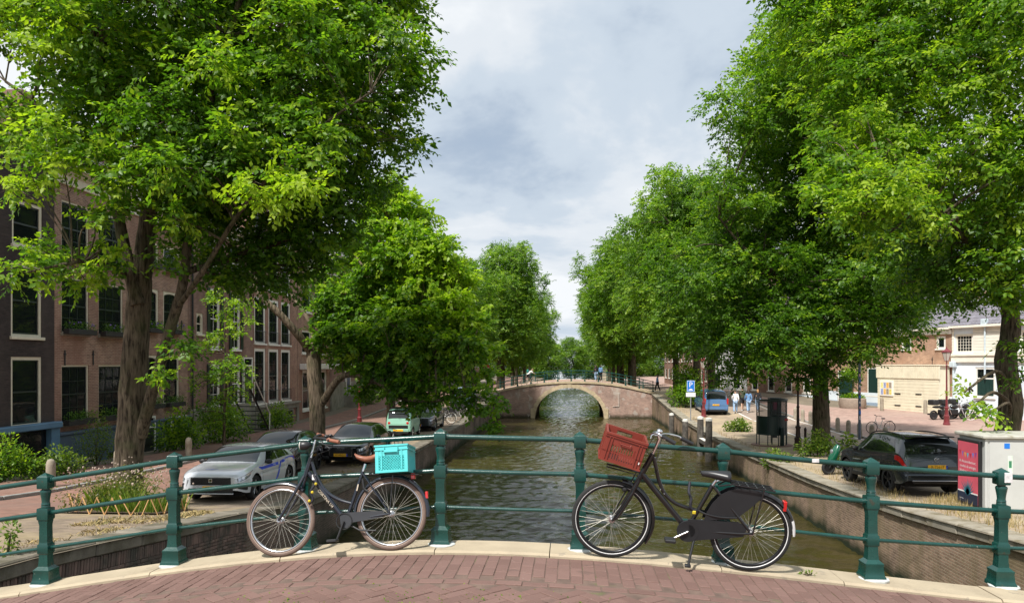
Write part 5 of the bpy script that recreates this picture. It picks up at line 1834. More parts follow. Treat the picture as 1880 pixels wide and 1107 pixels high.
class Car:
    """lofted car body. local x: 0 at the nose, growing to the tail; y across; z up from the road"""

    def __init__(s, L, W, roofline, belt, sill=.24, wheels=(.85, 3.5), wr=.33, nose=.7, tail=.82, round_f=.55, round_r=.4, tumble=.70, seg=None):
        s.L, s.W, s.rl, s.bl, s.sill, s.wh, s.wr = L, W / 2, roofline, belt, sill, wheels, wr
        s.nose, s.tail, s.rf, s.rr, s.tum = nose, tail, round_f, round_r, tumble
        s.rp = crv([(p[0], 0, p[1]) for p in roofline], 8)
        s.bp = crv([(p[0], 0, p[1]) for p in belt], 6)

    def top(s, x): return float(np.interp(x, [p.x for p in s.rp], [p.z for p in s.rp]))
    def belt(s, x): return min(float(np.interp(x, [p.x for p in s.bp], [p.z for p in s.bp])), s.top(x) - .01)

    def half(s, x):
        k = 1.0
        if x < s.rf: k = s.nose + (1 - s.nose) * math.sqrt(max(0, 1 - (1 - x / s.rf) ** 2))
        if x > s.L - s.rr: k = s.tail + (1 - s.tail) * math.sqrt(max(0, 1 - (1 - (s.L - x) / s.rr) ** 2))
        return s.W * k

    def bot(s, x):
        z = s.sill + (.10 * (1 - x / .4) ** 2 if x < .4 else 0) + (.12 * (1 - (s.L - x) / .4) ** 2 if x > s.L - .4 else 0)
        for w in s.wh:
            ra = s.wr + .055
            if abs(x - w) < ra:
                z = max(z, s.wr + math.sqrt(ra * ra - (x - w) ** 2))
        return z

    def surf(s, x, t):
        """t: 0 sill .. 1 belt .. 2 roof edge .. 3 roof centre"""
        x = max(0, min(s.L, x))
        W, zb, zt, zl = s.half(x), s.belt(x), s.top(x), s.bot(x)
        cab = max(0, min(1, (zt - zb) / .42))
        wb = W * lerp(.95, .955, cab)
        wr = W * lerp(.86, s.tum, cab)
        ze = lerp(zb, zt, .80 if cab < .5 else .86)
        if t <= 1:
            z = lerp(zl, zb, t)
            q = (z - s.sill) / max(.05, zb - s.sill)
            y = W * (.955 + .045 * math.sin(math.pi * min(1, max(0, q * .9 + .1)))) - (.018 if .60 < q < .66 else 0) * W
            if t == 1: y = wb
            else: y = lerp(y, wb, t ** 6)
            return Vector((x, y, z))
        if t <= 2:
            u = t - 1
            return Vector((x, lerp(wb, wr, u) + .015 * math.sin(math.pi * u), lerp(zb, ze, u)))
        u = (t - 2) * math.pi / 2
        return Vector((x, wr * math.cos(u), ze + (zt - ze) * math.sin(u)))

    def stations(s):
        xs = set([0, .012, .04, .09, .16, .25, .35, .5, s.L, s.L - .012, s.L - .04, s.L - .09, s.L - .16, s.L - .25, s.L - .35])
        for i in range(int(s.L / .11)): xs.add(round(.5 + i * .11, 3))
        for w in s.wh:
            ra = s.wr + .055
            for k in range(-10, 11): xs.add(w + ra * math.sin(k / 10 * math.pi / 2) * .9999)
            xs.add(w - ra - .004); xs.add(w + ra + .004)
        return sorted(x for x in xs if 0 <= x <= s.L)

    TS = [0, .12, .25, .4, .52, .60, .64, .68, .8, .9, .97, 1, 1.06, 1.2, 1.4, 1.6, 1.8, 1.94, 2, 2.1, 2.25, 2.45, 2.7, 3]

    def body(s, mat, root, name='body'):
        b = MB()
        xs = s.stations()
        for sg in (1, -1):
            rows = [[(p.x, p.y * sg, p.z) for p in (s.surf(x, t) for t in s.TS)] for x in xs]
            b.grid(rows if sg < 0 else [list(reversed(r_)) for r_ in rows])
        for x in (0, s.L):
            half = [s.surf(x, t) for t in s.TS]
            ring = [(p.x, p.y, p.z) for p in half] + [(p.x, -p.y, p.z) for p in reversed(half[:-1])]
            b.add(ring, [tuple(range(len(ring))) if x > 0 else tuple(reversed(range(len(ring))))])
        o = b.build(name, mat, root, smooth=40)
        u = MB().box(.25, s.L - .25, -s.W * .80, s.W * .80, s.sill - .06, s.sill + .35)
        for w in s.wh: u.box(w - .42, w + .42, -s.W * .72, s.W * .72, s.sill, s.wr * 2 + .12)
        u.build('underbody', M_under, root)
        return o

    def patch(s, name, mat, root, x0, x1, t0, t1, sg=1, n=10, m=6, off=.006, shape=None, parent_label=None):
        """a thin panel lying on the body between stations x0..x1 and section t0..t1; shape(u)->(ta,tb) or slanted ends via tuple x0"""
        b = MB()
        rows = []
        for i in range(n + 1):
            r_ = []
            for j in range(m + 1):
                v = j / m
                xa = lerp(x0[0], x0[1], v) if isinstance(x0, tuple) else x0
                xb = lerp(x1[0], x1[1], v) if isinstance(x1, tuple) else x1
                x = lerp(xa, xb, i / n)
                ta, tb = (t0, t1) if shape is None else shape(i / n)
                t = lerp(ta, tb, v)
                p = s.surf(x, t)
                e = .01
                dx = s.surf(min(s.L, x + e), t) - s.surf(max(0, x - e), t)
                dt = s.surf(x, min(3, t + .02)) - s.surf(x, max(0, t - .02))
                nn = dt.cross(dx)
                if nn.length < 1e-9: nn = Vector((0, 0, 1))
                nn.normalize()
                if nn.dot(p - Vector((s.L / 2, 0, .6))) < 0: nn = -nn
                p = p + nn * off
                r_.append((p.x, p.y * sg, p.z))
            rows.append(r_)
        b.grid(rows)
        if sg > 0: b.f = [tuple(reversed(f)) for f in b.f]
        return b.build(name, mat, root, smooth=50)

    def full(s, name, mat, root, x0, x1, t0=2.0, n=10, off=.006, edge=.9):
        """panel across the car (windscreen, rear window): stations x0..x1, both sides of the centre line"""
        b = MB()
        rows = []
        for i in range(n + 1):
            x = lerp(x0, x1, i / n)
            half = [s.surf(x, lerp(t0, 3, j / 8)) for j in range(9)]
            pts = [(p.x, p.y) + (p.z,) for p in half] + [(p.x, -p.y, p.z) for p in reversed(half[:-1])]
            e = .02
            g = (s.top(x + e) - s.top(x - e)) / (2 * e)
            nl = math.hypot(1, g)
            rows.append([(p[0] - g / nl * off, p[1], p[2] + off / nl) for p in pts])
        b.grid(rows)
        return b.build(name, mat, root, smooth=50)

    def wheels(s, root, rimm, spokes=5, wid=.21, cap=False):
        r = s.wr
        ty = shared(('tyre', r, wid), lambda: MB().lathe([(r * .66, -wid / 2), (r * .93, -wid / 2), (r * .985, -wid * .38), (r, -wid * .2), (r, wid * .2), (r * .985, wid * .38), (r * .93, wid / 2), (r * .66, wid / 2)], 32, axis='y', cap=False).mesh('tyre', M_tyre, 40))

        def rim():
            b = MB().ring((0, 0, 0), (0, 1, 0), r * .645, r * .03, 32, 6)
            b.lathe([(r * .64, -wid * .3), (r * .64, wid * .1), (r * .60, wid * .1), (r * .60, -wid * .3)], 32, axis='y', cap=False)
            b.lathe([(r * .62, -.012), (r * .62, 0.0)], 24, axis='y') if cap else None
            for k in range(spokes):
                a = 2 * math.pi * k / spokes
                for da in (-.13, .13):
                    b.tube([(math.sin(a + da * .5) * r * .1, wid * .34, math.cos(a + da * .5) * r * .1), (math.sin(a + da) * r * .62, wid * .40, math.cos(a + da) * r * .62)], r * .052, 5)
            b.lathe([(r * .17, wid * .2), (r * .17, wid * .38), (r * .1, wid * .42)], 12, axis='y')
            return b.mesh('rim', rimm, 40)
        rm = shared(('rim', r, wid, rimm.name, spokes, cap), rim)
        dk = shared(('brake', r), lambda: MB().lathe([(r * .58, -.02), (r * .58, .0)], 20, axis='y').mesh('brake_disc', M_under))
        for w in s.wh:
            for sg in (1, -1):
                e = link('wheel', ty, root, (w, sg * (s.W - wid * .5 - .015), r))
                if sg < 0: e.rotation_euler.z = math.pi
                link('rim', rm, e); link('brake_disc', dk, e)

    def side_windows(s, root, wins, glass=None, t0=1.10, t1=1.90):
        for sg in (1, -1):
            for (a0, a1, b0, b1) in wins:
                s.patch('side_window', glass or M_cglass, root, (a0, a1), (b0, b1), t0, t1, sg, off=.005)

    def mirror(s, root, x, mat):
        for sg in (1, -1):
            p = s.surf(x, 1.12)
            MB().ball((p.x, (p.y + .11) * sg, p.z + .03), .1, 10, 8, (.55, 1.05, .75)).build('mirror', mat, root, smooth=60)

    def handles(s, root, xs, mat, t=.86):
        for sg in (1, -1):
            for x in xs:
                p = s.surf(x, t)
                MB().cbox(x - .09, x + .09, p.y * sg - .012 + (0 if sg < 0 else 0), p.y * sg + .022, p.z - .016, p.z + .016, .008).build('door_handle', mat, root)

    def seams(s, root, xs):
        for sg in (1, -1):
            for x in xs:
                s.patch('door_seam', M_under, root, x - .005, x + .005, .10, 1.0, sg, n=1, m=14, off=.002)


def plate(root, x, y, z, txt, facing, w=.52, tilt=0.0):
    p = thing_part('number_plate', root, (x, y, z), (tilt, 0, 0 if facing < 0 else 0))
    M0 = MB().cbox(-.004, .004, -w / 2, w / 2, -.055, .055, .003)
    o = M0.build('number_plate', M_yel, root, loc=(x, y, z))
    MB().box(-.0055, .0055, -w / 2 if facing < 0 else w / 2 - .045, -w / 2 + .045 if facing < 0 else w / 2, -.052, .052).build('plate_band', M_plblue, o)
    me = text_mesh(txt, .098, M_ink)
    t_ = link('plate_number', me, o)
    if facing < 0:      # seen from the nose
        t_.rotation_euler = (R(90), 0, R(-90)); t_.location = (-.0062, .0, 0)
    else:
        t_.rotation_euler = (R(90), 0, R(90)); t_.location = (.0062, .0, 0)
    if facing < 0:
        pass
    return o


def thing_part(*a):
    return None


def car_root(name, label, x, y, z, heading, slope=0.0, group=None):
    """heading: the direction (degrees, from +Y towards +X) in which the nose points"""
    t_ = thing(name, label, 'car' if 'van' not in name else 'van', (x, y, z), group=group)
    # local +x runs from the nose to the tail
    t_.rotation_euler = Euler((0, -slope, R(90) - R(heading) + math.pi), 'XYZ')
    return t_


def slope_at(zf, y, s_=1.3):
    return math.atan2(zf(y + s_) - zf(y - s_), 2 * s_)


# --- silver hatchback with blue stripe, nose towards the camera
yn = 18.1
sl = slope_at(ZL, yn + 2.2, 1.4)
c = car_root('parked_car', 'silver hatchback with blue stripes along its doors, parked beside the flower bed', -9.0, yn, ZL(yn + .86) + .012 - 0.86 * sl, 180, 0)
c.rotation_euler = Euler((0, -sl, R(90 + 2)), 'XYZ')
c.scale = (.94, .94, .94)
car = Car(4.37, 1.85, [(0, .70), (.12, .80), (.5, .89), (1.0, .965), (1.25, 1.02), (1.75, 1.29), (2.1, 1.415), (2.6, 1.455), (3.2, 1.43), (3.75, 1.32), (4.05, 1.10), (4.25, .98), (4.37, .80)], [(0, .66), (.5, .80), (1.2, .90), (2.4, .94), (3.6, 1.0), (4.1, .98), (4.37, .78)], wheels=(.86, 3.54), wr=.335, nose=.74, tail=.80, tumble=.72)
M_silver = paint('silver_white_paint', (0.66, 0.69, 0.73), .2)
M_stripe = pm('blue_stripe_vinyl', (0.006, 0.065, 0.62), 0.35, var=0.05)
car.body(M_silver, c)
car.full('windscreen', M_cglass, c, 1.22, 2.02, 2.03)
car.full('rear_window', M_cglass, c, 3.72, 4.06, 2.06)
car.side_windows(c, [(1.55, 2.1, 2.58, 2.52), (2.62, 2.56, 3.35, 3.22), (3.39, 3.26, 3.62, 3.40)])
car.wheels(c, M_rimA, 5)
car.mirror(c, 1.62, M_trim); car.handles(c, [2.3, 3.2], M_silver); car.seams(c, [1.35, 2.58, 3.42])
for sg in (1, -1):
    car.patch('stripe', M_stripe, c, (1.05, 1.12), 2.62, .80, .92, sg, n=14, off=.004)
    car.patch('stripe', M_stripe, c, (2.30, 2.78), (2.42, 2.90), .12, .92, sg, n=3, m=14, off=.0045)
    car.patch('stripe', M_stripe, c, (2.88, 2.92), 4.05, .82, .94, sg, n=14, off=.004)
    car.patch('headlight', M_lens, c, .03, .62, .0, .0, sg, shape=lambda u: (lerp(.74, .90, u), lerp(.97, .985, u)), off=.006)
    car.patch('headlight_rim', M_trim, c, .02, .66, .0, .0, sg, shape=lambda u: (lerp(.70, .88, u), lerp(.985, 1.0, u)), off=.003)
    car.patch('air_intake', M_trim, c, .015, .30, .0, .0, sg, shape=lambda u: (.16, lerp(.62, .35, u)), off=.005)
    car.patch('tail_light', M_red, c, 4.0, 4.36, .86, .99, sg)
    p = car.surf(.02, .4)
    MB().tube([(-.01, .62 * sg, .62), (.01, .66 * sg, .45), (.06, .73 * sg, .35)], .012, 6).build('running_light', M_lens, c)
b = MB().cbox(-.012, .02, -.56, .56, .47, .685, .02); b.build('grille', M_trim, c)
for k in range(5):
    MB().box(-.016, -.01, -.5, .5, .495 + k * .038, .503 + k * .038).build('grille_bar', M_rimB, c)
MB().cbox(-.022, -.008, -.05, .05, .545, .655, .02).build('badge', M_chrome, c)
MB().cbox(-.014, .02, -.62, .62, .27, .40, .02).build('lower_grille', M_trim, c)
MB().cbox(-.03, .05, -.62, .62, .235, .265, .01).build('lip', M_silver, c)
plate(c, -.028, -.05, .40, 'GJH-18-H', -1)
me = text_mesh('peugeot', .1, M_stripe)
l_ = link('hood_lettering', me, c); l_.rotation_euler = (R(8), 0, R(-90)); l_.location = (.40, 0, .887); l_.rotation_euler = Euler((0, -R(9.5), 0)).to_matrix().to_4x4().to_euler(); l_.matrix_local = Matrix.Translation((.36, .12, car.top(.36) + .01)) @ Matrix.Rotation(-R(10), 4, 'Y') @ Matrix.Rotation(R(-90), 4, 'Z')

# --- dark compact behind it
yn = 22.75
sl = slope_at(ZL, yn + 2, 1.4)
c = car_root('parked_car', 'dark grey compact car squeezed between the silver hatchback and the black car', -9.75, yn, ZL(yn) + .012, 180)
c.rotation_euler = Euler((0, -sl, R(90)), 'XYZ')
car = Car(3.85, 1.72, [(0, .66), (.1, .78), (.5, .88), (.95, .96), (1.2, 1.03), (1.6, 1.28), (1.95, 1.43), (2.4, 1.47), (3.0, 1.44), (3.45, 1.30), (3.68, 1.02), (3.85, .82)], [(0, .62), (.5, .80), (1.1, .90), (2.4, .95), (3.3, 1.0), (3.85, .78)], wheels=(.75, 3.18), wr=.30, tumble=.72)
M_dgrey = paint('dark_grey_paint', (0.035, 0.038, 0.042), .4)
car.body(M_dgrey, c); car.full('windscreen', M_cglass, c, 1.18, 1.9, 2.03); car.full('rear_window', M_cglass, c, 3.4, 3.68, 2.06)
car.side_windows(c, [(1.5, 2.0, 2.35, 2.3), (2.39, 2.34, 3.1, 2.95)]); car.wheels(c, M_rimB); car.mirror(c, 1.5, M_trim); car.seams(c, [1.25, 2.37])
for sg in (1, -1):
    car.patch('headlight', M_lens, c, .03, .5, .72, .95, sg); car.patch('tail_light', M_red, c, 3.6, 3.84, .75, .97, sg)
MB().cbox(-.012, .02, -.5, .5, .42, .6, .02).build('grille', M_trim, c)
MB().cbox(-.018, .02, -.5, .5, .62, .66, .008).build('chrome_bar', M_chrome, c)
plate(c, -.02, 0, .36, 'ND-847-K', -1)

# --- black car with big grille
yn = 26.75
sl = slope_at(ZL, yn + 2, 1.4)
c = car_root('parked_car', 'black estate car with a large chrome edged grille in front of the maple', -8.35, yn, ZL(yn) + .012, 180)
c.rotation_euler = Euler((0, -sl, R(90)), 'XYZ')
car = Car(4.3, 1.80, [(0, .68), (.1, .76), (.6, .86), (1.1, .93), (1.35, .99), (1.85, 1.26), (2.2, 1.39), (2.7, 1.43), (3.4, 1.39), (3.85, 1.22), (4.12, .98), (4.3, .80)], [(0, .64), (.5, .78), (1.2, .87), (2.5, .91), (3.6, .95), (4.3, .76)], wheels=(.85, 3.45), wr=.32, tumble=.70)
M_black = paint('black_paint', (0.008, 0.008, 0.010), .2, .18)
car.body(M_black, c); car.full('windscreen', M_cglass, c, 1.32, 2.15, 2.03); car.full('rear_window', M_cglass, c, 3.8, 4.1, 2.06)
car.side_windows(c, [(1.7, 2.2, 2.65, 2.58), (2.69, 2.62, 3.5, 3.3)]); car.wheels(c, M_rimA); car.mirror(c, 1.72, M_black); car.handles(c, [2.4, 3.3], M_chrome); car.seams(c, [1.45, 2.67])
for sg in (1, -1):
    car.patch('headlight', M_lens, c, .02, .5, 0, 0, sg, shape=lambda u: (lerp(.74, .84, u), .97)); car.patch('tail_light', M_red, c, 4.0, 4.29, .75, .97, sg)
    MB().cbox(-.012, .03, (.44 if sg > 0 else -.70), (.70 if sg > 0 else -.44), .26, .38, .02).build('air_intake', M_trim, c)
poly = [(-.42, .36), (.42, .36), (.45, .62), (.38, .70), (-.38, .70), (-.45, .62)]
MB().prism(poly, 'x', -.02, .02).build('grille', M_chrome, c)
MB().prism([(p[0] * .93, .53 + (p[1] - .53) * .9) for p in poly], 'x', -.026, .0).build('grille_mesh', M_trim, c)
for k in range(6): MB().box(-.030, -.024, -.38, .38, .47 + k * .036, .476 + k * .036).build('grille_bar', M_rimB, c)
for k in range(4): MB().ring((-.034, (-.105 + .07 * k), .62), (1, 0, 0), .042, .007, 20, 6).build('emblem_ring', M_chrome, c)
plate(c, -.032, 0, .42, '47-RRG-2', -1)

# --- mint green micro car, tail towards the camera
yn = 37.7
c = car_root('micro_car', 'boxy mint green micro car parked beside the slim tree', -8.75, yn, ZL(yn) + .012, 0)
M_mint = paint('mint_paint', (0.24, 0.48, 0.36), .0, .35)
car = Car(2.53, 1.40, [(0, .72), (.08, .86), (.3, .96), (.5, 1.08), (.85, 1.40), (1.15, 1.50), (1.7, 1.52), (2.2, 1.48), (2.42, 1.30), (2.48, 1.0), (2.53, .74)], [(0, .68), (.3, .86), (.8, .92), (1.6, .93), (2.3, .92), (2.53, .70)], wheels=(.42, 2.12), wr=.27, nose=.78, tail=.86, tumble=.80)
c.rotation_euler = Euler((0, 0, R(-90)), 'XYZ'); c.location.y = yn + 2.53
car.body(M_mint, c); car.full('windscreen', M_cglass, c, .5, 1.05, 2.03); car.full('rear_window', M_cglass, c, 2.28, 2.475, 2.05, off=.012)
car.side_windows(c, [(.8, 1.05, 1.7, 1.66), (1.76, 1.72, 2.2, 2.15)]); car.wheels(c, M_white, 4, .15, cap=True); car.mirror(c, .85, M_trim)
MB().cbox(.9, 2.2, -.52, .52, 1.505, 1.53, .02).build('roof_cover', M_trim, c)
b = MB().cbox(2.50, 2.56, -.56, .56, .32, .50, .03); b.build('bumper', M_mint, c)
for sg in (1, -1):
    MB().lathe([(.07, 0), (.07, .03), (.05, .04)], 14, (2.5, sg * .48, .78), axis='x').build('tail_light', M_red, c)
    car.patch('headlight', M_lens, c, .02, .2, .7, .93, sg)
MB().cbox(2.56, 2.568, -.26, .26, .36, .46, .004).build('number_plate', M_yel, c)

# --- grey car beyond it
for i, (lab, y0, col, nm) in enumerate([('charcoal grey hatchback parked just past the mint green car', 41.6, (0.075, 0.08, 0.095), 'charcoal_paint'), ('pale blue car parked past the bicycles along the left quay', 58.2, (0.32, 0.42, 0.5), 'pale_blue_paint')]):
    c = car_root('parked_car', lab, -8.55, y0, ZL(y0) + .012, 180)
    c.rotation_euler = Euler((0, -slope_at(ZL, y0 + 2, 1.4), R(90)), 'XYZ')
    car = Car(4.2, 1.80, [(0, .68), (.1, .78), (.6, .90), (1.05, .98), (1.3, 1.04), (1.8, 1.34), (2.15, 1.49), (2.7, 1.53), (3.4, 1.49), (3.85, 1.30), (4.05, 1.02), (4.2, .82)], [(0, .64), (.5, .82), (1.2, .93), (2.5, .98), (3.6, 1.02), (4.2, .78)], wheels=(.85, 3.42), wr=.325, tumble=.71)
    m = paint(nm, col)
    car.body(m, c); car.full('windscreen', M_cglass, c, 1.27, 2.08, 2.03); car.full('rear_window', M_cglass, c, 3.8, 4.06, 2.06)
    car.side_windows(c, [(1.65, 2.15, 2.6, 2.52), (2.64, 2.56, 3.45, 3.25)]); car.wheels(c, M_rimA); car.mirror(c, 1.65, m)
    for sg in (1, -1):
        car.patch('headlight', M_lens, c, .02, .5, .78, .96, sg); car.patch('tail_light', M_red, c, 3.95, 4.19, .75, .97, sg)
    MB().cbox(-.014, .02, -.45, .45, .40, .58, .02).build('grille', M_trim, c)
    plate(c, -.02, 0, .36, 'TK-391-P', -1)

# --- dark grey SUV on the right, tail towards the camera
yt = 20.75
xS = 9.62
M_suv = paint('slate_grey_paint', (0.040, 0.050, 0.060), .5, .22)
c = car_root('parked_suv', 'dark slate grey SUV with black roof rails parked at the quay edge', xS, yt + 4.49, ZR(yt + 4.49) + .012, 0)
c['category'] = 'car'
sl = math.atan2(ZR(yt + 3.6) - ZR(yt + .9), 2.7)
c.rotation_euler = Euler((0, sl, R(-90) + R(3)), 'XYZ')
car = Car(4.49, 1.86, [(0, .78), (.08, .92), (.5, 1.02), (1.0, 1.09), (1.3, 1.14), (1.75, 1.42), (2.1, 1.60), (2.6, 1.66), (3.3, 1.64), (3.9, 1.57), (4.15, 1.42), (4.33, 1.14), (4.42, 1.0), (4.49, .80)], [(0, .74), (.5, .92), (1.2, 1.01), (2.5, 1.05), (3.6, 1.09), (4.2, 1.09), (4.49, .78)], sill=.30, wheels=(.88, 3.56), wr=.355, nose=.76, tail=.86, round_r=.5, tumble=.74)
car.body(M_suv, c)
car.full('windscreen', M_cglass, c, 1.28, 2.02, 2.03)
car.full('rear_window', M_cglass, c, 4.10, 4.335, 2.02, off=.010)
car.side_windows(c, [(1.65, 2.15, 2.68, 2.62), (2.72, 2.66, 3.48, 3.40), (3.52, 3.44, 3.98, 3.66)])
car.wheels(c, M_rimB, 5, .235); car.mirror(c, 1.7, M_trim); car.handles(c, [2.45, 3.35], M_suv); car.seams(c, [1.45, 2.70, 3.60])
for sg in (1, -1):
    path = [(1.8, .60 * sg, car.surf(1.8, 2.25).z - .01)] + [(x, .605 * sg, car.surf(x, 2.25).z + .05) for x in (2.0, 2.4, 2.9, 3.4, 3.8)] + [(4.02, .60 * sg, car.surf(4.02, 2.25).z - .01)]
    MB().tube(crv(path, 4), .018, 8).build('roof_rail', M_trim, c, smooth=60)
    car.patch('tail_light', M_red, c, 3.98, 4.475, 0, 0, sg, shape=lambda u: (lerp(.80, .74, u), lerp(.95, .985, u)), off=.008, n=12)
    for w in car.wh:
        b = MB(); n = 14
        ra = car.wr + .055
        rows = []
        for i in range(n + 1):
            a = math.pi * i / n
            xx, zz = w - math.cos(a) * ra, car.wr + math.sin(a) * ra
            x2, z2 = w - math.cos(a) * (ra + .06), car.wr + math.sin(a) * (ra + .06)
            rows.append([(xx, (car.W + .004) * sg, max(.28, zz)), (x2, (car.W + .002) * sg, max(.28, z2)), (x2, (car.W - .05) * sg, max(.28, z2))])
        b.grid(rows); b.build('arch_trim', M_trim, c)
    MB().cbox(1.3, 3.12, (car.W - .03) * sg if sg > 0 else -car.W - .008, car.W + .008 if sg > 0 else (-car.W + .03), .28, .40, .02).build('sill_trim', M_trim, c)
MB().cbox(4.44, 4.51, -.66, .66, .34, .52, .03).build('lower_bumper', M_trim, c)
MB().cbox(4.40, 4.53, -.80, .80, .52, .60, .03).build('bumper', M_suv, c)
MB().cbox(4.50, 4.54, -.70, .70, .415, .435, .006).build('chrome_bar', M_chrome, c)
MB().cbox(3.93, 4.22, -.62, .62, 1.56, 1.60, .015).build('spoiler', M_trim, c)
b = MB().cbox(4.447, 4.466, -.33, .33, .70, .88, .012); b.build('plate_recess', M_suv, c)
plate(c, 4.49, 0, .79, 'R-726-JT', 1)
e_ = MB().ring((4.452, 0, .975), (1, 0, 0), .062, .009, 28, 6)
for pts_ in ([(4.457, -.034, 1.02), (4.457, -.012, .985), (4.457, 0, 1.003), (4.457, .012, .985), (4.457, .034, 1.02)], [(4.457, -.05, .99), (4.457, -.026, .93), (4.457, 0, .972), (4.457, .026, .93), (4.457, .05, .99)]):
    e_.tube(pts_, .007, 6)
e_.build('emblem', M_chrome, c)
me = text_mesh('T I G U A N', .05, M_chrome)
l_ = link('lettering', me, c, (4.462, 0, .905), (R(90), 0, R(90)))
MB().tube([(4.36, -.05, 1.16), (4.33, .32, 1.20)], .012, 6).build('rear_wiper', M_trim, c)

# --- blue van
yt = 54.6
c = car_root('parked_van', 'blue delivery van seen from behind beside the parking sign', 10.55, yt + 4.38, ZR(yt + 2) + .012, 0)
c.rotation_euler = Euler((0, math.atan2(ZR(yt + 3.6) - ZR(yt + .9), 2.7), R(-90)), 'XYZ')
c.location.z = ZR(yt + 3.6) + .012 + .0
M_bvan = paint('van_blue_paint', (0.085, 0.20, 0.40), .3)
car = Car(4.38, 1.81, [(0, .80), (.1, .95), (.5, 1.05), (.9, 1.14), (1.15, 1.22), (1.6, 1.55), (1.95, 1.74), (2.5, 1.80), (3.4, 1.81), (4.0, 1.78), (4.22, 1.62), (4.33, 1.2), (4.38, .8)], [(0, .76), (.5, .94), (1.2, 1.04), (2.5, 1.08), (3.6, 1.08), (4.38, .78)], wheels=(.85, 3.58), wr=.32, nose=.78, tail=.90, tumble=.78, round_r=.3)
car.body(M_bvan, c); car.full('windscreen', M_cglass, c, 1.15, 1.9, 2.03); car.full('rear_window', M_cglass, c, 4.10, 4.33, 2.02, off=.012)
car.side_windows(c, [(1.5, 1.95, 2.5, 2.45), (2.6, 2.6, 3.4, 3.4), (3.5, 3.5, 4.05, 4.0)]); car.wheels(c, M_rimA); car.mirror(c, 1.6, M_trim)
for sg in (1, -1):
    MB().cbox(4.28, 4.395, sg * .80 - .06, sg * .80 + .06, .82, 1.24, .02).build('tail_light', M_red, c)
MB().cbox(4.34, 4.43, -.80, .80, .42, .60, .03).build('bumper', M_bvan, c)
MB().cbox(4.34, 4.42, -.6, .6, .30, .42, .02).build('lower_bumper', M_trim, c)
plate(c, 4.40, -.0, .78, 'VB-418-D', 1)

# ------------------------------------------------------------------ the two bicycles on the bridge and their crates
M_navy = pm('navy_frame_paint', (0.006, 0.009, 0.018), 0.25, var=0.1, coat=.8)
M_blk = pm('black_frame_paint', (0.007, 0.007, 0.008), 0.3, var=0.15, coat=.5)
M_tyreb = pm('brown_tyre', (0.135, 0.09, 0.07), 0.8, var=0.2, scale=15, bump=.1)
M_rimS = pm('bare_rim', (0.55, 0.55, 0.56), 0.25, metal=1, var=0.1)
M_rimT = pm('tan_side_wall', (0.33, 0.25, 0.20), 0.7, var=0.1)
M_spoke = pm('steel_spoke', (0.50, 0.48, 0.42), 0.55, metal=.8, var=0.1)
M_brown = pm('brown_leather', (0.25, 0.095, 0.055), 0.45, var=0.25, scale=20, bump=.1)
M_vinyl = pm('black_vinyl', (0.018, 0.018, 0.02), 0.38, var=0.1)
M_guard = pm('dark_coat_guard', (0.012, 0.013, 0.015), 0.5, var=0.15)
M_letter = pm('cream_lettering', (0.55, 0.47, 0.36), 0.6)
M_lockb = pm('lock_sleeve', (0.012, 0.012, 0.02), 0.7)
M_yellow = pm('yellow_lock_band', (0.55, 0.42, 0.02), 0.5)
M_refl = pm('white_mudguard_tip', (0.75, 0.75, 0.74), 0.4)


class Bike:
    def __init__(s, name, label, front, rear, lean, r, yb, group=None):
        s.r = r
        a = (rear - front); s.wb = a.length; a.normalize()
        y0 = Vector((0, 0, 1)).cross(a).normalized(); zc = a.cross(y0)
        z1 = zc * math.cos(lean) + y0 * math.sin(lean); y1 = y0 * math.cos(lean) - zc * math.sin(lean)
        s.M = Matrix(((a.x, y1.x, z1.x, front.x), (a.y, y1.y, z1.y, front.y), (a.z, y1.z, z1.z, front.z), (0, 0, 0, 1)))
        s.t = thing(name, label, 'bicycle', group=group)
        s.t.matrix_basis = s.M
        s.Mi = s.M.inverted()

    def P(s, px, py, off=0.0):
        u = (px - 940) / FPX
        d = Vector((-math.sin(YAW) + u * math.cos(YAW), math.cos(YAW) + u * math.sin(YAW), -(py - 668) / FPX))
        o = s.Mi @ Vector((0, 0, EYE)); d = s.Mi.to_3x3() @ d
        k = (off - o.y) / d.y
        return o + d * k


def wheel(root, c, r, tyrem, rimm, tr=.02, spokes=36, side=None):
    w = MB().ring((0, 0, 0), (0, 1, 0), r - tr, tr, 56, 10).build('wheel', tyrem, root, smooth=180, loc=c)
    if side:
        b = MB()
        for sg in (1, -1): b.ring((0, sg * tr * .72, 0), (0, 1, 0), r - tr * 1.55, .004, 56, 6)
        b.build('side_wall', side, w, smooth=180)
    MB().ring((0, 0, 0), (0, 1, 0), r - tr * 2.2, tr * .55, 56, 8, flat=1.25).build('rim', rimm, w, smooth=180)
    b = MB()
    for k in range(spokes):
        a = 2 * math.pi * k / spokes
        o = .25 * (1 if (k // 2) % 2 else -1)
        sg = 1 if k % 2 else -1
        b.tube([(math.cos(a + o * 3.2) * .022, sg * .028, math.sin(a + o * 3.2) * .022), (math.cos(a) * (r - tr * 2.4), sg * .003, math.sin(a) * (r - tr * 2.4))], .0014, 4, cap=False)
    b.build('spokes', M_spoke, w)
    MB().lathe([(.016, -.055), (.016, -.035), (.027, -.032), (.027, -.026), (.017, -.02), (.017, .02), (.027, .026), (.027, .032), (.016, .035), (.016, .055)], 14, axis='y').build('hub', M_rimS, w, smooth=40)
    MB().cbox(r - tr * 2.2 - .09, r - tr * 2.2 - .085 + .0, -.004, .004, -.012, .012, .001) if False else None
    return w


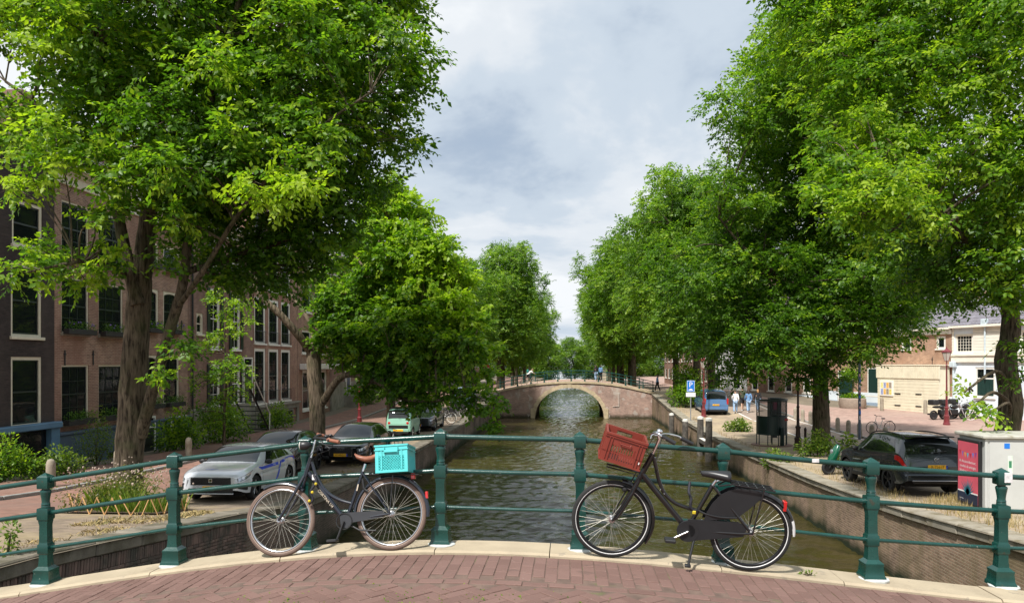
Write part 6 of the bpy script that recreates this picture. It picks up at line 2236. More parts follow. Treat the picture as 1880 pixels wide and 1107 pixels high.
def fender(name, root, c, R_, a0, a1, mat, wid=.055, n=26):
    b = MB()
    rows = []
    for i in range(n + 1):
        a = R(lerp(a0, a1, i / n))
        rows.append([(c[0] + math.cos(a) * (R_ + dr), c[1] + dy, c[2] + math.sin(a) * (R_ + dr)) for dr, dy in ((-.014, -wid / 2), (0, -wid * .42), (.008, -wid * .2), (.011, 0), (.008, wid * .2), (0, wid * .42), (-.014, wid / 2), (-.016, wid / 2), (.004, 0), (-.016, -wid / 2))])
    b.grid([r_ + [r_[0]] for r_ in rows])
    return b.build(name, mat, root, smooth=60)


def contact(px, Y):
    X = at(px, 900, Y).x
    return Vector((X, Y, ZD(X) + .03))


def tub(root, name, mat, pts, r, n=10, smooth=60):
    return MB().tube(pts, r, n).build(name, mat, root, smooth=smooth)


def saddle(root, pts, mat, wid=.075, hs=(.05, .05)):
    """pts: nose, mid, tail (x, z) of the top line"""
    b = MB()
    rows = []
    (x0, z0), (x1, z1), (x2, z2) = pts
    n = 14
    for i in range(n + 1):
        u = i / n
        x = lerp(x0, x2, u)
        z = (1 - u) ** 2 * z0 + 2 * u * (1 - u) * z1 + u * u * z2
        w = .026 + (wid - .026) * (max(0, (u - .25) / .75) ** 1.3)
        if u > .92: w *= 1 - (u - .92) * 4
        h = lerp(hs[0], hs[1], u) * (1 if u > .04 else .5)
        ring = []
        for k in range(12):
            a = 2 * math.pi * k / 12
            ring.append((x, math.cos(a) * w, z - h / 2 + math.sin(a) * h / 2))
        rows.append(ring)
    b.grid([r_ + [r_[0]] for r_ in rows])
    b.add(rows[0], [tuple(range(12))]); b.add(rows[-1], [tuple(reversed(range(12)))])
    return b.build('saddle', mat, root, smooth=70)


# ---- navy bicycle with the turquoise crate, leaning on the railing
C3 = lambda x, y: (420 + x / 3.459, 740 + y / 3.459)
bk = Bike('parked_bicycle', 'navy step-through bicycle with brown saddle and turquoise crate, leaning on the railing', contact(515.4, 6.53), contact(720.6, 6.53), R(11.5), .322, 6.53)
t_ = bk.t
q = lambda x, y, off=0.0: bk.P(*C3(x, y), off)
r0 = bk.r
F, Rr_ = Vector((0, 0, r0)), Vector((bk.wb, 0, r0))
wheel(t_, F, r0, M_tyreb, M_rimS, .021, 32, side=M_rimT); wheel(t_, Rr_, r0, M_tyreb, M_rimS, .021, 36, side=M_rimT)
ht, hb = q(522, 345), q(487, 462)
BB = q(745, 748)
st_ = q(853, 432)
tub(t_, 'head_tube', M_navy, [ht, hb], .021)
tub(t_, 'down_tube', M_navy, [q(508, 440), BB], .023)
tub(t_, 'top_tube', M_navy, crv([q(527, 372), q(560, 470), q(620, 560), q(695, 610), q(778, 636)], 6), .0165)
tub(t_, 'seat_tube', M_navy, [BB, st_], .0165)
tub(t_, 'seat_post', M_chrome, [q(846, 455), q(868, 385)], .0135)
for o in (-.06, .06):
    tub(t_, 'fork_blade', M_navy, crv([hb + Vector((.0, o * .55, .0)), q(440, 560) + Vector((0, o, 0)), F + Vector((.035, o, .05)), F + Vector((0, o, 0))], 5), [.014] * 15 + [.009], 8)
    tub(t_, 'seat_stay', M_navy, [st_ + Vector((0, o * .3, -.02)), Rr_ + Vector((0, o, 0))], .008, 8)
    tub(t_, 'chain_stay', M_navy, [BB + Vector((0, o * .5, 0)), Rr_ + Vector((0, o, 0))], .0095, 8)
tub(t_, 'stem', M_chrome, [ht, q(540, 268), q(552, 232)], .012)
tub(t_, 'handlebar', M_vinyl, crv([q(640, 236, -.27), q(590, 222, -.2), q(545, 222, -.05), q(543, 221, .05), q(560, 206, .2), q(585, 200, .27)], 6), .0115)
tub(t_, 'grip', M_brown, [q(628, 233, -.25), q(702, 246, -.30)], .0165)
tub(t_, 'grip', M_brown, [q(562, 198, .25), q(604, 208, .31)], .0165)
MB().ball(q(620, 212, -.2), .022, 12, 8, (1, 1, .8)).build('bell', M_vinyl, t_, smooth=60)
tub(t_, 'brake_lever', M_trim, [q(585, 232, -.2), q(605, 262, -.25), q(660, 268, -.29)], .006, 6)
for pts_ in ([q(590, 230, -.15), q(560, 300, -.12), q(520, 330, -.06), q(470, 500, -.03)], [q(560, 240, .0), q(640, 290, -.05), q(560, 330, 0), q(500, 430, 0)]):
    tub(t_, 'cable', M_trim, crv(pts_, 6), .003, 5)
hl = q(483, 268, -.10)
b = MB().lathe([(.012, .055), (.035, .03), (.042, 0), (.042, -.03), (.039, -.036)], 18, axis='x'); b.build('headlight', M_vinyl, t_, smooth=50, loc=hl)
MB().lathe([(.037, -.042), (.037, -.036)], 18, axis='x').build('headlight_lens', pm('lamp_lens', (0.72, 0.70, 0.62), .2), t_, loc=hl)
saddle(t_, [(q(802, 318).x, q(802, 318).z), (q(855, 365).x, q(855, 358).z), (q(950, 312).x, q(950, 312).z)], M_brown, .09, (.04, .07))
fender('mudguard', t_, Rr_, r0 + .018, -8, 175, M_navy)
fender('mudguard', t_, F, r0 + .018, 50, 118, M_navy)
b = MB()
rk = [q(880, 455), q(1215, 455)]
for o in (-.07, 0, .07): b.tube([rk[0] + Vector((0, o, 0)), rk[1] + Vector((0, o, 0))], .006, 6)
for k in range(5): b.tube([rk[0].lerp(rk[1], k / 4) + Vector((0, -.07, 0)), rk[0].lerp(rk[1], k / 4) + Vector((0, .07, 0))], .005, 6)
for o in (-.07, .07): b.tube([rk[0].lerp(rk[1], .52) + Vector((0, o, 0)), Rr_ + Vector((0, o, 0))], .006, 6)
b.build('carrier', M_blk, t_, smooth=60)
g_ = [q(715, 708), q(745, 694), q(985, 681), q(1006, 700), q(985, 722), q(800, 755), q(762, 790), q(726, 790)]
MB().prism([(p.x, p.z) for p in g_], 'y', -.055, -.042).build('chain_guard', pm('grey_chain_guard', (0.035, 0.036, 0.04), .35), t_)
MB().ring(BB + Vector((0, -.06, 0)), (0, 1, 0), .07, .005, 30, 6).build('chainring', M_trim, t_)
tub(t_, 'crank', M_trim, [BB + Vector((0, -.07, 0)), q(685, 870, -.08)], .010, 8)
tub(t_, 'crank', M_trim, [BB + Vector((0, .07, 0)), BB * 2 - q(685, 870, -.08) + Vector((0, .0, 0))], .010, 8)
pd = q(660, 872, -.13)
MB().cbox(pd.x - .045, pd.x + .045, pd.y - .045, pd.y + .045, pd.z - .013, pd.z + .013, .006).build('pedal', M_trim, t_)
tub(t_, 'kickstand', M_trim, [q(775, 775, -.03), q(830, 805, -.05), q(935, 808, -.06)], .009, 8)
MB().cbox(*[v for p in ((q(1252, 560).x - .004, q(1252, 560).x + .02), (-.018, .018), (q(1252, 605).z, q(1252, 560).z)) for v in p], .003).build('rear_light', M_red, t_)
MB().cbox(*[v for p in ((q(1160, 445).x, q(1185, 445).x), (-.03, .03), (q(1160, 482).z, q(1160, 446).z)) for v in p], .004).build('tail_reflector', M_red, t_)
tub(t_, 'wheel_lock', M_trim, crv([q(850, 480, -.05), q(860, 540, -.05), q(885, 560, -.05)], 5), .012, 8)
a_, c_ = q(560, 540, -.026), q(668, 668, -.026)
ang = math.atan2(c_.z - a_.z, c_.x - a_.x)
l_ = link('frame_lettering', text_mesh('CORTINA U4', .036, M_letter), t_)
l_.matrix_local = Matrix.Translation((a_ + c_) / 2 + Vector((0, -.001, 0))) @ Matrix.Rotation(-ang, 4, 'Y') @ Matrix.Rotation(R(90), 4, 'X')
MB().cbox(-.006, .006, -.003, .003, -.03, .03, .002).build('seat_tube_decal', M_letter, t_, loc=q(818, 535, -.02)).rotation_euler = (0, R(14), 0)
b = MB().tube(crv([q(540, 455, -.03), q(555, 500, -.05), q(520, 560, -.06), q(535, 610, -.05), q(508, 640, -.05)], 6), .011, 8); b.build('lock_cable', M_lockb, t_, smooth=60)
for (x_, y_) in ((553, 512), (530, 565), (512, 620)): MB().ball(q(x_, y_, -.06), .014, 8, 6).build('lock_band', M_yellow, t_)
MB().cbox(-.016, .016, -.004, .004, -.025, .025, .002).build('sticker', M_stick, t_, loc=q(540, 470, -.025))


def crate_slats(b, x0, x1, z0, z1, y, step, th):
    """diagonal lattice of thin bars in a wall panel"""
    w, h = x1 - x0, z1 - z0
    k = -h
    while k < w:
        a0 = max(0, -k); a1 = min(h, w - k)
        if a1 - a0 > .01:
            b.tube([(x0 + k + a0, y, z0 + a0), (x0 + k + a1, y, z0 + a1)], th, 4)
            b.tube([(x1 - k - a0, y, z0 + a0), (x1 - k - a1, y, z0 + a1)], th, 4)
        k += step


def crate_frame(b, w, d, h, t=.012):
    """box walls as frames: rim, bottom band, corner posts, floor"""
    for (x0, x1, y0, y1) in ((0, w, 0, t), (0, w, d - t, d), (0, t, t, d - t), (w - t, w, t, d - t)):
        b.box(x0, x1, y0, y1, h * .80, h)
        b.box(x0, x1, y0, y1, 0, h * .10)
    for x in (0, w - .03):
        for y in (0, d - .03):
            b.box(x, x + .03, y, y + .03, h * .10, h * .80)
    for k in (0, .82):
        b.box(-.007, w + .007, -.007, 0, h * (.94 if k == 0 else .80), h * (1.0 if k == 0 else .835))
        b.box(-.007, w + .007, d, d + .007, h * (.94 if k == 0 else .80), h * (1.0 if k == 0 else .835))
        b.box(-.007, 0, 0, d, h * (.94 if k == 0 else .80), h * (1.0 if k == 0 else .835))
        b.box(w, w + .007, 0, d, h * (.94 if k == 0 else .80), h * (1.0 if k == 0 else .835))
    b.box(t, w - t, t, d - t, .004, .014)


M_teal = pm('turquoise_plastic', (0.085, 0.52, 0.52), 0.42, var=0.08, scale=4, dirt=(0.07, 0.40, 0.41), dscale=7, dth=(.55, .8))
cr = thing('plastic_crate', 'turquoise lattice plastic crate on the rear carrier of the navy bicycle', 'crate')
pA = q(931, 428, -.19)
w_, h_, d_ = (q(1136, 428, -.19) - pA).x, .245, .38
cr.matrix_basis = bk.M @ Matrix.Translation((pA.x, -.19, q(1000, 455).z + .008)) @ Matrix.Rotation(R(2), 4, 'Z')
b = MB(); crate_frame(b, w_, d_, h_); b.build('frame', M_teal, cr)
for nm, y in (('front_panel', .006), ('back_panel', d_ - .006)):
    b = MB(); crate_slats(b, .03, w_ - .03, h_ * .10, h_ * .62, y, .024, .0045)
    b.box(.03, w_ - .03, y - .004, y + .004, h_ * .60, h_ * .80)
    for x in (.05, w_ - .06): b.box(x, x + .012, y - .010, y - .004 if y < .1 else y + .010, h_ * .1, h_ * .8)
    b.build(nm, M_teal, cr)
for nm, x in (('side_panel', .006), ('side_panel', w_ - .006)):
    b = MB(); k0 = b.mark(); crate_slats(b, .03, d_ - .03, h_ * .10, h_ * .62, 0, .024, .0045)
    b.xf(Matrix.Translation((x, 0, 0)) @ Matrix.Rotation(R(90), 4, 'Z'), k0)
    b.box(x - .004, x + .004, .03, d_ - .03, h_ * .60, h_ * .80)
    b.build(nm, M_teal, cr)
hd = MB(); hd.cbox(w_ * .28, w_ * .72, -.022, -.006, h_ * .70, h_ * .80, .006); hd.cbox(w_ * .28, w_ * .31, -.02, 0, h_ * .68, h_ * .92, .004); hd.cbox(w_ * .69, w_ * .72, -.02, 0, h_ * .68, h_ * .92, .004)
hd.build('handle', M_teal, cr)

# ---- black bicycle with the red-brown crate, standing on its kickstand
C4 = lambda x, y: (1030 + x / 3.459, 740 + y / 3.459)
bk = Bike('parked_bicycle', 'black step-through bicycle on its kickstand with red crate over the front wheel', contact(1116.7, 6.53), contact(1369.6, 6.53), R(-7), .345, 6.53)
t_ = bk.t
q = lambda x, y, off=0.0: bk.P(*C4(x, y), off)
r0 = bk.r
F, Rr_ = Vector((0, 0, r0)), Vector((bk.wb, 0, r0))
M_rimK = pm('black_wheel_rim', (0.02, 0.02, 0.022), .3, metal=.6)
wheel(t_, F, r0, M_tyre, M_rimK, .023, 36, side=M_refl); wheel(t_, Rr_, r0, M_tyre, M_rimK, .023, 36, side=M_refl)
ht, hb = q(585, 320), q(495, 480)
BB = q(800, 800)
st_ = q(962, 520)
tub(t_, 'head_tube', M_blk, [ht, hb], .024)
tub(t_, 'down_tube', M_blk, [q(512, 445), BB], .026)
tub(t_, 'top_tube', M_blk, crv([q(590, 345), q(602, 400), q(622, 490), q(660, 575), q(730, 635), q(830, 672), q(885, 684)], 6), .0165)
for o in (-.05, .05):
    tub(t_, 'mixte_stay', M_blk, crv([q(870, 675) + Vector((0, o * .4, 0)), q(920, 695) + Vector((0, o * .8, 0)), q(1010, 712) + Vector((0, o, 0)), q(1110, 716) + Vector((0, o, 0))], 5), .009, 8)
    tub(t_, 'fork_blade', M_blk, crv([hb + Vector((0, o * .6, 0)), q(430, 595) + Vector((0, o, 0)), F + Vector((.05, o, .05)), F + Vector((0, o, 0))], 5), [.017] * 13 + [.013, .011, .010], 8)
    tub(t_, 'seat_stay', M_blk, [st_ + Vector((0, o * .4, 0)), Rr_ + Vector((-.02, o, .02))], .012, 8)
    tub(t_, 'chain_stay', M_blk, [BB + Vector((0, o * .6, 0)), q(1120, 815) + Vector((0, o, 0)), Rr_ + Vector((0, o, 0))], .011, 8)
tub(t_, 'seat_tube', M_blk, [BB, st_], .0185)
tub(t_, 'seat_post', M_chrome, [st_, q(985, 488)], .0135)
tub(t_, 'stem', M_chrome, [q(580, 325), q(600, 285), q(624, 228), q(615, 205)], .0125)
tub(t_, 'handlebar', M_chrome, crv([q(665, 232, -.26), q(610, 190, -.22), q(575, 198, -.1), q(612, 205, 0), q(640, 195, .1), q(680, 196, .2), q(745, 212, .27), q(775, 232, .28)], 6), .0115)
tub(t_, 'grip', M_vinyl, [q(640, 208, -.25), q(726, 256, -.27)], .0175)
tub(t_, 'grip', M_vinyl, [q(760, 222, .28), q(836, 258, .29)], .0175)
MB().ball(q(625, 180, -.12), .028, 12, 8, (1, 1, .85)).build('bell', M_chrome, t_, smooth=60)
tub(t_, 'brake_lever', M_chrome, [q(600, 192, -.2), q(572, 205, -.24), q(568, 225, -.26)], .006, 6)
for pts_ in ([q(590, 215, -.2), q(545, 290, -.1), q(560, 330, -.05)], [q(640, 215, .1), q(600, 400, .02), q(615, 430, -.03), q(590, 440, -.02)]):
    tub(t_, 'cable', M_trim, crv(pts_, 6), .003, 5)
saddle(t_, [(q(888, 425).x, q(888, 428).z), (q(960, 425).x, q(960, 425).z), (q(1075, 432).x, q(1075, 432).z)], M_vinyl, .10, (.045, .095))
MB().tube([q(975, 500), q(1010, 485), q(1060, 490)], .012, 8).build('saddle_spring', M_chrome, t_)
fender('mudguard', t_, Rr_, r0 + .016, 22, 182, M_blk, .06)
fender('mudguard_tip', t_, Rr_, r0 + .017, 0, 22, M_refl, .06)
fender('mudguard', t_, F, r0 + .016, 62, 140, M_blk, .06) if False else None
fender('mudguard', t_, F, r0 + .016, -32, 80, M_blk, .06)
g_ = [q(900, 735), q(920, 680), q(955, 625), q(1010, 570), q(1060, 545), q(1120, 532), q(1200, 540), q(1285, 556), q(1262, 600), q(1190, 660), q(1110, 722)]
for o in (-.045, .041):
    MB().prism([(p.x, p.z) for p in g_], 'y', o, o + .004).build('coat_guard', M_guard, t_)
b = MB()
ra, rb = q(1075, 500), q(1345, 545)
for o in (-.075, -.025, .025, .075): b.tube([ra + Vector((0, o, 0)), rb + Vector((0, o, 0))], .0065, 6)
for k in range(6): b.tube([ra.lerp(rb, k / 5) + Vector((0, -.075, 0)), ra.lerp(rb, k / 5) + Vector((0, .075, 0))], .006, 6)
for o in (-.075, .075):
    b.tube([ra.lerp(rb, .75) + Vector((0, o, 0)), Rr_ + Vector((0, o, 0))], .007, 6)
    b.tube([ra + Vector((0, o, 0)), q(1000, 520) + Vector((0, o * .3, 0))], .007, 6)
b.build('carrier', M_blk, t_, smooth=60)
MB().lathe([(.06, -.05), (.092, -.052), (.092, -.03), (.06, -.028)], 26, BB, axis='y').build('chain_case', M_guard, t_, smooth=30)
MB().prism([(p.x, p.z) for p in (q(800, 725), q(1120, 745), q(1175, 780), q(1150, 835), q(820, 860))], 'y', -.05, -.03).build('chain_guard', M_guard, t_)
tub(t_, 'crank', M_rimS, [BB + Vector((0, -.06, 0)), q(700, 862, -.08)], .009, 8)
tub(t_, 'crank', M_rimS, [BB + Vector((0, .06, 0)), BB * 2 - q(700, 862, -.08)], .009, 8)
pd = q(692, 868, -.12)
MB().cbox(pd.x - .045, pd.x + .045, pd.y - .045, pd.y + .045, pd.z - .014, pd.z + .014, .006).build('pedal', M_trim, t_)
kz = q(808, 1030, -.12)
ks = MB().tube([q(855, 830, -.02), q(838, 890, -.05), q(822, 960, -.09), Vector((kz.x, kz.y, kz.z))], .011, 8); ks.cbox(kz.x - .03, kz.x + .02, kz.y - .02, kz.y + .02, kz.z - .012, kz.z + .01, .004)
ks.build('kickstand', M_guard, t_, smooth=50)
tub(t_, 'front_carrier', M_blk, [q(290, 385), q(500, 440), q(500, 480)], .009, 8)
for o in (-.1, .1): tub(t_, 'front_carrier', M_blk, [q(285, 382) + Vector((0, o, 0)), q(495, 440) + Vector((0, o, 0)), F + Vector((0, o * .6, 0))], .007, 8)
b = MB().cbox(*[v for p in ((q(1412, 620).x, q(1430, 620).x + .004), (-.03, .03), (q(1420, 682).z, q(1420, 620).z)) for v in p], .004); b.build('rear_light', M_red, t_)
for w_px in ((405, 545),): MB().ball(q(*w_px, -.04), .026, 10, 8).build('front_brake', M_trim, t_)
b = MB().tube(crv([q(818, 500, .08), q(812, 560, .02), q(826, 610, -.03), q(822, 655, -.04), q(850, 690, -.04)], 6), .012, 8); b.build('chain_lock', M_lockb, t_, smooth=60)
MB().cbox(-.014, .014, -.012, .012, -.014, .014, .004).build('padlock', M_yellow, t_, loc=q(845, 692, -.05))
for k, (x_, y_) in enumerate(((632, 545), (655, 575))): MB().ball(q(x_, y_, -.02), .006, 6, 4).build('rivet', M_chrome, t_)

M_redc = pm('red_brown_plastic', (0.20, 0.034, 0.022), 0.45, var=0.12, scale=5, dirt=(0.16, 0.03, 0.02), dscale=6)
cr = thing('plastic_crate', 'red brown plastic crate with slotted sides on the front carrier of the black bicycle', 'crate')
p0 = q(242, 352, -.16); p1 = q(492, 430, -.16)
w_ = (p1 - p0).length; h_ = .245; d_ = .33
an = math.atan2(p1.z - p0.z, p1.x - p0.x)
cr.matrix_basis = bk.M @ Matrix.Translation(p0) @ Matrix.Rotation(-an, 4, 'Y') @ Matrix.Rotation(R(-1.5), 4, 'Z')
b = MB()
t1 = .011
for (x0, x1, y0, y1) in ((0, t1, t1, d_ - t1), (w_ - t1, w_, t1, d_ - t1), (0, w_, 0, t1)):
    b.box(x0, x1, y0, y1, h_ * .62, h_)
# back wall with grip hole
b.box(0, w_, d_ - t1, d_, h_ * .60, h_ * .74); b.box(0, w_ * .3, d_ - t1, d_, h_ * .74, h_ * .90); b.box(w_ * .7, w_, d_ - t1, d_, h_ * .74, h_ * .90); b.box(0, w_, d_ - t1, d_, h_ * .90, h_)
for (x0, x1, y0, y1) in ((0, w_, 0, t1), (0, w_, d_ - t1, d_), (0, t1, t1, d_ - t1), (w_ - t1, w_, t1, d_ - t1)):
    b.box(x0, x1, y0, y1, 0, h_ * .12); b.box(x0, x1, y0, y1, h_ * .33, h_ * .37)
for x in (0, w_ - .055):
    for y in (0, d_ - t1): b.box(x, x + .055, y, y + t1, h_ * .12, h_ * .62)
for y in (t1, d_ - .05):
    for x in (0, w_ - t1): b.box(x, x + t1, y, y + .04, h_ * .12, h_ * .62)
b.box(t1, w_ - t1, t1, d_ - t1, .004, .012)
b.build('frame', M_redc, cr)
rb_ = MB()
for z0, z1 in ((.93, 1.0), (.86, .89), (.0, .05)):
    rb_.box(-.009, w_ + .009, -.009, .0, h_ * z0, h_ * z1); rb_.box(-.009, w_ + .009, d_, d_ + .009, h_ * z0, h_ * z1); rb_.box(-.009, 0, 0, d_, h_ * z0, h_ * z1); rb_.box(w_, w_ + .009, 0, d_, h_ * z0, h_ * z1)
for x in (.03, .055, w_ - .062, w_ - .037): rb_.box(x, x + .007, -.008, 0, h_ * .05, h_ * .86)
for y in (.04, d_ - .05):
    rb_.box(-.008, 0, y, y + .007, h_ * .05, h_ * .86); rb_.box(w_, w_ + .008, y, y + .007, h_ * .05, h_ * .86)
rb_.build('ribs', M_redc, cr)
for k in range(11):
    x = .055 + (w_ - .11) * (k + .5) / 11
    MB().box(x - .006, x + .006, .0, t1 * .8, h_ * .12, h_ * .33).build('slat', M_redc, cr); MB().box(x - .006, x + .006, 0, t1 * .8, h_ * .37, h_ * .62).build('slat', M_redc, cr)
for k in range(9):
    y = .05 + (d_ - .1) * (k + .5) / 9
    for x in (.001, w_ - t1): MB().box(x, x + t1 * .8, y - .006, y + .006, h_ * .12, h_ * .62).build('slat', M_redc, cr)
g_ = MB().tube([(w_ * .36, -.012, h_ * .78), (w_ * .38, -.016, h_ * .72), (w_ * .62, -.016, h_ * .72), (w_ * .64, -.012, h_ * .78)], .005, 6); g_.build('handle', M_redc, cr)
MB().box(w_ * .93, w_ * .955, -.010, -.008, h_ * .22, h_ * .30).build('sticker', M_refl, cr)


# ------------------------------------------------------------------ simple bicycles further away
def far_bike(label, loc, rotz, framem, tyrem, lean=0.06, group=None, basket=False):
    t_ = thing('parked_bicycle', label, 'bicycle', loc, group=group)
    t_.rotation_euler = Euler((lean, 0, rotz), 'XYZ')
    key = (framem.name, tyrem.name)

    def whl():
        b = MB().ring((0, 0, 0), (0, 1, 0), .325, .02, 28, 6)
        return b.mesh('wheel', tyrem, 60)

    def spk():
        b = MB()
        for k in range(18):
            a = 2 * math.pi * k / 18
            b.tube([(0, 0, 0), (math.cos(a) * .31, 0, math.sin(a) * .31)], .0025, 3, cap=False)
        return b.mesh('spokes', M_spoke)

    def frm():
        b = MB()
        for p, r_ in (([(.22, 0, .78), (.13, 0, .55), (0, 0, .345)], .016), ([(.15, 0, .60), (.47, 0, .28)], .018), ([(.21, 0, .76), (.33, 0, .48), (.56, 0, .43)], .015), ([(.47, 0, .28), (.62, 0, .78)], .016), ([(.47, 0, .28), (1.06, 0, .345)], .012), ([(.6, 0, .72), (1.06, 0, .345)], .011), ([(.22, 0, .78), (.25, 0, .98)], .013)):
            b.tube(p, r_, 6)
        return b.mesh('frame', framem, 50)
    for x in (0, 1.06):
        w = link('wheel', shared(('fw', tyrem.name), whl), t_, (x, 0, .345)); link('spokes', shared('fspk', spk), w)
    link('frame', shared(('ff', framem.name), frm), t_)
    link('handlebar', shared('fhb', lambda: MB().tube(crv([(.42, -.28, .97), (.27, -.24, 1.02), (.25, 0, .99), (.27, .24, 1.02), (.42, .28, .97)], 4), .013, 6).mesh('handlebar', M_trim, 50)), t_)
    link('saddle', shared('fsd', lambda: MB().ball((.66, 0, .84), .1, 10, 6, (1.3, .75, .4)).mesh('saddle', M_vinyl, 60)), t_)
    link('carrier', shared('fcr', lambda: MB().box(.75, 1.2, -.07, .07, .70, .715).tube([(1.1, .06, .7), (1.06, .06, .345)], .008, 5).mesh('carrier', M_trim)), t_)
    if basket:
        link('basket', shared('fbk', lambda: MB().box(-.15, .15, -.17, .17, .72, .73).box(-.15, -.14, -.17, .17, .72, .95).box(.14, .15, -.17, .17, .72, .95).box(-.15, .15, -.17, -.16, .72, .95).box(-.15, .15, .16, .17, .72, .95).mesh('basket', M_trim)), t_)
    return t_


M_bwhite = pm('white_bike_paint', (0.72, 0.70, 0.64), .4); M_bgrey = pm('grey_bike_paint', (0.3, 0.3, 0.3), .4); M_bsil = pm('silver_bike_paint', (0.5, 0.5, 0.48), .3, metal=.7)
far_bike('white bicycle chained up at the quay edge beside the black estate car', (-7.9, 31.4, ZL(31.4)), R(70), M_bwhite, M_tyreb, .08, basket=True)
labs = ['first of the bicycles parked past the charcoal hatchback', 'second of the bicycles parked past the charcoal hatchback', 'third of the bicycles parked past the charcoal hatchback', 'fourth of the bicycles parked past the charcoal hatchback', 'fifth of the bicycles parked past the charcoal hatchback', 'sixth of the bicycles parked past the charcoal hatchback', 'last of the bicycles parked past the charcoal hatchback']
for i in range(7):
    y_ = 46.8 + i * 1.45
    far_bike(labs[i], (-7.5 - .15 * (i % 2), y_, ZL(y_)), R(178 + random.uniform(-14, 14)), [M_blk, M_bsil, M_navy, M_bgrey][i % 4], [M_tyre, M_bwhite, M_tyre][i % 3], random.uniform(-.1, .1), 'bicycles parked along the left quay', basket=i % 3 == 1)
far_bike('thin grey city bicycle beside the stickered pole on the square', (at(1600, 785, 43).x, 43, ZP(at(1600, 785, 43).x, 43)), R(10), M_bsil, M_tyre, .06)
xw = at(1782, 764, 50).x
far_bike('white bicycle standing by the motorcycles before the pale blue house', (xw, 50, ZP(xw, 50)), R(-6), M_bwhite, M_bwhite, .06)
xw = at(1228, 735, 64).x
far_bike('dark bicycle leaning beside the bush at the bridge ramp', (9.4, 63.5, ZR(63.5)), R(90), M_blk, M_tyre, .06)

# ------------------------------------------------------------------ street furniture
M_lampred = pm('ox_blood_paint', (0.17, 0.025, 0.03), 0.35, var=0.15, scale=6, coat=.4)
M_lampblk = pm('brown_black_paint', (0.03, 0.014, 0.013), 0.4, var=0.2, scale=6)
M_milk = pm('lantern_glass', (0.50, 0.46, 0.40), 0.15, var=0.1)
M_grn = pm('urinal_green', (0.004, 0.022, 0.019), 0.35, var=0.2, scale=4, bump=.05)


def lamp(label, x, y, z, H, mat):
    t_ = thing('street_lamp', label, 'street lamp', (x, y, z))
    k = H / 4.3
    MB().lathe([(.20, -.05), (.20, .10), (.17, .13), (.15, .45), (.16, .47), (.16, .55), (.11, .60), (.095, .95), (.12, 1.0), (.12, 1.06), (.075, 1.10)], 12).build('base', mat, t_, smooth=40)
    MB().lathe([(.07, 1.08), (.055, 1.9), (.07, 1.93), (.07, 1.98), (.05, 2.0), (.04, H - 1.05), (.06, H - 1.02), (.03, H - .98), (.03, H - .80), (.07, H - .76)], 12).build('pole', mat, t_, smooth=40)
    MB().tube([(-.28, 0, H - 1.15), (.28, 0, H - 1.15)], .014, 6).build('ladder_bar', mat, t_)
    n = 6
    z0, z1, r0, r1 = H - .76, H - .24, .12, .27
    fr = MB()
    for i in range(n):
        a = 2 * math.pi * i / n
        fr.tube([(math.cos(a) * r0, math.sin(a) * r0, z0), (math.cos(a) * r1, math.sin(a) * r1, z1)], .012, 5)
        a2 = 2 * math.pi * (i + 1) / n
        fr.tube([(math.cos(a) * r1, math.sin(a) * r1, z1), (math.cos(a2) * r1, math.sin(a2) * r1, z1)], .016, 5)
        fr.tube([(math.cos(a) * r0, math.sin(a) * r0, z0), (math.cos(a2) * r0, math.sin(a2) * r0, z0)], .012, 5)
        fr.ball((math.cos(a) * (r1 + .03), math.sin(a) * (r1 + .03), z1 + .05), .03, 6, 4)
    ln = fr.build('lantern', mat, t_)
    for i in range(n):
        a, a2 = 2 * math.pi * i / n, 2 * math.pi * (i + 1) / n
        MB().add([(math.cos(a) * r0, math.sin(a) * r0, z0), (math.cos(a2) * r0, math.sin(a2) * r0, z0), (math.cos(a2) * r1, math.sin(a2) * r1, z1), (math.cos(a) * r1, math.sin(a) * r1, z1)], [(0, 1, 2, 3)]).build('pane', M_milk, ln)
    MB().lathe([(r1 + .04, z1), (r1 + .04, z1 + .03), (.2, z1 + .12), (.1, z1 + .17), (.08, z1 + .2), (.03, z1 + .24), (.045, z1 + .27), (.004, z1 + .34)], 6).build('cap', mat, ln)
    return t_


p = at(1290, 762, 54.0); lamp('dark red street lamp with lantern behind the blue van', p.x, 53.6, ZR(53.6), 4.2, M_lampred)
p = at(1738, 772, 46.6); lamp('dark red street lamp on the square before the plank shed', p.x, 46.6, ZP(p.x, 46.6), 4.6, M_lampred)
lamp('brown black street lamp half hidden in the foliage beside the urinal', 10.35, 34.7, ZR(34.7), 4.3, M_lampblk)
p = at(660, 790, 45); lamp('dark red street lamp on the left pavement before the white house', p.x, 45, ZL(45), 4.4, M_lampred)
p = at(921, 720, 69); lamp('dark red street lamp at the left end of the arch bridge', -7.8, 70.5, ZL(70.5), 4.2, M_lampred)

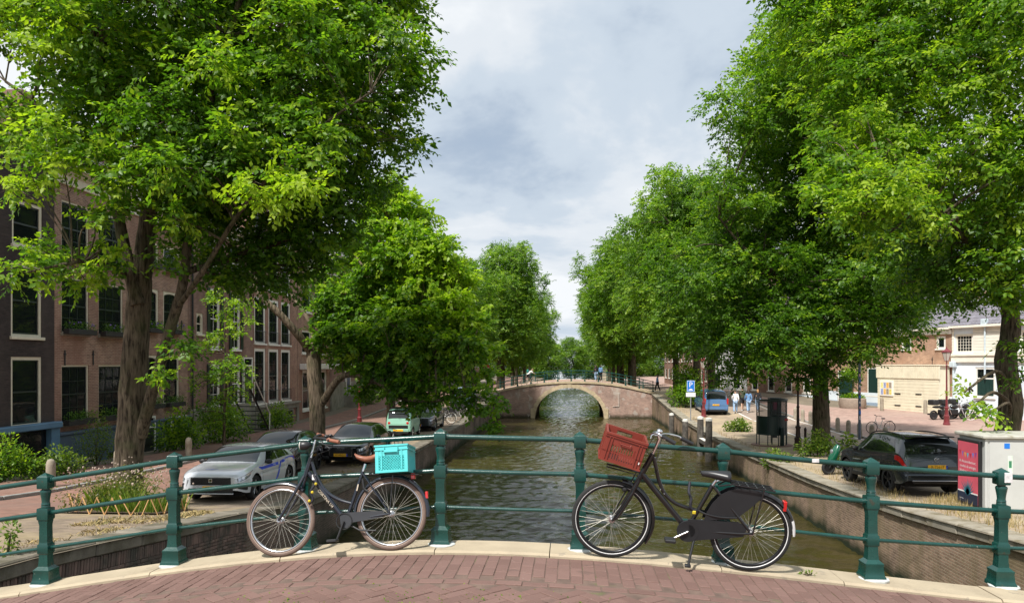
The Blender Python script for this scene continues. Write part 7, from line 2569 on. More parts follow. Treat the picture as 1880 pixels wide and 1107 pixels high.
M_boll = pm('weathered_bollard_stone', (0.30, 0.26, 0.20), 0.9, var=0.25, scale=5, bump=.3, dirt=(0.2, 0.16, 0.11), dscale=3)
bol = MB().lathe([(.13, -.1), (.125, .55), (.122, .66), (.105, .74), (.07, .79), (.01, .81)], 12).mesh('bollard', M_boll, 50)
ords = ['first', 'second', 'third', 'fourth', 'fifth', 'sixth', 'seventh', 'eighth', 'ninth', 'tenth', 'eleventh']
for i in range(11):
    y_ = 52.3 - 1.62 * i
    o = tag(link('bollard', bol, None, (15.42, y_, ZR(y_) + .04), (0, random.uniform(-.03, .03), i)), 'stone bollard, %s from the far end of the row lining the square' % ords[i], 'bollard', 'bollards lining the square')
for i, (px, py, Y, lab) in enumerate([(1619, 752, 57.5, 'stone bollard before the green shuttered door'), (1699, 760, 55, 'stone bollard before the cream plank shed')]):
    p = at(px, py, Y); tag(link('bollard', bol, None, (p.x, Y, ZP(p.x, Y)), None, (1, 1, 1.25)), lab, 'bollard')
red_b = MB().lathe([(.085, -.05), (.08, .1), (.06, .14), (.055, .8), (.07, .83), (.06, .9), (.02, .96)], 12).mesh('bollard', M_lampblk, 50)
tag(link('bollard', red_b, None, (10.95, 35.6, ZR(35.6))), 'slim dark red iron bollard beside the brown black lamp', 'bollard')
for i, (x_, y_) in enumerate([(-14.9, 17.6), (-14.9, 20.4), (-14.9, 23.6), (-14.9, 28.2)]):
    tag(link('bollard', bol, None, (x_, y_, ZL(y_) + .09)), 'stone bollard on the left pavement, %s from the camera' % ords[i], 'bollard', 'bollards on the left pavement')

# green curl urinal
t_ = thing('public_urinal', 'round dark green iron street urinal on thin legs', 'urinal', (9.75, 36.8, ZR(36.8)))
MB().lathe([(.95, -.1), (.95, .05), (.88, .055), (.8, .05)], 28).build('base', pm('urinal_base', (0.22, 0.13, 0.10), .9), t_, smooth=30)
MB().lathe([(.62, .055), (.6, .065)], 24).build('floor', pm('urinal_floor', (0.45, 0.36, 0.2), .8), t_)
b = MB(); n = 40
R0 = .70
arc = [(R0 * math.cos(R(a)), R0 * math.sin(R(a))) for a in [lerp(-200, 80, i / n) for i in range(n + 1)]]
for (z0, z1) in ((.55, 1.38),):
    b.grid([[(x, y, z0), (x, y, z1), (x * .965, y * .965, z1), (x * .965, y * .965, z0), (x, y, z0)] for x, y in arc])
b.build('screen', M_grn, t_, smooth=50)
b = MB()
for z, r_ in ((.55, .025), (1.40, .03), (2.2, .045), (2.13, .02)): b.tube([(x, y, z) for x, y in arc], r_, 6)
b.build('hoop', M_grn, t_, smooth=60)
for a in (-195, -160, -120, -80, -40, 0, 40, 78):
    x, y = R0 * math.cos(R(a)), R0 * math.sin(R(a))
    MB().tube([(x, y, .0), (x, y, 2.2)], .022, 6).build('post', M_grn, t_)
tmesh = NT('perforated_screen'); tmesh.b.inputs['Base Color'].default_value = (.01, .02, .02, 1)
_tr = tmesh.n('ShaderNodeBsdfTransparent'); _ms = tmesh.n('ShaderNodeMixShader'); _ms.inputs['Fac'].default_value = .62
tmesh.l(_tr.outputs[0], _ms.inputs[1]); tmesh.l(tmesh.b.outputs[0], _ms.inputs[2]); tmesh.l(_ms.outputs[0], tmesh.t.nodes['Material Output'].inputs['Surface'])
MB().grid([[(x * .99, y * .99, 1.40), (x * .99, y * .99, 2.13)] for x, y in arc]).build('perforated_screen', tmesh.m, t_)
MB().cbox(.2, .36, -.8, -.6, .0, .9, .02).build('cistern', M_grn, t_)
MB().cbox(.45, .60, -.56, -.545, 1.22, 1.32, .004).build('red_sign', pm('red_sign', (.5, .05, .05), .5), t_, loc=(.0, .0, 0))
MB().tube([(-.05, -.2, .05), (-.05, -.2, .55)], .03, 6).build('drain', M_grn, t_)
# black box seen above it
p = at(1422, 745, 41)
t_ = thing('bin', 'black street bin with pink sticker behind the urinal', 'bin', (p.x, 41, ZR(41)))
MB().cbox(-.3, .3, -.25, .25, .9, 2.15, .03).build('body', M_trim, t_)
MB().box(-.12, .05, -.256, -.25, 1.5, 1.95).build('sticker', pm('pink_sticker', (.6, .08, .2), .5), t_)
MB().cbox(-.12, .12, -.12, .12, -.05, .9, .02).build('stand', M_trim, t_)

# mooring posts
M_pile = pm('tarred_wood', (0.075, 0.066, 0.056), 0.9, var=0.45, scale=6, bump=.7, bscale=18, dirt=(0.16, 0.14, 0.115), dscale=3)
M_pcap = pm('white_post_cap', (0.68, 0.66, 0.6), .7, var=.15)
for i, (px, top, lab) in enumerate([(1233, 759, 'farthest wooden mooring post with white cap at the right canal wall'), (1258, 770, 'second farthest wooden mooring post with white cap at the right canal wall'), (1286, 765, 'taller of the paired wooden mooring posts at the right canal wall'), (1301.5, 768, 'nearest wooden mooring post at the right canal wall')]):
    Y = 7.45 / math.tan(math.atan((px - 940) / FPX) - YAW)
    z = at(px, top, Y).z
    t_ = thing('mooring_post', lab, 'mooring post', (7.45, Y, 0))
    b = MB().lathe([(.20, -1), (.195, .6), (.18, z - .25), (.165, z - .04)], 10); b.build('pile', M_pile, t_, smooth=30)
    MB().lathe([(.185, z - .13), (.18, z + .0), (.05, z + .04)], 10).build('cap', M_pcap, t_, smooth=30)
    if i == 2: MB().cbox(-.14, .14, -1.9, -.1, .78, 1.0, .02).build('cross_beam', M_pile, t_); MB().cbox(-.12, .12, -1.8, -.2, 1.0, 1.02, .004).build('beam_top', M_pcap, t_)

# signs
M_pole = pm('galvanised_pole', (0.36, 0.37, 0.38), .5, metal=.6, var=.15)
M_sblue = pm('sign_blue', (0.01, 0.17, 0.62), .4, var=.05); M_sred = pm('sign_red', (0.62, 0.02, 0.03), .4, var=.05); M_swhite = pm('sign_white', (0.8, 0.8, 0.8), .4, var=.04)
p = at(1268, 762, 51)
t_ = thing('parking_sign', 'blue parking sign with white P on a grey pole', 'sign', (p.x, 51, ZR(51)))
MB().tube([(0, 0, -.1), (0, 0, 2.75)], .035, 8).build('pole', M_pole, t_)
pl_ = MB().cbox(-.26, .26, -.06, -.045, 1.95, 2.72, .006).build('plate', M_sblue, t_)
MB().box(-.245, .245, -.0625, -.0608, 1.965, 1.99).box(-.245, .245, -.0625, -.0608, 2.68, 2.705).box(-.245, -.225, -.0625, -.0608, 1.99, 2.68).box(.225, .245, -.0625, -.0608, 1.99, 2.68).build('border', M_swhite, pl_)
l_ = link('letter', text_mesh('P', .5, M_swhite, .0015), pl_, (0, -.063, 2.42), (R(90), 0, 0))
MB().box(-.14, .14, -.0635, -.061, 2.06, 2.12).build('car_symbol', M_swhite, pl_); MB().box(-.08, .08, -.0635, -.061, 2.12, 2.16).build('car_symbol', M_swhite, pl_)
MB().cbox(-.32, .32, -.06, -.045, 1.62, 1.90, .006).build('lower_plate', M_swhite, t_)
p = at(893, 712, 68)
t_ = thing('no_entry_sign', 'round red no entry sign with white bar at the left bridge ramp', 'sign', (p.x, 68, ZL(68)))
MB().tube([(0, 0, -.1), (0, 0, 2.9)], .035, 8).build('pole', M_pole, t_)
MB().lathe([(.31, -.06), (.31, -.045)], 26, (0, 0, 2.65), axis='y').build('disc', M_sred, t_)
MB().cbox(-.22, .22, -.068, -.061, 2.60, 2.70, .002).build('bar', M_swhite, t_)
p = at(1578, 800, 40.2)
t_ = thing('sign_pole', 'tall grey blue pole covered in stickers at the edge of the square', 'pole', (p.x, 40.2, ZP(p.x, 40.2)))
MB().tube([(0, 0, -.1), (0, 0, 6.2)], .07, 12).build('pole', pm('grey_blue_pole', (0.10, 0.12, 0.16), .5, var=.25), t_, smooth=60)
for k in range(9):
    z = 1.0 + k * .28
    MB().box(-.045, .045, -.078, -.071, z, z + random.uniform(.08, .18)).build('sticker', [M_stick, M_sblue, pm('sticker_pink', (.6, .3, .35), .6)][k % 3], t_)

# grey cabinet with poster
M_cab = pm('pale_grey_cabinet', (0.48, 0.49, 0.47), .5, var=.07, scale=3, bump=.04, dirt=(0.38, 0.38, 0.35), dscale=1.5, dth=(.55, .8))
M_cabtop = pm('mossy_cabinet_top', (0.42, 0.41, 0.36), .8, var=.2, scale=6, dirt=(0.24, 0.22, 0.15), dscale=4)
zc = ZR(18.4) - .02
t_ = thing('utility_cabinet', 'pale grey utility cabinet with pink poster on its side', 'cabinet', (9.5, 17.85, zc))
MB().cbox(.02, 1.75, .02, 1.18, 0, 1.74, .012).build('body', M_cab, t_)
MB().cbox(-.06, 1.83, -.06, 1.26, 1.74, 1.82, .02).build('lid', M_cabtop, t_)
for k in range(2):
    MB().cbox(.10 + k * .82, .89 + k * .82, .0, .019, .12, 1.68, .008).build('door', M_cab, t_)
MB().cbox(.0, .06, -.005, .02, .05, 1.74, .008).build('corner_strip', M_cab, t_)
MB().box(.42, .54, -.004, .0, 1.52, 1.64).build('sticker', M_sblue, t_)
MB().box(.50, .60, -.004, .0, .9, 1.36).build('sticker', pm('pale_green_sticker', (.6, .7, .6), .5), t_)
MB().box(.52, .58, -.0055, -.004, 1.08, 1.24).build('sticker', pm('dark_green_print', (.04, .2, .1), .5), t_)
M_post = NT('poster_print')
po = thing('framed_poster', 'pink poster with bunting and blue plant in a black frame on the cabinet side', 'poster', (9.5, 17.85, zc))
MB().cbox(-.055, .02, .14, 1.12, .10, 1.66, .012).build('frame', M_trim, po)
M_pink = pm('poster_pink', (0.60, 0.095, 0.14), .5, var=.12, scale=3); M_pdark = pm('poster_navy', (0.01, 0.02, 0.05), .5); M_pteal = pm('poster_teal', (0.02, 0.16, 0.22), .5, var=.5, scale=9)
sheet_ = MB().box(-.060, -.056, .19, 1.07, .16, 1.60).build('print', M_pink, po)
MB().box(-.062, -.060, .19, 1.07, .16, .42).build('dark_field', M_pdark, sheet_)
MB().add([(-.0628, .19, .40), (-.0628, 1.07, .40), (-.0628, 1.07, .43), (-.0628, .19, .43)], [(0, 3, 2, 1)]).build('white_band', M_swhite, sheet_)
fl = [(0.30, 0.05, 0.25), (0.15, 0.20, 0.55), (0.5, 0.03, 0.06), (0.05, 0.4, 0.55), (0.7, 0.35, 0.1), (0.3, 0.15, 0.4), (0.5, 0.03, 0.06)]
for k in range(7):
    yc = .28 + k * .115; zt_ = 1.40 - .06 * math.sin((k + .5) / 7 * math.pi)
    MB().add([(-.0615, yc - .045, zt_), (-.0615, yc + .045, zt_), (-.0615, yc, zt_ - .13)], [(0, 1, 2)]).build('bunting_flag', pm('flag_%d' % k, fl[k], .5), sheet_)
for k in range(11):
    a = R(20 + 14 * k); L_ = random.uniform(.3, .5)
    yb, zb_ = .63, .36
    tip = (yb + math.cos(a) * L_ * .8, zb_ + math.sin(a) * L_ * 1.1)
    n_ = (-math.sin(a) * .035, math.cos(a) * .035)
    MB().add([(-.0634, yb - n_[0], zb_ - n_[1]), (-.0634, yb + n_[0], zb_ + n_[1]), (-.0634, *tip)], [(0, 1, 2)]).build('plant_leaf', M_pteal, sheet_)
for k, tx in enumerate(('Hi Amsterdammer,', 'ontdek de energie', 'Welkom in de wijk')):
    l_ = link('poster_text', text_mesh(tx, .095, M_swhite), sheet_, (-.0625, .63, 1.13 - k * .115), (R(90), 0, R(-90)))
l_ = link('poster_text', text_mesh('amsterdam', .04, M_swhite), sheet_, (-.0636, .90, .24), (R(90), 0, R(-90)))

# scaffold before the far house
t_ = thing('scaffold', 'white tube scaffolding before the far plastered house', 'scaffold', (0, 0, 0))
for i, px in enumerate((1312, 1325, 1338, 1352, 1366)):
    for dY in (0, 1.2):
        p = at(px, 735, 70 + dY)
        MB().tube([(p.x, 70 + dY, 1.9), (p.x, 70 + dY, 6.0)], .05, 6).build('upright', M_swhite, t_)
for z in (2.9, 4.4, 5.6):
    a_, c_ = at(1312, 700, 70), at(1366, 700, 70)
    MB().tube([(a_.x, 69.95, z), (c_.x, 69.95, z)], .045, 6).build('ledger', M_swhite, t_)
MB().tube([(at(1325, 700, 70).x, 69.93, 4.4), (at(1352, 700, 70).x, 69.93, 5.6)], .045, 6).build('brace', M_swhite, t_)

# ------------------------------------------------------------------ scooter, motorcycles
M_sgreen = paint('scooter_green', (0.006, 0.10, 0.05), .1, .2)
p = at(1515, 862, 27.5)
t_ = thing('electric_scooter', 'green electric scooter parked beside the grey SUV', 'scooter', (8.75, 26.0, ZR(26.2)), R(35))
t_.rotation_euler = Euler((.08, 0, R(12)), 'XYZ')
for x in (0, 1.25):
    w = MB().ring((0, 0, 0), (0, 1, 0), .19, .055, 28, 10).build('wheel', M_tyre, t_, smooth=180, loc=(x, 0, .245)); MB().lathe([(.14, -.03), (.14, .03)], 16, axis='y').build('rim', M_rimB, w)
b = MB()
rows = []
for (x, z, w, th) in ((.06, .36, .10, .12), (.12, .52, .14, .14), (.20, .72, .17, .12), (.28, .92, .14, .10), (.32, 1.02, .08, .06)):
    rows.append([(x + math.cos(a) * th, math.sin(a) * w, z + math.cos(a) * th * -.4) for a in [2 * math.pi * k / 14 for k in range(15)]])
b.grid(rows); b.build('front_shield', M_sgreen, t_, smooth=70)
MB().cbox(.25, .85, -.13, .13, .24, .32, .03).build('footboard', M_trim, t_)
b = MB(); rows = []
for (x, w, z0, z1) in ((.70, .08, .32, .62), (.80, .15, .28, .74), (1.0, .17, .30, .76), (1.25, .15, .42, .76), (1.48, .06, .60, .72)):
    zc_, hh = (z0 + z1) / 2, (z1 - z0) / 2
    rows.append([(x, math.cos(a) * w, zc_ + math.sin(a) * hh) for a in [2 * math.pi * k / 14 for k in range(15)]])
b.grid(rows); b.build('rear_body', M_sgreen, t_, smooth=70)
MB().ball((1.08, 0, .80), .2, 14, 8, (1.9, .75, .35)).build('seat', M_vinyl, t_, smooth=70)
MB().tube([(.12, 0, .3), (.31, 0, 1.06)], .03, 8).tube([(.0, .06, .245), (.1, .06, .5)], .022, 6).tube([(.0, -.06, .245), (.1, -.06, .5)], .022, 6).build('fork', M_trim, t_)
MB().tube(crv([(.42, -.32, 1.06), (.34, -.2, 1.09), (.31, 0, 1.06), (.34, .2, 1.09), (.42, .32, 1.06)], 4), .016, 8).build('handlebar', M_trim, t_)
MB().lathe([(.075, 0), (.07, -.03), (.05, -.04)], 16, (.10, 0, .80), axis='x').build('headlight', M_lens, t_, smooth=50)
for s_ in (-1, 1): MB().tube([(.33, s_ * .2, 1.09), (.30, s_ * .28, 1.24)], .008, 5).ball((.30, s_ * .3, 1.26), .055, 8, 6, (.4, 1, .7)).build('mirror', M_trim, t_)
MB().lathe([(.21, -.05), (.25, -.05), (.25, .05), (.21, .05)], 20, (1.25, 0, .245), axis='y', cap=False).build('mudguard', M_trim, t_) if False else None


def motorbike(label, x, y, z, rz, col):
    t_ = thing('motorcycle', label, 'motorcycle', (x, y, z), rz)
    for xx in (0, 1.35):
        w = MB().ring((0, 0, 0), (0, 1, 0), .25, .06, 22, 8).build('wheel', M_tyre, t_, smooth=180, loc=(xx, 0, .31)); MB().lathe([(.18, -.02), (.18, .02)], 14, axis='y').build('rim', M_rimB, w)
    MB().ball((.62, 0, .82), .25, 14, 8, (1.2, .65, .65)).build('tank', col, t_, smooth=70)
    MB().cbox(.42, .90, -.18, .18, .30, .65, .05).build('engine', M_rimB, t_)
    MB().ball((1.05, 0, .82), .25, 14, 8, (1.6, .6, .35)).build('seat', M_vinyl, t_, smooth=70)
    MB().tube([(0, .08, .31), (.3, .08, .98)], .03, 6).tube([(0, -.08, .31), (.3, -.08, .98)], .03, 6).build('fork', M_chrome, t_)
    MB().tube(crv([(.48, -.36, 1.02), (.34, -.2, 1.06), (.3, 0, 1.02), (.34, .2, 1.06), (.48, .36, 1.02)], 4), .018, 6).build('handlebar', M_trim, t_)
    MB().ball((.17, 0, .85), .11, 10, 8).build('headlight', M_lens, t_, smooth=60)
    MB().cbox(1.15, 1.6, -.28, .28, .95, 1.3, .06).build('top_case', M_trim, t_)
    MB().tube([(.7, -.2, .32), (1.6, -.22, .36)], .05, 8).build('exhaust', M_rimB, t_)
    for s_ in (-1, 1): MB().tube([(.36, s_ * .25, 1.05), (.33, s_ * .32, 1.2)], .008, 5).ball((.33, s_ * .34, 1.22), .06, 8, 6, (.4, 1, .7)).build('mirror', M_trim, t_)


for i, (px, Y, lab) in enumerate([(1745, 50.6, 'black motorcycle with top case beside the red street lamp'), (1768, 50.8, 'second black motorcycle parked before the pale blue house'), (1790, 51.2, 'black touring motorcycle nearest the shuttered window of the pale blue house')]):
    p = at(px, 760, Y); motorbike(lab, p.x, Y, ZP(p.x, Y), R(200 - 10 * i), M_blk)

# planter with small tree on the square
p = at(1565, 748, 60)
t_ = thing('planter', 'round stone planter with clipped bush beside the dark green door', 'planter', (p.x, 60, ZP(p.x, 60)))
MB().lathe([(.85, -.1), (1.0, .3), (.98, .75), (.85, .8), (.8, .7)], 20).build('pot', pm('planter_stone', (0.30, 0.24, 0.19), .9, var=.2, bump=.2), t_, smooth=40)
MB().tube([(0, 0, .6), (0.05, 0, 2.2)], .06, 8).build('stem', M_bark, t_)
v, tn = leaf_cloud([(0, 0, 2.9), (.4, .2, 2.5), (-.4, -.1, 2.6), (0, 0, .85), (.5, .0, .8), (-.5, 0, .8)], [(.8, .8, .7), (.6, .6, .5), (.6, .6, .5), (.5, .5, .3), (.4, .4, .25), (.4, .4, .25)], 2600, .16, seed=91)
link('foliage', np_mesh('foliage', v, tn, M_maple), t_)

# ------------------------------------------------------------------ plants, weeds, flower bed
M_dry = NT('dry_grass'); M_dry.b.inputs['Roughness'].default_value = .8
_a = M_dry.n('ShaderNodeNewGeometry').outputs['Random Per Island']
M_dry.l(M_dry.ramp(_a, [(0, (.14, .13, .04)), (.4, (.27, .20, .08)), (1, (.42, .32, .14))]), M_dry.b.inputs['Base Color'])
M_dry = M_dry.m
M_weed = leaf_mat('weed_leaves', (.04, .085, .012), (.10, .18, .02), (.22, .28, .04))


def blades(zones, n, hgt, wid, seed, zf, lean=.5):
    """zones: (x0,x1,y0,y1,weight)"""
    g = np.random.default_rng(seed)
    w = np.array([z[4] for z in zones], float); w /= w.sum()
    k = g.choice(len(zones), n, p=w)
    Z = np.array([z[:4] for z in zones])[k]
    # tufts
    x = Z[:, 0] + (Z[:, 1] - Z[:, 0]) * g.random(n); y = Z[:, 2] + (Z[:, 3] - Z[:, 2]) * g.random(n)
    cl = np.floor(x * 2.2) * 37.1 + np.floor(y * 2.2) * 17.3
    m = np.abs(np.sin(cl * 12.9898) * 43758.5453) % 1
    keep = g.random(n) < m ** 1.3
    x, y, m = x[keep], y[keep], m[keep]; n = len(x)
    z = np.array([zf(b_) for b_ in y])
    P = np.stack([x, y, z - .01], 1)
    h = hgt * (.3 + .9 * m) * g.uniform(.4, 1.2, n)
    a = g.uniform(0, 6.283, n)
    ln = g.uniform(0, lean, n)
    d = np.stack([np.cos(a) * ln, np.sin(a) * ln, np.ones(n)], 1)
    s_ = np.stack([-np.sin(a), np.cos(a), np.zeros(n)], 1) * wid
    s_ = np.stack([np.cos(a * 3.1), np.sin(a * 3.1), np.zeros(n)], 1) * wid
    T = P + d * h[:, None]
    T[:, 2] -= ln * h * .35
    v = np.stack([P - s_ * .5, P + s_ * .5, P + d * (h * .6)[:, None] + s_ * .35, T], 1).reshape(-1, 3)
    return v, np.repeat(g.random(n), 4)


v, tn = blades([(8.3, 9.4, 13, 27, 5), (8.3, 12, 13.5, 19, 5), (8.35, 8.8, 27, 60, 2), (9.0, 10.6, 19.2, 20.6, 4)], 9000, .22, .012, 5, ZR)
tag(link('dry_grass', np_mesh('dry_grass', v, tn, M_dry)), kind='stuff')
v, tn = blades([(-7.75, -7.3, 8.2, 15, 4), (-8.2, -7.35, 22.5, 34, 3), (-8.6, -7.6, 12, 14.2, 2)], 6500, .10, .014, 6, ZL, lean=1.4)
tag(link('dry_grass', np_mesh('dry_grass', v, tn, M_dry)), kind='stuff')
v, tn = blades([(-10.2, -8.3, 14.4, 15.8, 1)], 3800, .55, .014, 7, ZL)
tag(link('flower_bed_grass', np_mesh('flower_bed_grass', v, tn, M_weed)), kind='stuff')


def shrub(name, label, cat, loc, centers, radii, n, size, seed, mat=None, stem=True, group=None, droop=.2):
    t_ = thing(name, label, cat, loc, group=group)
    v, tn = leaf_cloud(centers, radii, n, size, droop, seed)
    link('foliage', np_mesh('foliage', v, tn, mat or M_weed), t_)
    b = MB()
    g = random.Random(seed)
    for c_ in centers:
        b.tube([(g.uniform(-.1, .1), g.uniform(-.1, .1), -.05), (c_[0] * .5, c_[1] * .5, c_[2] * .6), tuple(c_)], [.02, .014, .006], 5)
    b.build('stems', M_bark, t_)
    return t_


M_bed = leaf_mat('bed_leaves', (.05, .07, .015), (.11, .13, .03), (.22, .20, .06))
M_grey_flower = pm('pale_pink_flowers', (0.40, 0.31, 0.25), .8, var=.2)
for i, (x, y, h_, lab) in enumerate([(-10.05, 14.9, .7, 'bushy flowering plant at the left corner of the flower bed'), (-9.45, 15.2, .8, 'tall pale flowering plant in the middle of the flower bed'), (-8.85, 15.0, .75, 'pale flowering plant at the canal side of the flower bed'), (-9.9, 15.9, .9, 'flowering plant behind the elm in the flower bed')]):
    t_ = shrub('flowering_plant', lab, 'plant', (x, y, ZL(y)), [(0, 0, h_ * .6), (.35, .1, h_ * .5), (-.35, -.1, h_ * .5), (.1, .3, h_ * .7), (-.1, -.3, h_ * .45)], [(.35, .35, h_ * .5)] * 5, 420, .075, 40 + i, M_bed)
    b = MB(); g = random.Random(i)
    for k in range(42):
        b.ball((g.gauss(0, .38), g.gauss(0, .32), h_ * g.uniform(.7, 1.25)), g.uniform(.012, .024), 5, 3)
    b.build('flowers', M_grey_flower, t_)
# low trellis round the bed
M_bamb = pm('bamboo_lath', (0.50, 0.29, 0.12), .7, var=.2)
t_ = thing('low_trellis', 'low zigzag bamboo trellis edging the flower bed', 'trellis', (0, 0, 0))
path = [(-10.35, 15.4), (-10.2, 14.5), (-9.6, 14.25), (-8.9, 14.15), (-8.45, 14.15), (-8.2, 14.3), (-8.15, 14.9), (-8.2, 15.5)]
for i in range(len(path) - 1):
    (x0, y0), (x1, y1) = path[i], path[i + 1]
    L_ = math.hypot(x1 - x0, y1 - y0); n = max(2, int(L_ / .17))
    for k in range(n):
        xa, ya, xb, yb = lerp(x0, x1, k / n), lerp(y0, y1, k / n), lerp(x0, x1, (k + 1.1) / n), lerp(y0, y1, (k + 1.1) / n)
        if (k + i) % 2: xa, ya, xb, yb = xb, yb, xa, ya
        MB().tube([(xa, ya, ZL(ya) - .03), (xb, yb, ZL(yb) + .36 + random.uniform(-.03, .03))], .011, 5).build('lath', M_bamb, t_)
MB().grid([[(x, y, ZL(y) + .03) for x in (-10.25, -9.5, -8.9, -8.2)] for y in (14.3, 15.0, 15.9)]).build('flower_bed_soil', pm('bed_soil', (.10, .065, .045), .95, var=.4, scale=5, bump=.6))
tag(bpy.data.objects['flower_bed_soil'], kind='structure')
if bpy.data.objects['flower_bed_soil'].data.polygons[0].normal.z < 0: bpy.data.objects['flower_bed_soil'].data.flip_normals()

# front garden greenery and bushes
gm = M_elm
gs = [
    ('garden_bush', 'dark green bush before the blue plinth of the black house', (-17.4, 21.6), 1.0, 2200, .12, M_elm, 1.0),
    ('garden_bush', 'leafy low bush at the pavement before the black house', (-16.6, 22.9), .7, 1600, .11, M_weed, .8),
    ('potted_shrub', 'tall feathery brownish shrub in a pot at the corner of the brown house', (-17.2, 25.9), 1.5, 2600, .07, M_weed, .6),
    ('garden_bush', 'broad leaved bush before the narrow brown house', (-17.0, 31.2), 1.3, 2200, .16, M_elm, 1.0),
    ('garden_bush', 'dark bush below the sapling before the shuttered house', (-16.6, 34.6), 1.6, 3200, .14, M_elm, 1.3),
    ('garden_bush', 'ivy bush beside the steep dark stair', (-17.2, 42.6), 1.1, 1800, .13, M_elm, 1.0),
    ('garden_bush', 'flowering bush by the stoop of the white house', (-16.8, 60.5), 1.0, 1500, .14, M_weed, 1.0),
    ('garden_bush', 'green bush on the pavement beyond the stoop', (-16.6, 67.5), 1.1, 1500, .14, M_elm, 1.1),
]
for i, (nm, lab, (x, y), h_, n, s_, m_, w) in enumerate(gs):
    shrub(nm, lab, 'bush', (x, y, ZL(y) + .05), [(0, 0, h_ * .55), (w * .5, .3, h_ * .45), (-w * .4, -.4, h_ * .5), (.1, w * .6, h_ * .6), (0, -w * .6, h_ * .4), (.1, 0, h_ * 1.0)], [(w * .55, w * .55, h_ * .5)] * 6, n, s_, 60 + i, m_)
y = 61.8
shrub('bush', 'big rounded bush beside the blue van at the bridge ramp', 'bush', (9.3, 60.3, ZR(60.3)), [(0, 0, 1.2), (.7, .2, 1.0), (-.6, 0, .9), (.1, .8, 1.6), (.2, -.8, 1.2), (.4, 0, 2.3), (-.2, .4, 2.6)], [(1.0, 1.0, .9)] * 7, 5200, .2, 80, M_maple)
shrub('weed_clump', 'bright green weed clump sprouting on the sandy quay', 'plant', (at(1357, 785, 44).x, 44.2, ZR(44.2)), [(0, 0, .3), (.4, 0, .25), (-.45, .1, .25), (.15, .3, .4)], [(.4, .4, .35)] * 4, 1100, .15, 81, M_weed)
shrub('weed_clump', 'green weeds growing over the right canal wall', 'plant', (8.2, 30.2, ZR(30.2)), [(0, 0, .12), (-.25, .2, -.1), (.2, -.4, .15), (0, .6, .2)], [(.3, .35, .22)] * 4, 700, .12, 82, M_weed)
shrub('weed_clump', 'leafy weeds at the foot of the broad dense elm', 'plant', (10.3, 31.8, ZR(31.8)), [(0, 0, .4), (.4, 0, .5), (-.5, .1, .35), (.1, .4, .7)], [(.4, .4, .4)] * 4, 1100, .14, 83, M_weed)
shrub('weed_clump', 'tall weed beside the green scooter', 'plant', (9.9, 27.6, ZR(27.6)), [(0, 0, .5), (.1, 0, .9), (-.1, .1, .3)], [(.22, .22, .4)] * 3, 500, .16, 84, M_weed)
shrub('weed_clump', 'leafy weed stalk on the left canal wall beside the first post', 'plant', (-7.15, 9.0, ZL(9.0)), [(0, 0, .1), (0, .05, .3), (0.02, -.02, -.15)], [(.09, .12, .16)] * 3, 260, .07, 85, M_weed)
for i, (x, y_) in enumerate([(2.05, 6.60)]):
    shrub('weed_tuft', ['tuft of weeds on the kerb left of the fifth railing post', 'small weed at the kerb joint beside a post', 'thin weed in the kerb joint near the far right post', 'yellow weed on the kerb under the navy bicycle', 'green weed between the paving bricks', 'tiny weed at the back of the kerb between the bicycles'][i], 'weed', (x, y_, ZD(x) + (.03 if y_ > 6.5 else 0)), [(0, 0, .015), (.035, 0, .012), (-.035, .0, .01)], [(.035, .02, .018)] * 3, 34, .032, 90 + i, M_weed)
# moss in the joints
g = np.random.default_rng(77)
n = 260
cx = g.choice([-2.3, -1.95, -1.2, -.75, -.45, .1, 2.3, 3.0, -3.3], n) + g.normal(0, .22, n); cy = 5.25 + g.normal(0, .16, n)
P = np.stack([cx, cy, np.array([ZD(a) for a in cx]) - .006], 1)
a = g.uniform(0, 6.28, n); d = np.stack([np.cos(a), np.sin(a), np.full(n, .7)], 1) * .018; s_ = np.stack([-np.sin(a), np.cos(a), np.zeros(n)], 1) * .008
tag(link('joint_moss', np_mesh('joint_moss', np.stack([P - s_, P + s_, P + d * .7 + s_, P + d], 1).reshape(-1, 3), np.repeat(g.random(n), 4), M_weed)), kind='stuff')

# ------------------------------------------------------------------ people
M_skin = pm('skin', (0.52, 0.32, 0.22), .6, var=.08)


def skin_part(name, joints, edges, mat, parent, sub=1):
    """one continuous skinned surface over a skeleton: joints name -> (pos, radius)"""
    me = bpy.data.meshes.new(name)
    keys = list(joints)
    me.from_pydata([joints[k][0] for k in keys], [(keys.index(a), keys.index(b_)) for a, b_ in edges], [])
    me.materials.append(mat)
    o = link(name, me, parent)
    m = o.modifiers.new('skin', 'SKIN'); m.use_smooth_shade = True
    for i, k in enumerate(keys):
        r_ = joints[k][1]
        me.skin_vertices[0].data[i].radius = (r_, r_) if not hasattr(r_, '__len__') else r_
        me.skin_vertices[0].data[i].use_root = (i == 0)
    s_ = o.modifiers.new('sub', 'SUBSURF'); s_.levels = sub; s_.render_levels = sub
    return o


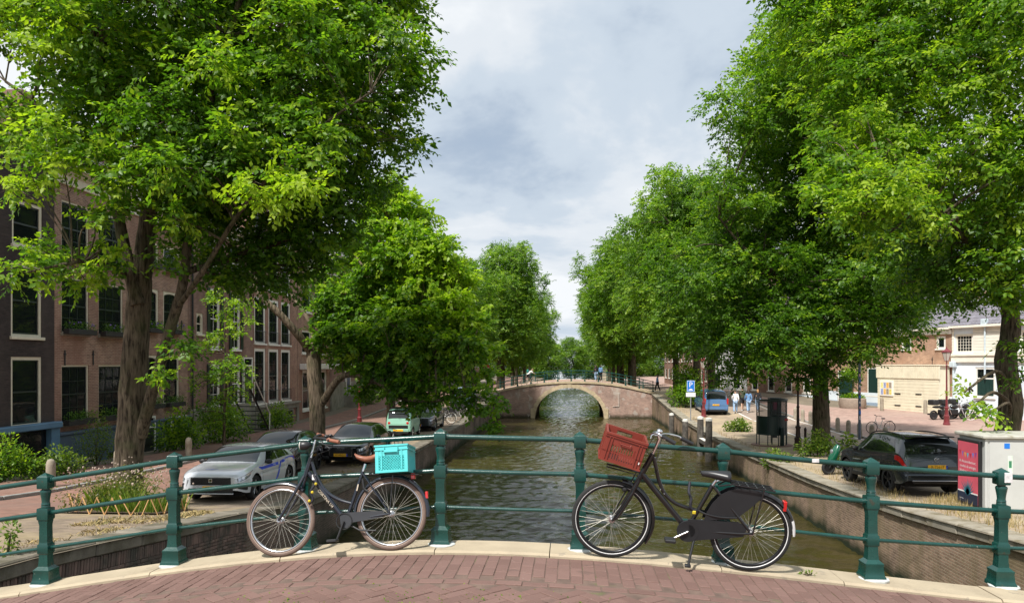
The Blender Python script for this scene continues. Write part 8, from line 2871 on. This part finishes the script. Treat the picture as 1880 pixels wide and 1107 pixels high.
def person(label, loc, rotz, top, legs, hair, H=1.70, stride=.22, arm=.15, shorts=False, shoe=None, hairlong=True, ride=False):
    """local +y is the walking direction"""
    t_ = thing('person', label, 'person', loc, rotz)
    k = H / 1.70
    if not ride:
        J = {'pelvis': ((0, 0, .92 * k), .13), 'waist': ((0, .01, 1.06 * k), .12), 'chest': ((0, .01, 1.26 * k), .145), 'neck0': ((0, .0, 1.43 * k), .06), 'neck1': ((0, .015, 1.49 * k), .05), 'head0': ((0, .02, 1.55 * k), .078), 'head1': ((0, .025, 1.66 * k), .075)}
        E = [('pelvis', 'waist'), ('waist', 'chest'), ('chest', 'neck0'), ('neck0', 'neck1'), ('neck1', 'head0'), ('head0', 'head1')]
        for s_, n in ((-1, 'l'), (1, 'r')):
            f = stride * s_
            J.update({'hip' + n: ((.085 * s_, 0, .88 * k), .085), 'knee' + n: ((.09 * s_, f * .6 + .03, .49 * k), .055), 'ank' + n: ((.09 * s_, f - (.05 if s_ < 0 else 0), .09 * k), .036), 'toe' + n: ((.10 * s_, f + .14, .035), .034),
                      'sh' + n: ((.17 * s_, 0, 1.39 * k), .05), 'elb' + n: ((.22 * s_, -f * arm * 2 - .02, 1.12 * k), .038), 'wri' + n: ((.22 * s_, -f * arm * 3 + .08, .90 * k), .027), 'han' + n: ((.22 * s_, -f * arm * 3 + .11, .82 * k), .03)})
            E += [('pelvis', 'hip' + n), ('hip' + n, 'knee' + n), ('knee' + n, 'ank' + n), ('ank' + n, 'toe' + n), ('chest', 'sh' + n), ('sh' + n, 'elb' + n), ('elb' + n, 'wri' + n), ('wri' + n, 'han' + n)]
    else:
        J = {'pelvis': ((0, -.18, .93), .13), 'waist': ((0, -.08, 1.06), .12), 'chest': ((0, .10, 1.22), .145), 'neck0': ((0, .22, 1.34), .06), 'neck1': ((0, .26, 1.39), .05), 'head0': ((0, .29, 1.45), .078), 'head1': ((0, .30, 1.56), .075)}
        E = [('pelvis', 'waist'), ('waist', 'chest'), ('chest', 'neck0'), ('neck0', 'neck1'), ('neck1', 'head0'), ('head0', 'head1')]
        for s_, n in ((-1, 'l'), (1, 'r')):
            J.update({'hip' + n: ((.085 * s_, -.14, .88), .085), 'knee' + n: ((.09 * s_, .20, .72 if s_ < 0 else .60), .06), 'ank' + n: ((.10 * s_, .10 if s_ < 0 else .02, .42 if s_ < 0 else .20), .038), 'toe' + n: ((.10 * s_, .22 if s_ < 0 else .15, .38 if s_ < 0 else .16), .034),
                      'sh' + n: ((.17 * s_, .18, 1.32), .05), 'elb' + n: ((.23 * s_, .36, 1.16), .038), 'wri' + n: ((.25 * s_, .54, 1.06), .027), 'han' + n: ((.25 * s_, .60, 1.03), .03)})
            E += [('pelvis', 'hip' + n), ('hip' + n, 'knee' + n), ('knee' + n, 'ank' + n), ('ank' + n, 'toe' + n), ('chest', 'sh' + n), ('sh' + n, 'elb' + n), ('elb' + n, 'wri' + n), ('wri' + n, 'han' + n)]
    skin_part('body', J, E, M_skin, t_)
    G = lambda names, add: {n: (J[n][0], J[n][1] + add) for n in names}
    sj = G(['waist', 'chest'], .022)
    sj.update({'hem': (tuple(Vector(J['pelvis'][0]).lerp(Vector(J['waist'][0]), .3)), J['pelvis'][1] + .02), 'col': (tuple(Vector(J['chest'][0]).lerp(Vector(J['neck0'][0]), .75)), .085)})
    se = [('waist', 'chest'), ('waist', 'hem'), ('chest', 'col')]
    for n in 'lr':
        sj.update(G(['sh' + n, 'elb' + n], .022)); se += [('chest', 'sh' + n), ('sh' + n, 'elb' + n)]
        if not ride:
            sj['cuf' + n] = (J['wri' + n][0], J['wri' + n][1] + .018); se.append(('elb' + n, 'cuf' + n))
    skin_part('top', sj, se, top, t_)
    lj = G(['pelvis'], .018); le = []
    for n in 'lr':
        lj.update(G(['hip' + n, 'knee' + n], .028)); le += [('pelvis', 'hip' + n), ('hip' + n, 'knee' + n)]
        if not shorts:
            a_ = J['ank' + n]; lj['cuff' + n] = ((a_[0][0], a_[0][1], a_[0][2] + .02), .075); le.append(('knee' + n, 'cuff' + n))
    skin_part('shorts' if shorts else 'trousers', lj, le, legs, t_)
    hj = {'a': ((J['head1'][0][0], J['head1'][0][1] - .02, J['head1'][0][2] + .035), .085), 'b': ((0, J['head0'][0][1] - .045, J['head0'][0][2] + .04), .085)}
    he = [('a', 'b')]
    if hairlong:
        hj['c'] = ((0, J['neck0'][0][1] - .07, J['neck0'][0][2] - .02), .075); he.append(('b', 'c'))
    skin_part('hair', hj, he, hair, t_)
    sm = shoe or pm('white_shoe', (.7, .7, .68), .6)
    for n in 'lr':
        a_, b_ = Vector(J['ank' + n][0]), Vector(J['toe' + n][0])
        skin_part('shoe', {'a': (tuple(a_ + Vector((0, -.05, -.045))), .048), 'b': (tuple(b_ + Vector((0, .02, .0))), .042)}, [('a', 'b')], sm, t_)
    hd_ = Vector(J['head0'][0]) + Vector((0, .02, .05))
    f = MB()
    for s_ in (-1, 1): f.ball(hd_ + Vector((.03 * s_, .062, .03)), .011, 6, 4)
    f.build('eyes', M_under, t_)
    MB().ball(hd_ + Vector((0, .078, .0)), .014, 6, 5, (1, 1, 1.5)).build('nose', M_skin, t_)
    return t_


M_jean = pm('light_denim', (0.28, 0.40, 0.56), .85, var=.15); M_wt = pm('white_cotton', (0.78, 0.76, 0.74), .85, var=.05); M_olive = pm('olive_cotton', (0.05, 0.06, 0.03), .85); M_blkc = pm('black_cotton', (0.012, 0.012, 0.014), .85)
M_den = pm('denim_jacket', (0.12, 0.24, 0.42), .85, var=.2); M_hairb = pm('dark_brown_hair', (0.03, 0.018, 0.012), .6); M_hairg = pm('ginger_hair', (0.40, 0.20, 0.07), .6); M_teal2 = pm('teal_backpack', (0.01, 0.16, 0.14), .7)
for (px, py, Y, lab, tp, lg, hr, kw) in [
    (1350, 761, 56.0, 'woman in white blouse and light wide jeans walking away', M_wt, M_jean, M_hairb, dict(H=1.68, hairlong=False)),
    (1363, 757, 57.8, 'person in olive shirt and black shorts walking away', M_olive, M_blkc, M_hairb, dict(H=1.80, shorts=True, hairlong=False, stride=.3)),
    (1374, 760, 56.4, 'woman in denim jacket and pale jeans walking away', M_den, M_jean, M_hairb, dict(H=1.66, stride=.2)),
    (1391, 758, 57.0, 'woman with ginger hair in black top and blue jeans walking away', M_blkc, M_jean, M_hairg, dict(H=1.70, stride=.18)),
]:
    p = at(px, py, Y)
    lab = lab.replace('woman', 'person')
    person(lab, (p.x, Y, ZR(Y) + .008), R(random.uniform(-14, 6)), tp, lg, hr, **kw)
# cyclist on the arch bridge
xb = at(972, 700, 73.6).x
cb = far_bike('dark city bicycle ridden across the arch bridge', (xb + .55, 73.6, ZB(xb) - .02 + .005), R(180), M_blk, M_tyre, 0.0)
cb.rotation_euler = Euler((0, math.atan((ZB(xb + .5) - ZB(xb - .5))) * 1.0, R(180)))
pr = person('cyclist in white top with teal backpack riding over the arch bridge', (xb + .0, 73.6, ZB(xb) - .02), R(-90), M_wt, M_blkc, M_hairb, shorts=True, hairlong=False, ride=True)
MB().ball((0, -.16, 1.28), .17, 12, 8, (.9, .75, 1.25)).build('backpack', M_teal2, pr, smooth=70)
xb = at(1094, 690, 79).x
person('pedestrian in black top standing on the far side of the arch bridge', (xb, 79, ZB(xb) - .02), R(30), M_blkc, M_jean, M_hairb, stride=.05)
xb = at(1101, 690, 79.3).x
person('pedestrian in denim jacket standing on the far side of the arch bridge', (xb + .1, 79.4, ZB(xb) - .02), R(-40), M_den, M_blkc, M_hairb, stride=.05)
xb = at(1207, 700, 76).x
person('person in blue coat walking at the right end of the arch bridge', (xb, 76, ZR(76) + .01), R(90), M_den, M_blkc, M_hairb)
